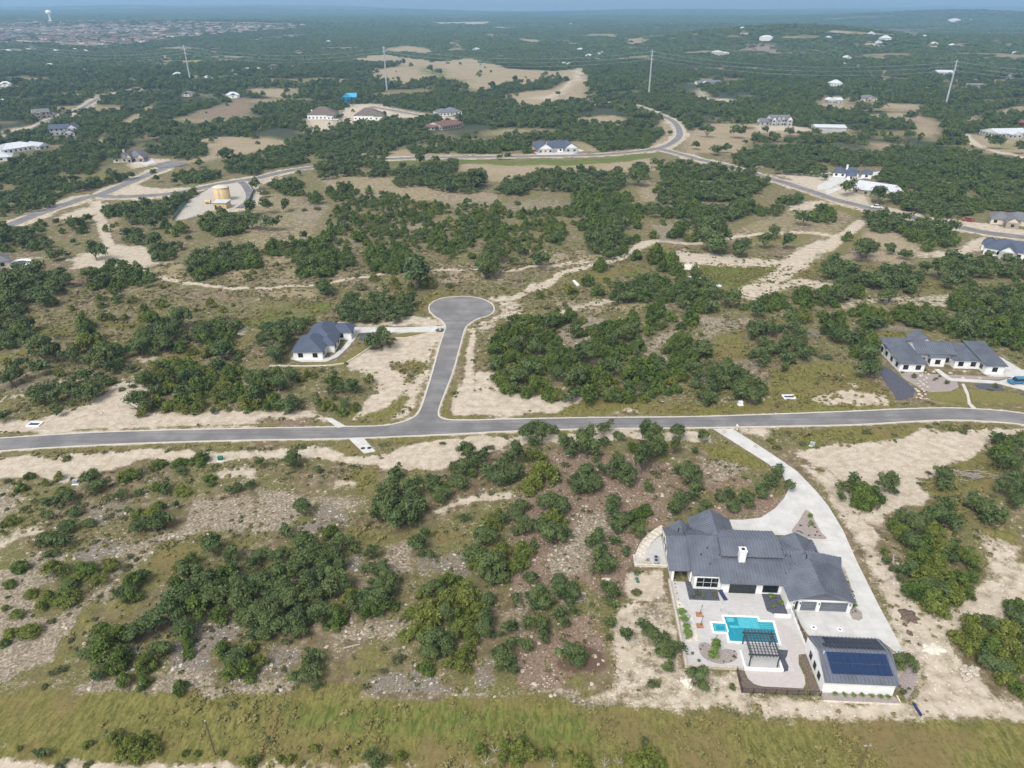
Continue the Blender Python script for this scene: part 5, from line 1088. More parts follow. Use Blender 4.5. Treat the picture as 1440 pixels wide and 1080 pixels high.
def trunk_mesh(name, seed, h=.75, mat='bark', limbs=5, reach=.6, r=.07):
    rnd = random.Random(seed); mb = MB(); p = Vector((0, 0, -.05)); q = Vector((rnd.uniform(-.08, .08), rnd.uniform(-.08, .08), h * .45)); mb.tube(p, q, r, r * .75, 7, cap=False)
    for k in range(limbs):
        a = 2 * math.pi * (k + rnd.random() * .6) / limbs; e = q + Vector((math.cos(a) * reach * rnd.uniform(.35, .6), math.sin(a) * reach * rnd.uniform(.35, .6), h * rnd.uniform(.25, .55))); mb.tube(q, e, r * .6, r * .4, 6, cap=False)
        for j in range(2):
            b = a + rnd.uniform(-.7, .7); f = e + Vector((math.cos(b) * reach * .4, math.sin(b) * reach * .4, h * rnd.uniform(.15, .5))); mb.tube(e, f, r * .38, r * .12, 5, cap=False)
    return mb.mesh(name, M[mat])

KIND = {  # category, crown kind, height / crown width, leaf material
    'o': ('live_oak', 'oak', .78), 'j': ('juniper', 'juniper', .66), 'y': ('juniper', 'juniper', .62), 's': ('shrub', 'shrub', .42), 'd': ('dead_tree', None, 1.0)}
VAR = {}
def variants():
    for key, kd, mt, nv, n, lf in (('o', 'oak', 'oak', 12, 3400, .08), ('j', 'juniper', 'juniper', 8, 3000, .075), ('y', 'juniper', 'juniper_y', 5, 3000, .075), ('s', 'shrub', 'shrub', 5, 900, .085)):
        VAR[key] = [crown_mesh(kd + '_crown', kd, 100 + 17 * i + ord(key), M[mt], n if i < nv - 2 or key == 's' else int(n * .5), lf) for i in range(nv)]
        VAR[key + 'l'] = [crown_mesh(kd + '_crown_far', kd, 500 + 13 * i + ord(key), M[mt], 760, .125) for i in range(4)]
    VAR['to'] = [trunk_mesh('oak_trunk', i) for i in range(4)]; VAR['tj'] = [trunk_mesh('juniper_trunk', 20 + i, .55, 'bark', 4, .3, .05) for i in range(3)]
    VAR['d'] = [trunk_mesh('dead_trunk', 40 + i, .8, 'deadwood', 6, .8, .05) for i in range(3)]

TREES = [
(0,590,4,"160,310,80,j 120,385,70,j 40,340,60,s 10,420,50,s 335,320,60,y 260,362,50,y 520,290,110,j 480,340,80,o 560,350,130,o 735,290,140,j 690,330,70,y 335,385,80,j 190,455,60,s 260,450,110,o 370,430,110,o 130,500,60,s 165,515,40,s 410,510,100,o 370,590,130,o 500,565,100,o 250,540,80,o 60,560,100,y 260,660,150,o 360,690,80,o 275,745,90,o 680,420,110,o 780,410,50,o 860,275,60,y 900,235,90,j 1010,230,110,j 1120,210,120,j 1010,285,90,o 880,380,110,j 930,390,80,o 1025,385,120,y 1180,320,90,j 1195,355,50,j 1320,370,110,o 1410,370,60,o 890,480,110,j 770,520,110,y 850,530,150,y 770,600,110,o 870,590,120,o 940,570,80,o 990,490,50,o 715,505,40,j 625,530,40,s 110,815,120,j 290,835,180,y 470,820,160,j 440,870,120,y 380,920,140,o 390,980,140,y 620,820,90,y 560,900,90,y 710,830,60,s 730,770,50,s 490,735,30,s 770,785,40,s 45,920,90,j 120,905,25,s 165,970,90,y 270,990,70,y 750,920,120,j 800,880,80,o 720,960,90,o 1200,720,120,o 1290,770,100,o 1080,790,90,j 1000,840,80,j 1060,870,120,o 1150,920,140,o 1250,880,150,j 1340,930,150,o 1310,830,90,o 1420,830,80,o 1000,940,110,j 1100,970,110,o 15,590,50,y 10,640,40,y 380,215,80,s 405,330,40,s 255,405,30,s 205,420,30,s 40,500,40,s 440,470,50,s"),
(360,590,4,"200,235,110,o 350,280,55,o 25,250,60,o 270,500,110,o 785,310,80,o 770,400,130,o 870,400,130,o 700,510,140,o 790,500,200,o 900,490,130,o 800,560,170,o 690,550,110,o 1180,190,90,o 1280,205,80,o 1230,240,80,o 1140,280,110,o 1150,350,110,o 1000,370,110,o 1040,410,100,o 980,330,60,o 1380,290,140,o 1360,340,120,o 1430,230,80,o 1170,560,60,o 960,650,70,o 930,710,100,o 980,760,60,o 1300,600,120,y 1360,540,90,y 1290,670,120,o 1400,570,70,o 1390,740,110,y 1270,760,130,o 1230,810,100,y 1330,830,150,o 1290,880,110,o 1390,900,90,o 1070,920,130,j 1190,950,130,y 1000,970,110,o 940,980,80,y 170,640,80,o 30,760,100,o 130,770,110,o 260,700,130,o 420,640,90,j 470,700,110,o 300,770,140,o 400,760,120,o 550,730,70,o 470,810,90,o 100,870,140,o 230,860,150,o 370,860,130,o 430,920,140,o 300,940,140,o 150,960,150,o 20,940,130,o 650,760,100,o 630,840,80,o 720,840,90,o 740,920,110,o 680,940,90,o 500,950,90,o 1050,130,40,s 1320,150,60,s 320,575,30,s 255,610,25,s"),
(720,590,4,"120,40,80,o 100,100,100,o 170,90,100,o 235,60,60,o 20,220,100,o 20,310,100,o 130,220,140,y 180,310,160,y 110,370,110,y 300,150,110,o 340,190,80,o 420,120,110,o 420,180,120,o 520,60,80,o 585,95,70,o 520,130,70,o 670,155,80,j 590,220,80,y 740,75,90,o 810,60,60,o 800,130,110,o 720,210,120,o 800,190,110,o 840,180,70,o 730,260,130,o 600,280,110,o 660,310,110,o 650,360,80,o 950,90,90,o 920,165,90,o 1060,100,80,o 1035,175,50,o 935,290,80,o 990,260,80,o 1010,340,110,o 1020,390,90,o 1020,440,70,o 780,380,60,o 500,290,70,o 420,310,120,o 370,360,130,o 440,370,110,o 330,355,80,o 490,370,60,o 220,470,130,o 290,490,110,o 240,560,110,y 190,620,100,o 270,640,100,o 210,650,130,o 60,490,90,o 30,540,100,o 60,610,100,o 50,740,130,y 40,810,120,y 120,720,70,o 570,470,90,o 560,520,100,o 620,560,100,o 700,540,110,j 750,510,90,j 890,500,80,o 930,490,90,o 960,450,80,o 910,520,80,o 1090,490,60,o 1060,520,50,o 1155,435,70,o 1215,430,70,o 1240,485,90,o 1320,440,90,o 1400,400,90,o 710,640,90,o 580,620,80,o 580,690,70,o 490,660,100,o 440,690,80,o 630,740,60,o 500,790,120,o 540,830,110,o 480,850,80,o 550,960,100,o 700,965,60,s 110,900,90,o 270,930,120,o 350,950,80,o 150,980,100,o 1340,485,50,o"),
(1080,590,4,"40,290,80,o 30,350,80,o 110,370,80,o 205,430,105,o 430,380,90,o 500,350,80,o 520,400,150,j 600,420,110,j 550,450,140,j 500,470,70,j 665,370,110,o 700,400,60,o 410,440,60,o 980,330,120,o 990,365,90,o 1240,100,60,d 1280,120,80,o 1370,115,70,o 1330,190,140,j 1400,180,100,o 1310,260,110,o 1400,260,110,o 1380,330,110,o 1320,390,110,o 1410,400,110,o 1400,460,100,o 1430,90,60,y 1000,480,90,o 1150,470,120,o 1220,510,130,o 1290,560,100,o 1230,570,90,o 700,590,80,j 780,560,100,o 850,560,110,o 940,540,100,o 1010,580,110,o 1060,600,90,o 760,640,110,y 830,620,110,o 930,620,100,y 800,690,120,o 880,710,120,j 960,720,120,y 1050,700,90,o 850,790,130,j 940,810,130,y 1030,770,110,o 1110,760,110,y 1130,820,100,j 800,850,110,o 880,890,130,y 980,890,130,y 1080,900,120,j 1140,880,80,j 840,960,120,j 930,970,130,o 1030,970,120,y 1110,960,90,y 650,740,50,j 670,800,60,o 690,840,50,o 740,900,50,o 10,120,50,y 50,155,50,s 1100,60,60,s 850,360,40,s 900,300,40,s 555,65,60,s 190,130,50,s"),
(0,830,4,"40,40,40,s 170,15,80,y 270,50,120,y 380,40,150,y 330,20,90,j 230,95,60,y 95,120,110,y 30,100,50,y 180,140,30,s 160,210,150,y 60,230,110,y 20,290,80,j 280,170,70,s 740,30,90,j 680,20,70,o 1000,60,150,o 940,150,150,o 1100,100,150,j 1220,60,130,o 1240,140,100,j 1180,30,110,o 1050,200,120,o 1060,270,100,j 1060,350,70,j 860,200,130,o 760,240,130,o 590,250,130,j 680,260,130,j 480,340,130,o 590,350,150,j 680,380,130,j 640,430,100,j 560,300,110,o 820,420,110,j 900,340,110,o 770,330,100,d 880,300,110,d 560,480,70,o 700,510,90,j 800,520,80,j 1340,60,150,o 1400,140,130,o 1420,220,110,o 1250,350,110,j 1330,380,130,o 1380,440,130,j 1300,460,110,j 1420,330,80,y 1015,550,80,j 1190,225,30,s 640,850,100,y 740,890,130,y 830,850,90,y 870,890,80,y 820,800,40,y 790,930,110,y 690,920,80,y 490,870,60,y 590,820,50,d 240,920,70,o 105,890,40,y 1040,915,40,j 1110,915,40,j 1250,920,40,j 20,870,50,d 490,985,60,s 340,985,80,s 1380,985,90,y 340,440,90,s 290,460,60,s 400,280,50,s 530,160,40,s 250,540,60,s"),
(360,830,4,"60,60,140,o 200,50,150,o 330,60,110,o 600,60,130,o 700,60,130,o 640,120,110,j 720,100,110,j 540,30,90,y 450,140,120,j 360,150,120,o 240,160,140,o 100,160,150,o 30,160,110,o 240,240,110,o 150,230,120,o 50,250,100,o 430,190,90,j 20,400,80,y 90,320,80,d 340,380,90,o 310,430,110,o 260,480,110,o 320,490,90,o 155,445,40,s 720,330,40,s 715,455,50,s 800,390,90,s 570,470,40,s 680,555,80,d 980,130,170,y 900,120,110,y 1060,150,110,o 900,250,120,y 980,220,110,y 1010,300,130,o 960,360,110,o 950,430,90,j 1070,50,130,y 1180,60,140,y 1130,140,110,j 1240,130,130,y 1160,220,130,y 1200,280,110,y 1300,160,120,o 1270,230,100,o 1080,290,100,o 1170,380,110,y 1090,420,90,y 1160,440,100,y 1380,380,120,o 1390,430,90,o 1420,220,90,o 1290,60,100,o 1390,340,80,o 330,890,60,y 430,920,50,y 190,950,60,y 130,945,50,y 640,920,70,o 680,960,90,o 810,940,80,y 750,910,60,d 1270,900,80,y 1340,880,100,d 1410,880,80,y 1290,960,90,d 1400,950,90,y 270,970,40,s 10,960,50,o"),
(720,830,4,"150,50,120,o 270,20,100,o 340,30,100,o 20,60,70,o 140,90,80,o 280,150,80,o 290,190,80,o 350,120,50,o 150,200,110,o 170,240,90,o 90,330,80,o 10,300,80,o 10,400,60,o 20,460,60,o 340,370,140,o 350,400,100,o 560,195,70,o 545,265,50,s 550,20,110,o 700,10,60,s 655,265,90,o 740,205,90,o 790,250,100,o 850,270,60,o 850,335,110,o 930,320,80,o 890,430,90,o 890,380,60,o 1050,490,110,o 1060,540,80,o 1130,435,90,o 790,530,80,s 40,890,130,y 110,930,110,y 30,960,90,y 210,920,80,y 230,970,80,d 310,920,60,y 390,950,90,y 420,990,80,y 520,970,90,d 600,960,80,d 680,950,90,y 760,930,130,y 750,990,140,y 830,980,80,y 1240,540,50,s 740,840,60,s"),
(1080,830,4,"860,10,160,j 940,60,150,y 1040,30,130,y 1120,20,90,j 960,110,110,y 880,60,90,o 770,415,110,o 1150,190,110,y 1070,260,100,y 1170,260,120,y 1250,200,100,o 1330,230,140,y 1410,180,110,o 1400,90,110,j 1350,110,80,o 1160,340,130,y 1260,330,140,j 1360,340,140,y 1220,400,120,o 1310,430,130,o 1400,440,130,y 1340,500,110,y 1400,540,100,j 1430,590,60,y 760,570,40,s 1450,280,120,j 1450,380,110,o"),
(0,350,4,"910,210,35,y 558,280,55,y 650,255,60,o 648,290,60,j 745,285,55,y 575,318,50,y 400,333,50,y 265,345,30,s 912,310,60,y 1185,313,65,y 1258,345,45,y 1308,313,30,y 1098,345,35,y 580,390,55,y 628,395,50,j 698,385,50,y 810,345,60,j 815,390,70,y 860,380,60,j 735,435,35,s 470,430,110,j 500,490,120,j 480,540,130,y 560,535,100,y 255,528,60,o 650,540,60,s 40,635,60,y 240,600,140,o 300,590,110,o 400,620,110,o 230,680,90,o 100,650,80,o 50,720,120,o 340,705,60,y 550,620,140,o 600,580,120,j 690,590,80,o 640,660,110,o 500,650,80,o 240,285,110,o 290,300,60,y 1330,425,70,j 1085,575,60,y 1170,585,80,y 20,950,80,o 680,785,50,s 745,770,50,s 740,680,50,o 870,660,40,s 1390,165,50,y 1420,130,40,y 110,235,90,o 70,290,110,o"),
(360,350,4,"915,150,180,o 970,190,90,y 870,215,60,y 1290,125,120,o 380,220,110,o 565,150,40,s 662,168,50,y 590,208,90,s 775,190,60,y 797,215,35,y 822,250,35,y 885,255,35,j 680,240,25,s 730,230,30,y 1090,208,60,s 118,88,30,y 138,118,25,y 600,95,30,s 100,600,120,o 690,510,140,o 505,645,25,y 250,735,50,y 285,705,45,y 335,700,30,y 640,735,70,y 340,855,90,o 400,880,80,y 100,870,110,j 180,880,110,o 70,850,60,y 200,850,70,o"),
(680,350,4,"460,320,50,o 500,480,80,o 550,470,60,j 560,400,50,y 845,640,75,j 920,460,70,j 960,620,80,j 840,370,70,j 1165,390,90,j 1115,435,70,j 1185,430,50,y 1225,483,35,y 1380,290,110,o 325,70,80,o 655,100,75,j 860,35,60,j 970,35,100,j 590,185,70,j 690,180,50,y 640,235,80,j 480,235,70,y 515,240,45,y 318,263,45,j 380,250,40,s 490,278,30,y 522,268,25,y 558,238,25,s 575,280,25,s 735,305,45,s 110,225,30,s 20,120,120,o 1390,740,120,o 1380,640,45,o 1320,540,25,s 150,590,70,d"),
(980,350,4,"60,330,80,o 360,355,90,o 1000,430,90,o 790,480,110,o 750,480,90,o 540,420,110,o 600,385,100,y 560,370,60,o 500,620,90,o 490,670,70,o 600,600,80,o 640,580,60,o 40,570,110,o 180,640,45,o 730,600,80,s 960,690,110,o 670,755,30,s 930,30,110,o 1100,10,60,o 1170,40,60,o 1090,265,100,o 1210,240,55,o 1280,120,80,o 1370,130,110,o 1420,200,80,o 1185,420,50,o 970,275,30,s 1220,715,40,y 1400,750,40,y 1345,725,40,s 1460,160,90,o 350,800,70,d"),
(0,200,4,"870,550,120,o 720,400,90,o 630,470,30,y 600,490,45,y 655,460,30,y 320,450,50,o 350,500,40,j 230,460,50,j 230,490,40,j 460,495,55,j 415,560,45,o 535,620,120,o 1020,480,90,j 930,465,60,j 980,520,40,y 940,505,30,y 1060,535,40,y 850,470,70,o 1130,420,30,o 1260,80,80,o 1120,120,60,o 500,560,30,s 880,210,40,o 980,225,50,o"),
(340,200,4,"1000,85,100,o 75,245,70,o 130,290,50,o 420,320,80,j 720,270,60,j 135,370,80,o 240,365,80,o 45,385,90,o 60,450,100,o 160,465,90,o 590,610,60,j 590,570,40,y 700,570,40,y 640,540,70,j 1000,700,110,o 1390,680,120,o 325,180,30,o 200,685,25,y 420,370,50,s 350,380,40,s"),
(660,200,4,"950,160,110,o 950,200,110,o 900,550,60,j 940,540,50,j 950,470,55,j 945,635,80,j 1050,640,110,j 1130,690,120,j 1200,500,110,j 1140,520,70,j 1040,520,60,y 1370,550,150,o 1340,500,110,j 1250,540,60,j 400,670,90,o 740,695,85,j 80,690,110,o 130,640,120,o 240,670,60,o 300,610,70,o 170,85,35,o 218,80,45,o 270,340,50,s 20,220,130,o 50,210,110,o 220,190,25,s"),
(980,200,4,"850,537,60,j 90,560,170,o 60,490,110,o 380,560,100,o 420,510,70,o 500,570,90,o 255,600,110,o 290,575,60,o 960,610,110,o 1010,590,60,o 1100,600,60,o 1170,635,60,o 850,265,90,o 1020,310,100,o 720,200,40,o 740,230,60,o 595,440,80,o 150,40,50,o 110,55,50,o"),
(0,0,3,"470,660,60,o 950,660,60,o 890,592,30,y 1060,575,30,y 650,735,30,o 1000,560,40,j"),
(480,0,3,"735,340,55,o 262,270,36,o 385,265,36,o 380,295,34,o 415,305,36,o 475,345,14,o 470,385,60,o 370,465,24,o 1265,490,70,o 1175,470,50,o 420,520,60,o 800,520,30,o 1330,690,50,o"),
(960,0,3,"965,495,60,o 1115,575,60,o 955,525,30,o 1320,605,60,o 1425,630,50,o 105,555,100,o 230,560,60,o 180,630,40,o 140,640,40,o 55,615,40,o 70,520,40,o 270,520,60,o 750,460,70,o 820,450,60,o 1300,565,20,y 1220,620,18,y 1160,600,30,o 1285,490,40,o 1400,520,50,o"),
]
# thickets: region, density, mix, outline
THICK = [
(0,350,4,1,'oooj',"-120,90 0,90 240,110 400,130 440,170 300,240 180,250 150,330 100,380 180,450 160,530 0,540 -120,540"),
(0,350,4,1,'joo',"470,90 560,90 700,70 740,120 850,150 830,190 720,180 640,220 500,210"), (0,350,4,1,'jjo',"1040,90 1100,20 1440,10 1440,80 1260,110 1100,160"),
(0,350,4,1,'oooj',"770,500 850,420 1000,400 1090,490 1060,560 900,575 780,565"), (0,350,4,1,'ooj',"1110,480 1160,390 1230,380 1320,460 1290,520 1180,520 1120,520"),
(0,350,4,1,'ooj',"1190,640 1240,580 1360,560 1400,600 1360,660 1260,680"), (0,350,4,1.1,'jyojy',"810,690 860,660 940,620 1080,610 1130,660 1440,670 1560,690 1560,740 1440,880 1180,900 780,930 770,880 850,830 810,780"),
(0,350,4,1,'ooo',"170,850 240,790 400,730 560,690 640,720 520,820 480,860 330,920 250,890"),
(360,350,4,1,'jjo',"180,60 260,20 480,50 560,60 480,110 360,150 230,130"), (360,350,4,1,'jjo',"640,60 700,0 860,0 860,90 740,130 650,110"),
(360,350,4,1,'ooo',"440,340 480,290 600,260 760,250 870,290 870,370 740,400 560,400 470,380"), (360,350,4,1,'ooo',"0,440 180,390 300,380 240,460 190,520 150,560 40,530 -20,520"),
(360,350,4,1,'jyo',"-10,670 120,670 200,720 190,770 100,790 -10,790"), (360,350,4,1,'ooj',"400,720 440,700 560,740 610,800 590,880 470,900 420,830"),
(680,350,4,1.15,'jjyjo',"50,480 90,420 200,390 350,380 400,450 440,530 600,560 630,640 700,640 850,680 1000,640 1050,680 1110,720 1080,800 1000,830 840,830 560,830 330,830 310,780 220,800 90,790 60,690"),
(680,350,4,1,'jjjo',"600,510 620,460 720,400 860,390 870,450 920,520 850,600 640,610"), (680,350,4,1,'jo',"350,340 410,350 500,340 570,390 500,420 400,430"), (680,350,4,1,'jj',"900,350 990,310 1060,350 1060,400 990,440 920,390"),
(680,350,4,1,'jjo',"1030,500 1060,470 1180,480 1280,530 1300,600 1210,620 1200,700 1110,720 1060,640"), (680,350,4,1,'ooj',"1090,330 1140,290 1310,320 1280,350 1100,350"),
(680,350,4,1.1,'ooj',"690,270 740,220 830,190 880,140 1040,150 1140,140 1300,230 1310,260 1100,290 960,280 800,290"), (680,350,4,1,'jj',"960,90 1020,60 1140,110 1130,140"), (680,350,4,1,'oo',"1200,720 1290,690 1310,820 1260,850 1200,810"),
(980,350,4,1,'ooo',"700,100 780,50 900,60 1040,90 1200,90 1280,170 1180,230 1040,210 880,180 740,150"), (980,350,4,1,'joj',"520,270 560,230 720,210 880,200 910,260 780,300 620,310"), (980,350,4,1,'jj',"250,310 330,270 420,240 500,250 510,310 420,340"),
(980,350,4,1,'jjy',"820,350 900,320 1130,330 1150,400 1060,410 960,420"), (980,350,4,1,'jjo',"1150,370 1200,310 1350,310 1440,370 1880,400 1880,480 1560,470 1440,470 1330,440 1240,430"), (980,350,4,1,'jj',"690,350 740,340 850,400 820,460 700,440"),
(980,350,4,1,'jo',"850,520 880,460 980,460 1010,560 1080,600 1050,620 900,600"), (980,350,4,1,'ooo',"290,470 330,430 520,450 620,500 600,560 420,560 330,520"), (980,350,4,1,'oo',"270,560 420,560 380,660 290,640"),
(980,350,4,1,'oo',"130,730 220,690 370,740 400,830 330,850 240,800 140,790"), (980,350,4,1,'oo',"0,680 100,660 120,840 60,860 0,840"),
(1340,360,4,.8,'ooj',"0,190 120,150 300,120 440,150 440,330 300,420 200,400 20,360"), (1340,360,4,.7,'oo',"-100,20 60,-10 440,40 440,110 100,120"), (1340,360,4,.9,'jo',"20,400 140,420 440,470 560,470 560,560 300,500 60,470"),
(0,200,4,1,'oooj',"-120,110 0,110 160,90 420,0 760,0 600,80 560,90 520,170 740,190 600,230 450,260 300,300 270,350 100,400 -120,420"), (0,200,4,1,'ooj',"560,370 640,330 760,340 1000,310 1010,350 960,380 890,430 780,410 720,400 580,420"),
(0,200,4,1,'o',"1000,300 1040,270 1140,270 1130,320 1020,330"), (0,200,4,1,'o',"680,440 780,420 800,480 780,560 700,550 690,490"), (0,200,4,1,'o',"380,470 470,410 510,450 480,480 400,490"), (0,200,4,1,'ooj',"-60,480 140,470 260,540 250,590 100,600 -60,590"),
(0,200,4,1,'oo',"240,620 260,560 370,540 390,620 300,650"), (0,200,4,1.1,'ooj',"840,600 900,570 1000,570 1130,560 1230,580 1430,590 1440,680 1300,690 1050,720 1050,660 930,650 850,640"), (0,200,4,1,'jjo',"1120,460 1200,390 1320,430 1400,450 1380,480 1260,530 1190,500"),
(0,200,4,1,'oo',"1260,100 1370,50 1440,60 1440,170 1270,160"), (0,200,4,.9,'oj',"970,180 1050,160 1230,160 1240,200 1040,220"), (0,200,4,1,'oo',"800,40 1000,0 1160,20 1160,60 1040,90 900,80"),
(340,200,4,1,'ojo',"0,90 100,50 400,0 900,0 800,70 640,70 330,110 120,140 0,160"), (340,200,4,1.1,'jjo',"940,20 1440,0 1620,0 1620,45 1440,50 960,50"), (340,200,4,1,'ooo',"430,120 520,70 680,90 800,100 830,150 770,200 640,170 440,200"),
(340,200,4,1,'ooo',"780,180 900,140 1030,150 1040,230 880,240"), (340,200,4,1,'ooo',"1030,170 1040,120 1200,90 1210,160 1370,170 1370,260 1240,280 1060,250"), (340,200,4,1,'oj',"450,250 560,210 600,260 640,240 650,300 520,320"), (340,200,4,.7,'oj',"150,240 280,210 410,230 400,290 260,290"),
(340,200,4,.82,'jjosyj',"430,500 520,370 620,310 860,280 980,330 1100,330 1440,340 1440,640 1200,650 1060,580 740,560 560,540 440,520"), (340,200,4,1,'jjo',"120,580 250,540 520,510 540,560 470,610 280,610 140,630"), (340,200,4,1,'jjo',"260,660 330,610 560,620 640,660 560,680 540,720 300,720"),
(340,200,4,1.1,'jj',"720,590 860,570 960,590 930,690 800,720 730,690"), (340,200,4,1,'j',"0,580 100,640 100,680 0,680"),
(660,200,4,1,'ooo',"400,170 480,150 640,150 770,170 850,150 870,240 780,280 620,260 380,270 230,290 150,270 220,220"), (660,200,4,1,'ooj',"1070,130 1130,110 1250,120 1440,140 1440,260 1280,310 1080,330 1060,270 1100,240"), (660,200,4,1.1,'jjo',"580,300 640,270 900,280 980,380 980,430 860,460 640,480 560,430 540,380"),
(660,200,4,1.05,'jjo',"1080,390 1200,330 1420,320 1440,450 1330,460 1200,480 1080,440"), (660,200,4,.6,'o',"980,370 1080,340 1080,400 990,410"), (660,200,4,.75,'jjosyj',"0,380 140,350 280,380 520,360 550,480 500,570 340,590 160,640 0,640"), (660,200,4,1.1,'ooj',"640,500 700,480 860,470 880,570 870,610 810,640 680,600"),
(980,200,4,1,'ooj',"0,150 90,140 280,160 390,220 340,260 300,300 590,300 580,330 480,370 480,400 300,390 130,450 0,460"), (980,200,4,1,'ooo',"200,70 400,20 700,30 1060,80 1060,120 760,130 680,180 540,170 430,160 260,130 200,100"), (980,200,4,.9,'oooj',"1060,40 1300,30 1500,40 1620,75 1860,115 1860,380 1640,370 1500,410 1340,410 1200,380 1090,330 1140,270 1000,200 1060,140"),
(980,200,4,1.1,'ooj',"930,420 990,380 1100,400 1300,440 1440,480 1440,560 1300,600 1210,540 1120,490 980,490"), (980,200,4,1,'jo',"640,390 700,360 760,370 800,430 740,440 650,440"), (660,200,4,1.,'oj',"0,0 340,0 340,50 0,50"), (660,200,4,1.,'jo',"640,-20 1100,-60 1000,20 740,40"),
]
ZONES = [  # named parts of the picture, photo pixels; first match wins
 ("along the dirt track below the bottom meadow", "0,1000 1440,1000 1440,1100 0,1100"), ("in the lower right corner thicket", "1330,830 1500,830 1500,1000 1400,990 1330,900"),
 ("in the grove right of the driveway", "1230,700 1380,700 1385,870 1310,880 1240,800"), ("on the brushy slope at the right edge", "1280,590 1500,590 1500,800 1385,800 1370,720 1280,680"), ("on the pale dirt lot right of the driveway", "1160,600 1300,600 1300,730 1170,730"),
 ("beside the driveway of the white pool house", "1000,640 1160,640 1160,740 1000,740"), ("on the reddish slope left of the pool house", "860,700 1030,700 1000,1000 880,1000"), ("in the grove at the lower centre", "560,800 740,800 740,980 560,980"), ("on the rocky ground left of the pool house", "740,760 880,760 880,1000 740,1000"),
 ("in the large thicket at the lower left", "60,780 570,735 570,980 90,980"), ("on the white gravel slope at the lower left", "-60,740 240,740 130,830 60,940 -60,940"), ("among the rocks below the road at left", "-60,620 340,620 340,770 -60,770"),
 ("in the open ground below the culvert", "340,620 640,620 640,740 340,740"), ("in the tall oak row below the main road", "680,590 1010,590 1010,645 680,645"), ("on the reddish wooded lot below the road", "600,600 1050,600 1010,760 600,800"),
 ("in the thicket right of the side street", "680,430 980,430 990,570 690,570"), ("in the thicket left of the slate-blue roofed house", "180,490 390,490 420,590 180,590"), ("below the slate-blue roofed house", "350,515 530,515 530,590 350,590"), ("around the slate-blue roofed house", "350,435 560,435 560,515 350,515"),
 ("above the slate-blue roofed house", "460,400 590,400 590,455 460,455"), ("in the field left of the slate-blue roofed house", "-60,410 350,410 350,590 -60,590"), ("on the slope left of the modern house", "980,430 1240,430 1250,580 980,580"), ("behind the modern house at right", "1230,400 1500,400 1500,600 1230,600"),
 ("around the grassy basin on the right", "840,340 1140,340 1140,450 840,450"), ("in the field above the turning circle", "470,360 840,360 840,450 470,450"), ("in the dry fields at left", "-60,330 470,330 470,420 -60,420"), ("in the dry field by the right-hand dirt road", "1140,320 1500,320 1500,440 1140,440"),
 ("in the wide scrub below the far road", "380,225 1150,225 1150,390 380,390"), ("around the water tank compound", "120,235 420,235 420,345 120,345"), ("in the woods by the right-hand road", "1020,200 1500,200 1500,340 1020,340"), ("in the woods by the left road", "-60,190 300,190 300,345 -60,345"), ("in the far woods", "-200,-50 1700,-50 1700,400 -200,400"),
]
ITEMS = []   # [x, y, width, key, px, py, pw]
def place(px, py, pw, key):
    hw = KIND[key][2]; x, y = G(px, py, 2.5); w = 4.
    for _ in range(3):
        d = (y * CP - (float(H(x, y)) + 2 - CAMH) * SP); w = pw * d / F; w = min(w, 13.); x, y = G(px, py, w * hw * .5)
    return [x, y, w, key, px, py, pw]

def blocked(X, Y):
    X, Y = np.atleast_1d(np.array(X, float)), np.atleast_1d(np.array(Y, float)); r = np.zeros(X.shape, bool)
    for w, P in ROADG:
        q = np.array(P); m = (X > q[:, 0].min() - 9) & (X < q[:, 0].max() + 9) & (Y > q[:, 1].min() - 9) & (Y < q[:, 1].max() + 9)
        if m.any(): r[m] |= segdist(X[m], Y[m], P) < w * .5 + .8
    m = Y < 290
    if m.any(): r[m] |= inpoly(X[m], Y[m], SOUTH + NORTH[::-1]) | (segdist(X[m], Y[m], NORTH) < .5) | (segdist(X[m], Y[m], SOUTH) < .5)
    for P, k in PADS:
        r |= inpoly(X, Y, P)
    return r

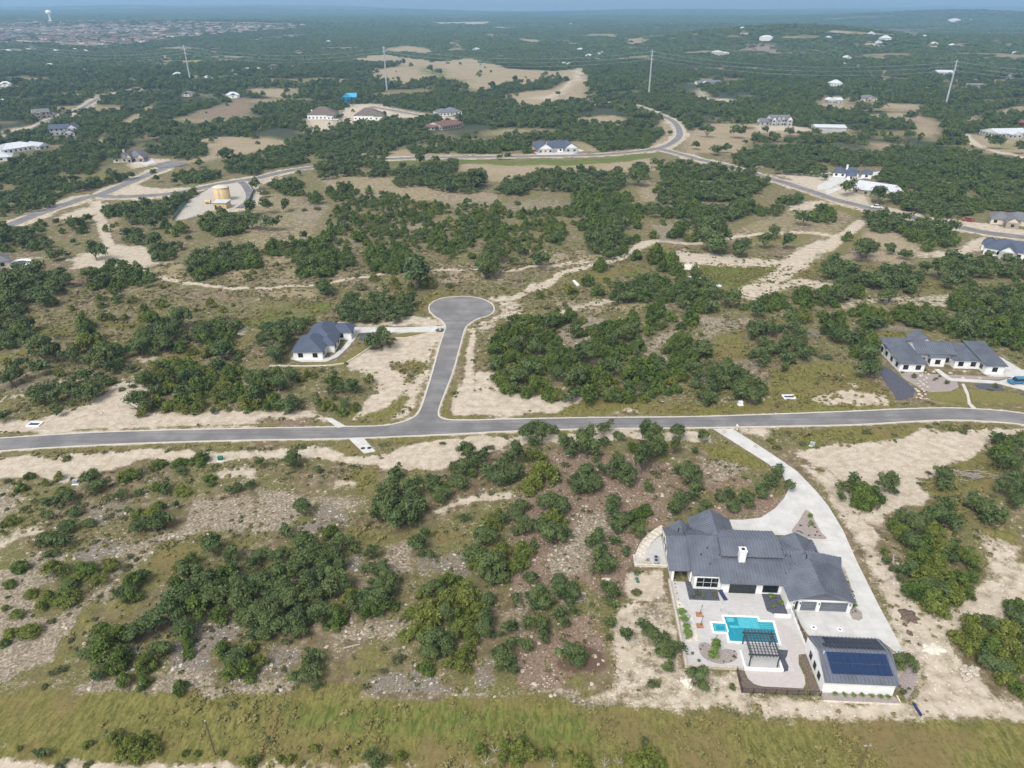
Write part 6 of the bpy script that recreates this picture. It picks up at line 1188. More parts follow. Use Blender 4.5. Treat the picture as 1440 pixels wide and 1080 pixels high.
def survey_trees():
    rnd = random.Random(5)
    for ox, oy, k, s in TREES:
        for q in s.split():
            a, b, w, ty = q.split(','); it = place(ox + float(a) / k, oy + float(b) / k, float(w) / k, ty)
            ITEMS.append(it)
    for it in list(ITEMS):     # saplings and low limbs that knit the near groves together
        if it[5] > 600 and 330 < it[4] < 900 and it[3] in 'ojy' and it[6] > 20 and it[5] < 1000:
            for _ in range(2):
                if rnd.random() < .45:
                    a = rnd.uniform(0, 6.3); ITEMS.append([it[0] + math.cos(a) * it[2] * .5, it[1] + math.sin(a) * it[2] * .5, it[2] * rnd.uniform(.4, .7), it[3], it[4] + math.cos(a) * it[6] * .5, it[5] - math.sin(a) * it[6] * .3, it[6] * .5])
    bl = blocked([t[0] for t in ITEMS], [t[1] for t in ITEMS]); ITEMS[:] = [t for t, b in zip(ITEMS, bl) if not b]
    for ox, oy, k, den, mixk, s in THICK:
        P = [G(*q, 2.0) for q in parse(s, ox, oy, k)]; xs = [p[0] for p in P]; ys = [p[1] for p in P]
        A = abs(sum(P[i][0] * P[(i + 1) % len(P)][1] - P[(i + 1) % len(P)][0] * P[i][1] for i in range(len(P)))) / 2
        got = []; want = int(A / 12.5 * den)
        CX_, CY_ = np.array([rnd.uniform(min(xs), max(xs)) for _ in range(want * 14)]), np.array([rnd.uniform(min(ys), max(ys)) for _ in range(want * 14)])
        ok = inpoly(CX_, CY_, P); CX_, CY_ = CX_[ok], CY_[ok]; ok = ~blocked(CX_, CY_) & ((fbm(CX_ / 16, CY_ / 16, 151, 3) < (.61 if den > .75 else .63)) | (CY_ < 260))
        for x, y in zip(CX_[ok].tolist(), CY_[ok].tolist()):
            if len(got) >= want: break
            key = rnd.choice(mixk); w = 2.3 + 4.4 * rnd.random() ** 1.5 if key != 'y' else rnd.uniform(2.2, 4.6)
            if len(mixk) > 5: w *= .78
            mn = .62 * w
            if any((x - g[0]) ** 2 + (y - g[1]) ** 2 < (mn * .5 + g[2] * .31) ** 2 for g in got): continue
            got.append((x, y, w)); q = PXv(x, y, w * .4); ITEMS.append([x, y, w, key, q[0], q[1], w * F / (y * CP + CAMH * SP)])
        

def zone(px, py):
    for n, s in ZONES:
        if inpoly(np.array([px]), np.array([py]), parse(s))[0]: return n
    return 'in the far woods'

NAMES = {'o': 'grey-green live oak', 'j': 'dark green juniper', 'y': 'yellow-green juniper', 's': 'low rounded shrub', 'd': 'bare grey dead tree'}
def labels(items):
    """label every plant by what tells it apart from its neighbours of the same kind"""
    zs = {}
    for it in items: zs.setdefault((zone(it[4], it[5]), it[3]), []).append(it)
    lab = {}; anchors = {}
    for (z, k), L in zs.items():
        nm = NAMES[k]
        if len(L) == 1: lab[id(L[0])] = f'only {nm} {z}'; anchors.setdefault(z, []).append((L[0], 'the ' + nm)); continue
        rest = list(L)
        for word, f in (('largest', lambda t: -t[6]), ('leftmost', lambda t: t[4]), ('rightmost', lambda t: -t[4]), ('lowest-standing', lambda t: -t[5]), ('uppermost', lambda t: t[5]), ('smallest', lambda t: t[6])):
            if len(rest) < 1: break
            b = min(rest, key=f)
            if b is not min(L, key=f): continue
            lab[id(b)] = f'{word} {nm} {z}'; anchors.setdefault(z, []).append((b, f'the {word} {nm}')); rest.remove(b)
    used = set(lab.values())
    for (z, k), L in zs.items():
        rest = sorted([t for t in L if id(t) not in lab], key=lambda t: -t[6])
        for t in rest:
            an = sorted(anchors.get(z, []), key=lambda a: math.dist((a[0][4], a[0][5] * 1.4), (t[4], t[5] * 1.4)))[:3]
            for a, nm in an:
                dx, dy = t[4] - a[4], t[5] - a[5]; rel = ('just right of' if dx > 0 else 'just left of') if abs(dx) > abs(dy) * 1.3 else ('just below' if dy > 0 else 'just above')
                # only the nearest of its kind on that side may claim it
                same = [u for u in L if u is not t and (u[4] - a[4]) * (1 if dx > 0 else -1) > 0 and math.dist((u[4], u[5]), (a[4], a[5])) < math.dist((t[4], t[5]), (a[4], a[5]))] if 'left' in rel or 'right' in rel else [u for u in L if u is not t and (u[5] - a[5]) * (1 if dy > 0 else -1) > 0 and math.dist((u[4], u[5]), (a[4], a[5])) < math.dist((t[4], t[5]), (a[4], a[5]))]
                s = f'{NAMES[k]} {rel} {nm} {z}'
                if s in used or len(s.split()) > 16 or [u for u in same if u is not a]: continue
                used.add(s); lab[id(t)] = s; break
        rest = [t for t in rest if id(t) not in lab]
        if rest:
            ms = sorted(t[6] for t in rest)[len(rest) // 2]
            for t in rest: lab[id(t)] = f"{'larger' if t[6] >= ms else 'smaller'} {NAMES[k]} among its like {z}"
    return lab

def build_trees():
    survey_trees(); rnd = random.Random(9)
    groups = {'o': [], 'j': [], 's': [], 'd': []}
    for it in ITEMS:
        if -70 < it[4] < 1510 and it[5] < 1120: groups['j' if it[3] == 'y' else it[3]].append(it)
    single, mass = [], []
    for k, L in groups.items():
        L.sort(key=lambda t: -t[6]); single += L[:295]; mass += L[295:]
    lab = labels(single); proto = {}
    for it in single:
        x, y, w, k = it[:4]; cat = KIND[k][0]; lowz = it[4] < 345 and 590 < it[5] < 1000 and not (it[4] > 130 and it[5] > 735); r = w / 2 * (.92 if lowz else 1.22 if it[4] < 320 and it[5] > 830 else 1.12); z = float(H(x, y)) - .05
        grp = cat.replace('_', ' ') + 's ' + zone(it[4], it[5]); l = lab[id(it)]
        if k in 'sd':
            me = rnd.choice(VAR[k]); o = link(cat, me, None, (x, y, z)); o.scale = (r, r, r * rnd.uniform(.8, 1.2)); o.rotation_euler = (0, 0, rnd.uniform(0, 6.3)); tag(o, l, cat.replace('_', ' '), grp); continue
        t = thing(cat, l, cat.replace('_', ' '), (x, y, z), rnd.uniform(0, 6.3), grp); hz = (1.0 if k == 'o' else 1.12) * rnd.uniform(.86, 1.18)
        if k == 'o' and 590 < it[5] < 660 and it[4] > 690: hz *= 1.6; r *= .88
        hz *= .72 if lowz else 1; el = rnd.uniform(.84, 1.18); t.scale = (r * el, r / el, r * hz)
        link('crown', rnd.choice(VAR[k]), t); link('trunk', rnd.choice(VAR['to' if k == 'o' else 'tj']), t)
    return mass
# ------------------------------------------------------------------ uncountable cover: instanced from templates kept outside the scene
def scatter(name, templates, pts, label=None):
    """pts: x, y, z, scale xyz, rotation, template index"""
    col = bpy.data.collections.new(name + '_templates')
    for i, (me) in enumerate(templates):
        o = bpy.data.objects.new(f'{i:03d}_{name}', me); col.objects.link(o)
    A = np.array(pts, float); me = bpy.data.meshes.new(name); me.vertices.add(len(A)); me.vertices.foreach_set('co', A[:, :3].ravel().astype(np.float32)); me.update()
    a = me.attributes.new('isc', 'FLOAT_VECTOR', 'POINT'); a.data.foreach_set('vector', A[:, 3:6].ravel().astype(np.float32))
    R_ = np.zeros((len(A), 3)); R_[:, 2] = A[:, 6]; a = me.attributes.new('irot', 'FLOAT_VECTOR', 'POINT'); a.data.foreach_set('vector', R_.ravel().astype(np.float32))
    a = me.attributes.new('iix', 'INT', 'POINT'); a.data.foreach_set('value', A[:, 7].astype(np.int32))
    o = link(name, me); o['kind'] = 'stuff'
    if label: o['label'] = label
    g = bpy.data.node_groups.new(name, 'GeometryNodeTree'); g.interface.new_socket('Geometry', in_out='INPUT', socket_type='NodeSocketGeometry'); g.interface.new_socket('Geometry', in_out='OUTPUT', socket_type='NodeSocketGeometry')
    N = g.nodes.new; L = g.links.new; gi, go, ip, ci = N('NodeGroupInput'), N('NodeGroupOutput'), N('GeometryNodeInstanceOnPoints'), N('GeometryNodeCollectionInfo')
    ci.inputs['Collection'].default_value = col; ci.inputs['Separate Children'].default_value = True; ci.inputs['Reset Children'].default_value = True; ip.inputs['Pick Instance'].default_value = True
    def at_(nm, ty): n = N('GeometryNodeInputNamedAttribute'); n.data_type = ty; n.inputs['Name'].default_value = nm; return n.outputs['Attribute']
    L(gi.outputs[0], ip.inputs['Points']); L(ci.outputs[0], ip.inputs['Instance']); L(at_('iix', 'INT'), ip.inputs['Instance Index']); L(at_('irot', 'FLOAT_VECTOR'), ip.inputs['Rotation']); L(at_('isc', 'FLOAT_VECTOR'), ip.inputs['Scale']); L(ip.outputs[0], go.inputs[0])
    md = o.modifiers.new('scatter', 'NODES'); md.node_group = g; return o

def patch_mesh(name, seed, n, rad, mats=('oak',)):
    """a stand of crowns seen from far away"""
    rg = np.random.default_rng(seed); V = []; T = []; F_ = []
    for i in range(n):
        c = np.array([*(rg.uniform(-rad, rad, 2)), 0]); r = rg.uniform(2.4, 4.6); m = 46
        d = rg.normal(size=(m, 3)); d /= np.linalg.norm(d, axis=1)[:, None]; d[:, 2] = abs(d[:, 2]) * .9 - .15
        P = c + d * r * rg.uniform(.75, 1.1, m)[:, None] * np.array([1, 1, .85]) + np.array([0, 0, r * .55])
        nn = d + rg.normal(size=(m, 3)) * .4; nn /= np.linalg.norm(nn, axis=1)[:, None]; a = np.cross(nn, rg.normal(size=(m, 3))); a /= np.linalg.norm(a, axis=1)[:, None]; b = np.cross(nn, a); s = r * rg.uniform(.22, .42, m)[:, None]
        V.append(np.stack([P - a * s, P - b * s * .7, P + a * s, P + b * s * .7], 1).reshape(-1, 3)); T.append(np.repeat(np.clip(rg.random() * .6 + rg.random(m) * .4, 0, 1), 4))
    V = np.concatenate(V); T = np.concatenate(T); q = len(V) // 4; me = bpy.data.meshes.new(name); me.vertices.add(len(V)); me.vertices.foreach_set('co', V.ravel().astype(np.float32)); me.loops.add(len(V)); me.loops.foreach_set('vertex_index', np.arange(len(V), dtype=np.int32))
    me.polygons.add(q); me.polygons.foreach_set('loop_start', np.arange(q, dtype=np.int32) * 4); me.update(calc_edges=True); at_ = me.attributes.new('tone', 'FLOAT', 'POINT'); at_.data.foreach_set('value', T.astype(np.float32)); me.materials.append(M[mats[0]]); return me

OPENCH = ('tan', 'sand', 'red', 'lime', 'pink', 'olive', 'green')
def woods(mass):
    rnd = random.Random(3); rg = np.random.default_rng(4); pts = []
    ol, jl, yl, sl = 0, 4, 8, 12; tm = VAR['ol'] + VAR['jl'] + VAR['yl'] + VAR['sl']
    for x, y, w, k, *_ in mass:
        if k == 'd': continue
        i = {'o': ol, 'j': jl, 'y': yl, 's': sl}[k] + rnd.randrange(4); r = w / 2 * 1.12; el = rnd.uniform(.82, 1.2); pts.append((x, y, float(H(x, y)) - .05, r * el, r / el, r * (1.0 if k == 'o' else 1.1) * rnd.uniform(.85, 1.2), rnd.uniform(0, 6.3), i))
    opens = []
    for c, w, ox, oy, k, s in MASK:
        if c in OPENCH and w >= .5:
            q = parse(s, ox, oy, k)
            if min(p[1] for p in q) < 215: opens.append((c, [G(*p) for p in q]))
    tr = [(w, smooth([G(*q) for q in p], 4)) for w, wt, p in TRACKS if min(q[1] for q in p) < 230]
    def keep(x, y, keepfar=0.):
        px, py = PXv(x, y, H(x, y)); ok = (px > -130) & (px < 1570) & (py < 204)
        x2 = x + (fbm(x / 18, y / 18, 71, 2) - .5) * 14; y2 = y + (fbm(x / 18, y / 18, 72, 2) - .5) * 14
        for c, P in opens:
            ins = inpoly(x2, y2, P); ok &= ~(ins & (rg.random(len(x)) > (.30 if c in ('pink', 'lime') else .015)))
        for w, P in ROADG: ok &= segdist(x, y, P) > w * .5 + 5
        for w, P in tr: ok &= segdist(x, y, P) > w * .5 + 2
        for P, k in PADS: ok &= ~inpoly(x, y, P)
        return ok
    def grid(d0, d1, sp, jit=.48):
        n = int(d1 * 1.7 / sp); gx, gy = np.meshgrid(np.arange(-n // 2, n // 2 + 1) * sp, np.arange(int(d0 * .7 / sp), int(d1 / sp) + 1) * sp); x = gx.ravel() + rg.uniform(-jit, jit, gx.size) * sp; y = gy.ravel() + rg.uniform(-jit, jit, gx.size) * sp
        d = np.hypot(x, y); m = (d >= d0) & (d < d1) & (abs(x) < y * .86 + 60); return x[m], y[m]
    for d0, d1, sp in ((560, 1000, 5.4), (1000, 1650, 7.2)):
        x, y = grid(d0, d1, sp); m = (fbm(x / 34, y / 34, 41, 3) > .375) & (rg.random(len(x)) < .93) & (gapn(x, y) < .635); x, y = x[m], y[m]; m = keep(x, y); x, y = x[m], y[m]; z = H(x, y); hue = fbm(x / 60, y / 60, 81, 3)
        for a, b, c, h in zip(x, y, z, hue):
            k = ol if rnd.random() < (.75 if h > .46 else .35) else (jl if rnd.random() < .86 else yl)
            r = (1.6 + 2.9 * rnd.random() ** 1.3) * (1 if sp < 6 else 1.25); el = rnd.uniform(.8, 1.25); pts.append((a, b, c - .2, r * el, r / el, r * rnd.uniform(.85, 1.2), rnd.uniform(0, 6.3), k + rnd.randrange(4)))
    scatter('woodland', tm, pts)
    pts = []; pm = [patch_mesh('stand_of_trees', 900 + i, 17, 17, ('oak',) if i < 3 else ('juniper',)) for i in range(5)]
    for d0, d1, sp, s in ((1600, 3600, 25, 1.0), (3600, 9500, 62, 2.3)):
        x, y = grid(d0, d1, sp); sp_ = fbm(x / 420., y / 160., 51, 4) if d0 > 3000 else gapn(x, y)
        m = (sp_ < (.66 if d0 > 3000 else .635)); x, y = x[m], y[m]; m = keep(x, y); x, y = x[m], y[m]; z = H(x, y)
        for a, b, c in zip(x, y, z): q = s * rnd.uniform(.85, 1.15); pts.append((a, b, c - .5, q, q, q * (.9 if s < 2 else .6), rnd.uniform(0, 6.3), rnd.randrange(5)))
    scatter('distant_forest', pm, pts)

def ground_cover(chs):
    ys, us, ch = chs; rg = np.random.default_rng(12); n = 150000
    d = np.sqrt(rg.uniform(52 ** 2, 330 ** 2, n)); a = rg.uniform(-R(41), R(41), n); x, y = d * np.sin(a), d * np.cos(a)
    i = np.clip(np.searchsorted(ys, y), 0, len(ys) - 1); j = np.clip(np.round((x / (y * .93 + 36) + 1.3) / 2.6 * (len(us) - 1)).astype(int), 0, len(us) - 1); v = i * len(us) + j
    g = lambda c: ch[c][v]; fm = flatmask(x, y); nz = fbm(x / 7, y / 7, 77, 3)
    p = .30 + .22 * np.maximum(g('olive'), g('green')) + .18 * g('tan') - .1 * g('red') - .30 * g('sand') - .12 * g('rock') - .1 * g('gray'); p = p * np.clip((nz - .30) * 4, .1, 1.6) * (fm > .6)
    m = rg.random(n) < p; X, Y = x[m], y[m]; dd = np.hypot(X, Y); ol = np.maximum(g('olive'), g('green'))[m]
    tm = [crown_mesh('tuft', 'shrub', 700 + q, M['weed' if q < 3 else 'shrub' if q < 5 else 'meadow'], 46, .30) for q in range(8)]
    s = (.2 + .5 * rg.random(len(X)) ** 1.5 + .5 * (rg.random(len(X)) > .96)) * np.clip(dd / 150, .75, 1.05); ix = np.where(rg.random(len(X)) < .66 - .25 * ol, rg.integers(0, 3, len(X)), rg.integers(3, 5, len(X))); ix = np.where((ol > .5) & (rg.random(len(X)) < .95), rg.integers(5, 8, len(X)), ix)
    scatter('weed_cover', tm, np.stack([X, Y, np.zeros(len(X)) - .02, s * 1.2, s * 1.2, s * rg.uniform(.6, 1.2, len(X)), rg.uniform(0, 6.3, len(X)), ix], 1))
    p = .05 + .28 * g('rock') + .16 * g('gray') + .10 * g('red') + .05 * g('sand') - .3 * np.maximum(g('olive'), g('green')); p = p * (fm > .7) * np.clip((fbm(x / 4, y / 4, 78, 3) - .35) * 4, .05, 1.4) * (d < 220)
    m = rg.random(n) < p; X, Y = x[m], y[m]; tm = [MB().blob((0, 0, 0), 1, .55, q, 0, .35, 6, 3).mesh('stone', M['rubble']) for q in range(4)]; s = .07 + rg.random(len(X)) ** 3 * .38
    scatter('loose_stones', tm, np.stack([X, Y, np.zeros(len(X)) + .03, s, s * rg.uniform(.7, 1.2, len(X)), s * rg.uniform(.6, 1, len(X)), rg.uniform(0, 6.3, len(X)), rg.integers(0, 4, len(X))], 1))

# ------------------------------------------------------------------ far houses
def far_houses():
    rnd = random.Random(21); V = []
    for i, (wm, rm) in enumerate((('limestone', 'shbrown'), ('cream', 'shbrown'), ('white', 'shgrey'), ('limestone', 'roofred'), ('white', 'roofw'), ('cream', 'shgrey'))):
        mb = MB(); mb.box(-8, 8, -6, 6, -2, 3.4); mb.box(-3, 6, -9, -5, -2, 3.2)
        mb.hip(-8.5, 8.5, -6.5, 6.5, 3.4, 3.4, 1); mb.gable(-3.4, 6.4, -9.5, -1, 3.25, 2.6, 'y', 1)
        for k in range(4): mb.box(-7 + k * 3.6, -5.6 + k * 3.6, -6.06 if k != 2 else -9.06, -5.9 if k != 2 else -8.9, .8, 2.4, 2)
        V.append(mb.mesh('far_house', [M[wm], M[rm], M['dark']]))
    P = [parse(s, 0, 0, 3) for s in ("0,95 200,85 700,92 1290,106 1240,120 900,148 700,165 480,198 200,180 0,180",)][0]
    n = 0; used = []
    while n < 270:
        x, y = rnd.uniform(0, 430), rnd.uniform(28, 66)
        if not inpoly(np.array([x]), np.array([y]), P)[0] or any(abs(x - a) < 3.6 and abs(y - b) < 1.0 for a, b in used): 
            if rnd.random() < .02: used = used[3:]
            continue
        used.append((x, y)); g = GZ(x, y); o = link('far_house', V[rnd.choice((0, 0, 0, 1, 3, 3, 5))], None, g); o.rotation_euler = (0, 0, rnd.choice((.2, 1.77, -.9)) + rnd.uniform(-.2, .2)); s = rnd.uniform(1.1, 1.5); o.scale = (s, s, s)
        tag(o, 'small pinkish tract house in the far subdivision below the white water tower', 'house', 'tract houses of the far subdivision'); n += 1
    L = "71,94,4 83,100,0 118,102,4 143,108,5 152,125,2 186,117,5 9,121,4 250,107,4 293,112,4 265,97,4 293,99,5 302,103,2 330,104,2 348,100,4 362,100,4 385,97,1 412,97,0 267,135,5 328,137,4 4,147,4 420,76,1 462,60,4 12,73,4 45,70,1 78,73,4 105,71,4 770,89,2 784,90,4 793,92,4 802,93,4 816,71,4 828,80,4 845,76,4 908,35,4 930,36,4 944,35,4 670,71,4 803,34,4 978,51,1 1044,41,4 1046,48,1 968,41,1 973,43,2 1121,28,4 1225,48,4 1190,83,4 1185,93,4 1207,96,2 1235,61,4 1223,63,1 1313,63,4 1338,65,4 1418,65,1 1427,76,4 1365,28,4 1323,23,4 1310,67,1 1400,61,1 1391,48,4 1165,54,4 1300,52,4 1436,108,4 1421,110,2 1060,72,1 1130,77,0 575,33,4 620,35,4 490,30,1 175,33,1 60,38,1 20,60,0 150,68,1 120,73,4 300,76,1"
    for k, q in enumerate(L.split()):
        x, y, v = q.split(','); v = int(v); g = GZ(float(x), float(y)); o = link('far_house', V[v], None, g); o.rotation_euler = (0, 0, rnd.uniform(-.6, .6)); s = rnd.uniform(.75, 1.0) if v in (2, 4) else rnd.uniform(.9, 1.25) ; o.scale = (s, s, s)
        tag(o, {4: 'tiny white-roofed house scattered among the far woods', 0: 'tiny brown-roofed stone house among the far woods', 1: 'tiny cream house with brown roof among the far woods', 2: 'tiny white house with grey roof among the far woods', 3: 'tiny red-roofed house among the far woods', 5: 'tiny cream house with grey roof among the far woods'}[v], 'house', 'scattered far houses')

# ------------------------------------------------------------------ poles, vehicles and small things
def top_at(px, py, x, y):
    z = 0.
    lo, hi = 0, 160
    for _ in range(40):
        z = (lo + hi) / 2
        if PXv(x, y, float(H(x, y)) + z)[1] > py: lo = z
        else: hi = z
    return z
def small():
    Q = []
    for (bx, by, ty), lab in zip(((268, 115, 63), (544, 126, 65), (912, 137, 70), (1329, 150, 84)), ('tall pale steel power pole, leftmost of the row, beside white houses', 'tall pale steel power pole at the left end of the tan field', 'tall plain steel power pole above the bend of the far road', 'tall pale steel power pole with crossarms, rightmost of the row')):
        p = GZ(bx, by); h = top_at(bx, ty, p.x, p.y); t = thing('power_pole', lab, 'power pole', p); MB().tube((0, 0, -1), (0, 0, h), 1.25, .6, 12).build('shaft', M['metal'], t)
        for k in range(3): MB().tube((-2.4, .6 * (-1) ** k, h - 2 - k * 4.5), (2.4, .6 * (-1) ** k, h - 1.6 - k * 4.5), .28, .2, 8).build('crossarm', M['metal'], t)
        Q.append((p, h))
    ends = [Q[0][0] + (Q[0][0] - Q[1][0])] + [q[0] for q in Q] + [Q[3][0] + (Q[3][0] - Q[2][0])]; hs = [Q[0][1]] + [q[1] for q in Q] + [Q[3][1]]
    mb = MB()
    for i in range(5):
        for k in range(3):
            for sx in (-2.2, 2.2):
                a = ends[i] + Vector((sx, 0, hs[i] - 2 - k * 4.5)); b = ends[i + 1] + Vector((sx, 0, hs[i + 1] - 2 - k * 4.5)); pr = None
                for s in range(13):
                    u = s / 12; c = a.lerp(b, u) - Vector((0, 0, 4 * 11 * u * (1 - u)))
                    if pr is not None: mb.tube(pr, c, .05, n=4, cap=False)
                    pr = c
    tag(mb.build('power_lines', M['metal']), 'long sagging electric lines strung between the tall steel poles', 'power lines')
    p = GZ(72, 32); h = top_at(72, 14, p.x, p.y); t = thing('water_tower', 'white water tower with a flared tank far off at the upper left', 'water tower', p); r = h * .19
    MB().lathe([(r * .62, -2), (r * .45, h * .1), (r * .42, h * .55), (r * .6, h * .64)], 20).build('stem', M['white'], t, False); MB().lathe([(r * .6, h * .64), (r * 1.25, h * .74), (r * 1.3, h * .86), (r * 1.0, h * .96), (r * .3, h)], 20).build('tank', M['whitep'], t, False)
    for bx, by, tx, ty, lab, arm in ((302.5, 1062, 287, 1014, 'short dark wooden utility post standing in the bottom meadow', 0), (1208, 1084, 1222, 1047, 'wooden utility pole with a small crossarm at the bottom edge of the meadow', 1)):
        x, y = G(bx, by); h = top_at(bx, ty, x, y); t = thing('utility_pole', lab, 'utility pole', (x, y, 0)); MB().tube((0, 0, -.3), (0, 0, h), .14, .10, 9).build('shaft', M['wood'], t)
        if arm: MB().box(-.55, .55, -.06, .06, h - .35, h - .2).build('crossarm', M['metal'], t); MB().tube((.3, 0, h - .2), (.3, 0, h + .1), .09, n=8).build('insulator', M['metal'], t)
        else: MB().box(-.1, .1, -.1, .1, h, h + .12).build('cap', M['metal'], t)
    # vehicles
    def car(px, py, rot, paint, label, cat, kind='suv', up=.1):
        x, y = G(px, py); t = thing(cat.replace(' ', '_'), label, cat, (x, y, float(H(x, y)) + up), rot); L, Wd = (4.7, 1.9) if kind != 'pickup' else (5.8, 2.0)
        prof = {'suv': [(-2.35, .4), (-2.38, .95), (-1.2, 1.05), (2.3, 1.0), (2.36, .45)], 'sedan': [(-2.35, .35), (-2.38, .75), (-1.1, .92), (1.7, .95), (2.33, .85), (2.36, .4)], 'pickup': [(-2.9, .45), (-2.93, 1.0), (-1.5, 1.12), (2.88, 1.08), (2.9, .5)]}[kind]
        cab = {'suv': [(-1.25, 1.0), (-.55, 1.78), (2.1, 1.76), (2.32, 1.0)], 'sedan': [(-1.15, .9), (-.4, 1.42), (1.0, 1.42), (1.75, .93)], 'pickup': [(-1.55, 1.05), (-.85, 1.82), (.75, 1.82), (1.0, 1.08)]}[kind]
        def ext(pf, w, m=0, z=0): 
            mb = MB(); n = len(pf)
            for s in (-1, 1): mb.face([(a, s * w, b + z) for a, b in (pf if s < 0 else pf[::-1])], m)
            for i in range(n): a, b = pf[i], pf[(i + 1) % n]; mb.face([(a[0], -w, a[1] + z), (a[0], w, a[1] + z), (b[0], w, b[1] + z), (b[0], -w, b[1] + z)], m)
            return mb
        ext(prof, Wd / 2).build('body', M[paint], t); c0 = ext(cab, Wd / 2 - .12).build('cabin', M['glass'], t)
        (x0, z0), (x1, z1), (x2, z2), (x3, z3) = cab; mb = MB(); mb.box(x1 - .1, x2 + .1, -Wd / 2 + .1, Wd / 2 - .1, z1 - .02, z1 + .06); mb.build('roof_panel', M[paint], t)
        if kind == 'pickup': MB().box(1.15, 2.75, -.8, .8, 1.085, 1.1).build('bed', M['dark'], t)
        for u in (-L * .31, L * .31):
            for s in (-1, 1): w_ = MB().tube((u, s * (Wd / 2 - .22), .37), (u, s * (Wd / 2 + .02), .37), .37, n=14).build('wheel', M['rubber'], t); MB().tube((u, s * (Wd / 2 + .02), .37), (u, s * (Wd / 2 + .035), .37), .2, n=10).build('rim', M['metal'], w_)
        for s in (-1, 1): MB().box(-L / 2 - .02, -L / 2 + .02, s * .65 - .16, s * .65 + .16, .68, .85).build('headlight', M['framew'], t)
    car(1429, 539.5, R(4), 'blue', 'bright blue off-road vehicle parked on the driveway of the modern house', 'car', 'suv', .15)
    car(1232, 293.5, R(-14), 'whitep', 'white pickup truck parked on the edge of the right-hand road', 'pickup truck', 'pickup', .4)
    car(750, 213.5, R(2), 'redp', 'red car parked on the verge left of the twin-gabled house', 'car', 'sedan', .1)
    car(1088, 175, R(8), 'dark', 'black car parked in front of the dormered white house', 'car', 'suv', .1)
    car(1361, 311, R(-12), 'redp', 'red pickup on the bare dirt near the right edge of the far road', 'pickup truck', 'pickup', .1)
    car(1165, 246, R(20), 'whitep', 'white car in front of the pale house with many dark roofs', 'car', 'sedan', .25)
    # roadside things
    x, y = G(568, 590); t = thing('road_sign', 'dark stop-sign back on a thin post at the corner of the side street', 'sign', (x, y, 0), R(30)); MB().tube((0, 0, 0), (0, 0, 2.6), .04, n=6).build('post', M['metal'], t)
    MB().tube((0, -.02, 2.3), (0, .02, 2.3), .42, n=8).build('face', M['dark'], t); MB().box(-.4, .4, -.015, .015, 2.75, 2.95).build('name_blade', M['greenp'], t)
    def slab(name, s, z, label, cat, m='conc'): o = MB().prism(gp(parse(s)), -.1, z).build(name, M[m]); tag(o, label, cat); return o
    t = thing('culvert_headwall', 'sloping white concrete culvert apron with two dark pipe mouths below the road', 'culvert', (*G(510, 626), 0)); c = G(510, 626)
    MB().prism([(a - c[0], b - c[1]) for a, b in gp(parse("491,617.5 511,616 528,635 512,638"))], -.1, .14).build('apron', M['conc'], t)
    for px, py in ((510.5, 631), (519.5, 630.5)): a = G(px, py); MB().tube((a[0] - c[0], a[1] - c[1], .10), (a[0] - c[0], a[1] - c[1], .16), .55, n=14).build('pipe_mouth', M['dark'], t)
    slab('culvert_apron', "457,588 466,588 487,600 475,602", .12, 'plain white concrete drainage apron on the far side of the road', 'culvert', 'conc')
    slab('drain_flume', "967.5,390 977.5,388.5 1015,402.5 1012,404.7", .3, 'long white concrete flume running into the grassy basin', 'flume', 'whitep'); slab('drain_flume', "805,395.5 808,394.5 815,401.5 812,403", .3, 'short white concrete flume on the grass left of the basin', 'flume', 'whitep')
    for i, (px, py) in enumerate(((1109, 559), (49, 597.5))):
        t = thing('storm_inlet', ('white concrete storm inlet box on the grassy verge left of the modern house', 'white concrete storm inlet box at the left edge above the road')[i], 'storm inlet', (*G(px, py), 0)); mb = MB()
        mb.box(-1.7, 1.7, -1.1, -.75, -.1, .4); mb.box(-1.7, 1.7, .75, 1.1, -.1, .4); mb.box(-1.7, -1.35, -.75, .75, -.1, .4); mb.box(1.35, 1.7, -.75, .75, -.1, .4); mb.build('rim', M['whitep'], t); MB().box(-1.35, 1.35, -.75, .75, .05, .12).build('opening', M['navy'], t)
    for px, py, lab, m in ((1142, 627, 'grey-blue utility cabinet leaning on the green verge beside the driveway lot', 'metal'), (310.5, 647, 'green utility pedestal on a white pad below the road at left', 'greenp'), (107, 680, 'grey utility box among shrubs on the left slope', 'metal'), (1041, 569, 'small pale utility box on the verge below the oaks', 'whitep')):
        t = thing('utility_box', lab, 'utility box', (*G(px, py), 0), R(-30 if px > 1100 else 5)); MB().box(-.75, .75, -.6, .6, -.1, .12).build('pad', M['whitep'], t); MB().box(-.55, .55, -.42, .42, .12, .95).build('case', M[m], t); MB().box(-.58, .58, -.45, .45, .95, 1.02).build('lid', M[m], t)
    for px, py, lab in ((1036, 604, 'pale stone mailbox pillar at the road end of the concrete driveway'), (619, 464.5, 'mailbox in a dark ring bed where the culdesac driveway meets the street')):
        t = thing('mailbox', lab, 'mailbox', (*G(px, py), 0)); MB().box(-.28, .28, -.28, .28, 0, 1.15).build('pillar', M['limestone'], t); MB().tube((0, -.3, 1.3), (0, .3, 1.3), .17, n=10).build('box', M['whitep'], t)
        if px < 900: MB().lathe([(1.7, 0), (1.6, .12), (.3, .14)], 18).build('ring_bed', M['darkgravel'], t)
    for i, (px, py) in enumerate(((1018, 608), (1062, 628), (1050, 606))):
        tag(MB().blob((0, 0, .25), .55, .5, i).build('boulder', M['rubble'], None, True, (*G(px, py), 0)), ('dark flat rock left of the driveway mouth', 'flat rock on the right bank of the driveway', 'flat rock right of the driveway mouth')[i].replace('dark ', 'pale '), 'boulder')
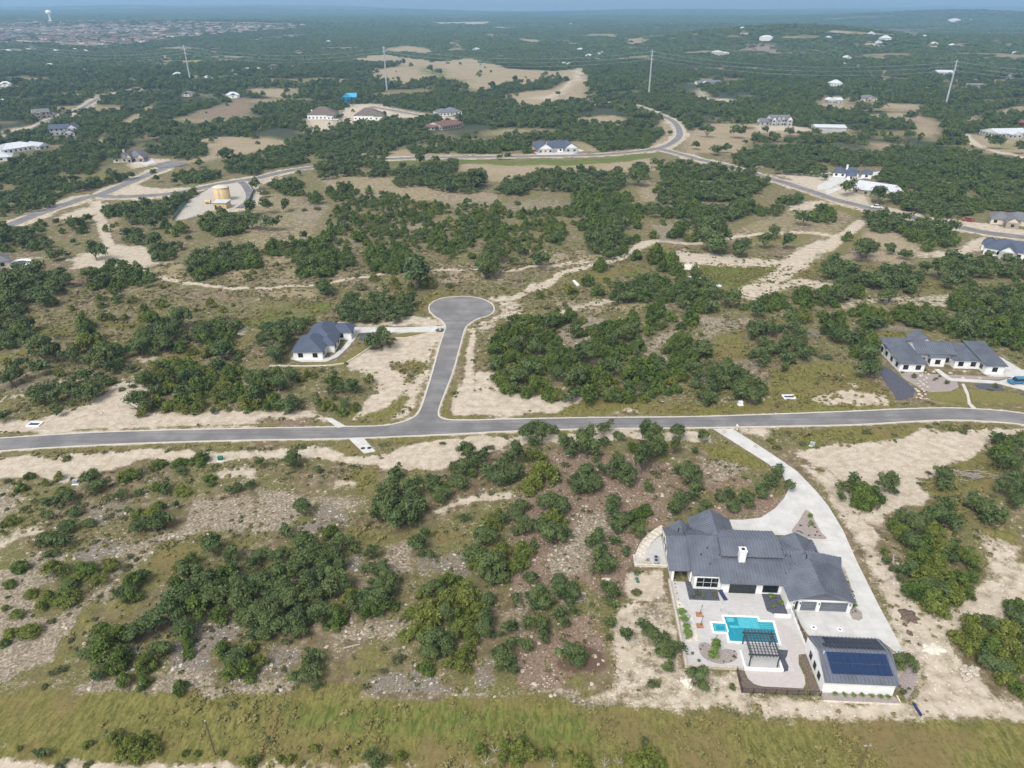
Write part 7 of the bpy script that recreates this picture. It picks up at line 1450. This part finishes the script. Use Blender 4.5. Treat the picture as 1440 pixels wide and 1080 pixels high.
    tag(MB().blob((0, 0, .55), 1.0, .75, 5, jag=.3).build('boulder', M['limestone'], None, True, (*G(965, 963), 0)), 'large beige boulder outside the corner of the white garden wall', 'boulder')
    tag(MB().prism([(-.9, .5), (.9, .5), (0, -.8)], 0, .3).build('flat_stone', M['limestone'], None, True, (*G(853, 817), 0)), 'pale triangular flagstone under the oaks left of the house', 'stone')
    for i, (px, py) in enumerate(((894, 804), (894, 807.5), (895.5, 814), (897, 818))): t = tag(MB().lathe([(.34, 0), (.34, .12), (.26, .17)], 14).build('septic_lid', M['greenp'], None, True, (*G(px, py), .0)), ('round green septic lid, topmost of four on the sandy strip', 'round green septic lid, second from the top of four on sand', 'round green septic lid, third from the top of four on sand', 'round green septic lid, lowest of four on the sandy strip')[i], 'septic lid', 'green lids beside the house')
    a, b = G(1284, 990), G(1295, 1007); mb = MB(); mb.tube((a[0], a[1], .18), (b[0], b[1], .18), .22, n=10); tag(mb.build('drain_pipe', M['navy']), 'short dark plastic pipe lying on the sand below the solar garage', 'pipe')
    def mound(px, py, rx, ry, h, m, name, lab, seed):
        rnd = random.Random(seed); mb = MB(); pr = [(1, -.15), (.8, h * .35), (.55, h * .75), (.25, h), (.02, h * 1.02)]; rows = []
        jit = [rnd.uniform(.7, 1.25) for _ in range(18)]
        for r, z in pr: rows.append([(r * rx * jit[k] * math.cos(2 * math.pi * k / 18), r * ry * jit[k] * math.sin(2 * math.pi * k / 18), z * rnd.uniform(.85, 1.1)) for k in range(18)])
        for q in range(4):
            for k in range(18): j = (k + 1) % 18; mb.face([rows[q][k], rows[q][j], rows[q + 1][j], rows[q + 1][k]])
        tag(mb.build(name, M[m], None, False, (*G(px, py), 0)), lab, 'mound')
    mound(1277, 866, 1.7, 2.0, .55, 'soil', 'soil_heap', 'dark brown heap of soil right of the concrete driveway', 1); mound(1279, 890, .5, .7, .3, 'soil', 'soil_heap', 'small dark clump of soil just below the brown heap', 2); mound(1312, 912, 2.3, 1.6, .5, 'limestone', 'gravel_heap', 'low pale gravel heap on the dirt lot right of the solar garage', 3)
    mound(1065, 234, 5, 4, 2.2, 'limestone', 'soil_heap', 'tan dirt mound beside the right-hand road', 4); mound(965, 376, 6, 4, 1.2, 'limestone', 'soil_heap', 'bare tan rock heap above the oak grove at the basin', 5)
    rnd = random.Random(8)
    for i in range(15):
        px, py = rnd.uniform(1352, 1373), rnd.uniform(938, 957); tag(MB().blob((0, 0, .2), rnd.uniform(.3, .6), .7, i, jag=.35).build('boulder', M['rubble'], None, True, (*G(px, py), 0)), 'white broken rock in the heap on the dirt lot right of the solar garage', 'boulder', 'white rock heap on the dirt lot')
    for i, (u, v) in enumerate(((490, 520), (520, 555), (512, 600), (540, 580), (548, 622), (480, 615), (460, 660), (470, 690), (500, 640), (530, 690), (450, 720), (485, 725), (560, 505), (530, 485), (610, 483), (480, 570), (545, 540), (465, 590), (520, 660), (505, 500), (440, 640), (495, 705))):
        px, py = 1220 + u / 6.545, 450 + v / 6.545; tag(MB().blob((0, 0, .15), rnd.uniform(.3, .6), .6, 30 + i, jag=.3).build('boulder', M['rubble'], None, True, (*G(px, py), .07)), 'pale boulder in the dry creek bed in front of the modern house', 'boulder', 'boulders of the dry creek bed')
    for i, (u, v) in enumerate(((875, 538), (1028, 540), (1120, 520), (760, 495), (890, 480))):
        px, py = 1220 + u / 6.545, 450 + v / 6.545; tag(MB().blob((0, 0, .15), .55, .6, 70 + i, jag=.3).build('boulder', M['rubble'], None, True, (*G(px, py), .07)), 'pale boulder on the brown gravel beside the entrance walk of the modern house', 'boulder', 'boulders on the gravel yard')
    mb = MB()
    for i in range(70): a = rnd.uniform(0, 6.3); c = Vector((rnd.gauss(0, 2.6), rnd.gauss(0, .9), rnd.uniform(.1, 1.0))); d = Vector((math.cos(a), math.sin(a) * .6, rnd.uniform(-.25, .35))) * rnd.uniform(.6, 1.6); mb.tube(c - d, c + d, .07, .03, 5, cap=False)
    tag(mb.build('brush_pile', M['deadwood'], None, True, (*G(1366, 670), 0)), 'grey heap of cut branches on the brushy slope at right', 'brush pile')
    for px, py, a, lab in ((495, 910, .3, 'grey fallen log on the stony ground between the two lower groves'), (1256, 787, 1.1, 'pale fallen timber left of the dense grove by the driveway'), (1250, 815, .5, 'small pale plank at the foot of the dense grove')):
        c = G(px, py); d = Vector((math.cos(a), math.sin(a), 0)) * 1.4; mb = MB(); mb.tube(Vector((0, 0, .2)) - d, Vector((0, 0, .25)) + d, .17, .1, 8); mb.tube((0, 0, .2), Vector((.5, -.7, .5)), .08, .04, 6); tag(mb.build('log', M['deadwood'], None, True, (*c, 0)), lab, 'log')
    # garden plants
    gm = [crown_mesh('garden_shrub', 'shrub', 800 + i, M['bright'], 420, .12) for i in range(3)]; gd = [crown_mesh('garden_tuft', 'shrub', 820 + i, M['shrub'], 260, .14) for i in range(3)]; ball = [crown_mesh('clipped_ball', 'juniper', 840 + i, M['bright'], 1500, .07) for i in range(2)]
    def plant(px, py, w, me, label, group, z=.1, hs=1., name='garden_plant', cat='plant'):
        x, y = G(px, py); r = w * (y * CP + CAMH * SP) / F / 2; o = link(name, me, None, (x, y, z)); o.scale = (r, r, r * hs); o.rotation_euler = (0, 0, rnd.uniform(0, 6)); tag(o, label, cat, group)
    for i, (u, v) in enumerate(((378, 590), (430, 593), (478, 595), (528, 596), (582, 600), (633, 605), (674, 606))): plant(1080 + u / 4, 830 + v / 4, 9, gm[i % 3], f"round green shrub below the solar garage, {('leftmost', 'second from left', 'third from left', 'middle', 'third from right', 'second from right', 'rightmost')[i]} of seven", 'shrubs below the solar garage', .1, 1.3)
    for i, (u, v, w) in enumerate(((957, 132, 46), (967, 174, 48), (976, 216, 44), (985, 255, 54))):
        px, py = 720 + u / 4, 830 + v / 4; plant(px, py + 1, w / 4 * 1.35, ball[i % 2], f"clipped bright green ball shrub, {('topmost', 'second from top', 'third from top', 'lowest')[i]} of four along the west wall", 'ball shrubs along the west wall', .1, .95)
    for i, (u, v) in enumerate(((984, 150), (987, 193), (992, 228))):
        t = tag(MB().lathe([(.4, 0), (.6, .2), (.58, .4), (.36, .55), (.3, .5)], 16).build('round_planter', M['metal'], None, False, (*G(720 + u / 4, 830 + v / 4), .1)), f"round grey planter beside the ball shrubs, {('top', 'middle', 'lowest')[i]} of three", 'planter', 'grey planters by the west wall')
    def many(s, ox, oy, k, label, group, mes, z=.13, hs=1.1):
        for q in s.split():
            a, b, w = q.split(','); plant(ox + float(a) / k, oy + float(b) / k, float(w) / k, rnd.choice(mes), label, group, z, hs)
    many("330,85,50 350,115,60 300,130,50 400,130,55 495,112,60 520,140,30", 930, 820, 6.75, 'leafy plant in the charcoal bed under the big white-framed window', 'plants in the west charcoal bed', gm + gd, .14)
    many("1045,140,80 1130,195,70 1060,228,60", 930, 820, 6.75, 'leafy plant in the charcoal bed beside the garage wall', 'plants in the east charcoal bed', gm, .14)
    many("510,640,130", 930, 820, 6.75, 'bright leafy small tree in the kidney-shaped gravel bed by the pool', 'plants by the pool', gm, .14, 3.2); many("500,690,140", 930, 820, 6.75, 'spreading bright green shrub below the small tree in the kidney bed', 'plants by the pool', gm, .14, 1)
    many("392,600,22 372,635,24 695,655,24 692,710,45 660,745,22 592,752,24", 930, 820, 6.75, 'small dark tuft in the kidney-shaped gravel bed', 'tufts in the kidney bed', gd, .14); many("297,674,40 355,745,45", 930, 820, 6.75, 'small grey-green cushion plant in the southwest corner of the patio', 'corner cushion plants', gd, .1)
    many("135,45,16 148,100,16 163,158,16 172,212,16 130,10,16", 930, 820, 6.75, 'tiny dark tuft along the white west garden wall', 'tufts along the west wall', gd, .1); many("235,552,42 237,592,40", 1080, 590, 4, 'bright agave-like plant in the triangular driveway island', 'large island plants', gm, .2, 1.6)
    many("182,603,18 262,612,18 165,632,14 178,635,14 190,641,14 230,657,16 265,655,16 275,637,14 290,659,14 228,605,14 250,600,14", 1080, 590, 4, 'small dark tuft in the triangular driveway island', 'small island plants', gd, .2); many("490,94,34", 1080, 830, 4, 'yellow-green shrub at the corner of the garage', 'garage corner plants', gm, .12, 1.2); many("468,112,16 490,122,18 475,128,14", 1080, 830, 4, 'small tuft in the gravel bed by the garage corner', 'garage corner plants', gd, .12)
    many("993,757,20 1030,800,26 1040,842,18 1072,892,24 1086,932,20", 1040, 700, 6.75, 'small dark shrub along the east wall of the house beside the driveway', 'east wall shrubs', gd, .06); many("755,575,50 790,560,26 740,545,24", 1080, 830, 4, 'tan grassy tuft in the gravel bed right of the solar garage', 'tufts right of the solar garage', gd, .12)
    many("425,535,66 722,590,56 1168,622,60", 1220, 450, 6.545, 'round dark shrub in the gravel yard of the modern house', 'round yard shrubs', gd, .09, 1.9); many("520,470,50 630,545,40 660,525,40 610,560,36 320,490,40", 1220, 450, 6.545, 'low spreading plant in the gravel yard of the modern house', 'low yard plants', gd, .09)
# ------------------------------------------------------------------ light, air, camera
SUN_EL, SUN_AZ = R(52), R(212)     # azimuth from +Y towards +X
def world():
    w = bpy.data.worlds.new('World'); sc.world = w; w.use_nodes = True; nt = w.node_tree; bg = nt.nodes['Background']
    sky = nt.nodes.new('ShaderNodeTexSky'); sky.sky_type = 'NISHITA'; sky.sun_disc = False; sky.sun_elevation = SUN_EL; sky.sun_rotation = SUN_AZ; sky.air_density = 1.0; sky.dust_density = 3.5; sky.ozone_density = 1.0; sky.altitude = 300
    hs = nt.nodes.new('ShaderNodeHueSaturation'); hs.inputs['Saturation'].default_value = .2; nt.links.new(sky.outputs[0], hs.inputs['Color']); nt.links.new(hs.outputs[0], bg.inputs[0]); bg.inputs[1].default_value = .135
    l = bpy.data.lights.new('sun', 'SUN'); l.energy = 1.6; l.angle = R(20); l.color = (1, .95, .88); o = bpy.data.objects.new('sun', l); COL.objects.link(o)
    d = Vector((math.sin(SUN_AZ) * math.cos(SUN_EL), math.cos(SUN_AZ) * math.cos(SUN_EL), math.sin(SUN_EL))); o.rotation_euler = d.to_track_quat('Z', 'Y').to_euler()
HAZE = 1.4e-4
def haze():
    o = MB().box(-13000, 13000, -400, 13000, -12, 380).build('haze', M['dark']); o['kind'] = 'stuff'
    m = bpy.data.materials.new('haze_air'); m.use_nodes = True; nt = m.node_tree; nt.nodes.remove(nt.nodes['Principled BSDF']); v = nt.nodes.new('ShaderNodeVolumePrincipled')
    v.inputs['Color'].default_value = (.40, .68, 1, 1); v.inputs['Density'].default_value = HAZE; v.inputs['Anisotropy'].default_value = .2; nt.links.new(v.outputs[0], nt.nodes['Material Output'].inputs['Volume']); o.data.materials.clear(); o.data.materials.append(m)
def camera():
    c = bpy.data.cameras.new('camera'); c.sensor_width = 36; c.lens = F / 1440 * 36; c.clip_start = .5; c.clip_end = 40000
    o = bpy.data.objects.new('camera', c); COL.objects.link(o); o.location = (0, 0, CAMH); o.rotation_euler = (math.pi / 2 - PITCH, 0, 0); sc.camera = o

house_main(); houses()
g = build_ground(); build_roads(); variants(); mass = build_trees(); woods(mass); ground_cover(CHS); far_houses(); small()
world(); haze(); camera()
sc.view_settings.view_transform = 'Standard'; sc.view_settings.look = 'None'; sc.view_settings.exposure = 0.75; sc.view_settings.gamma = 1
sc.cycles.max_bounces = 5; sc.cycles.diffuse_bounces = 2; sc.cycles.glossy_bounces = 2; sc.cycles.transparent_max_bounces = 6; sc.cycles.volume_bounces = 1
sc.cycles.use_denoising = True; sc.cycles.denoiser = 'OPENIMAGEDENOISE'
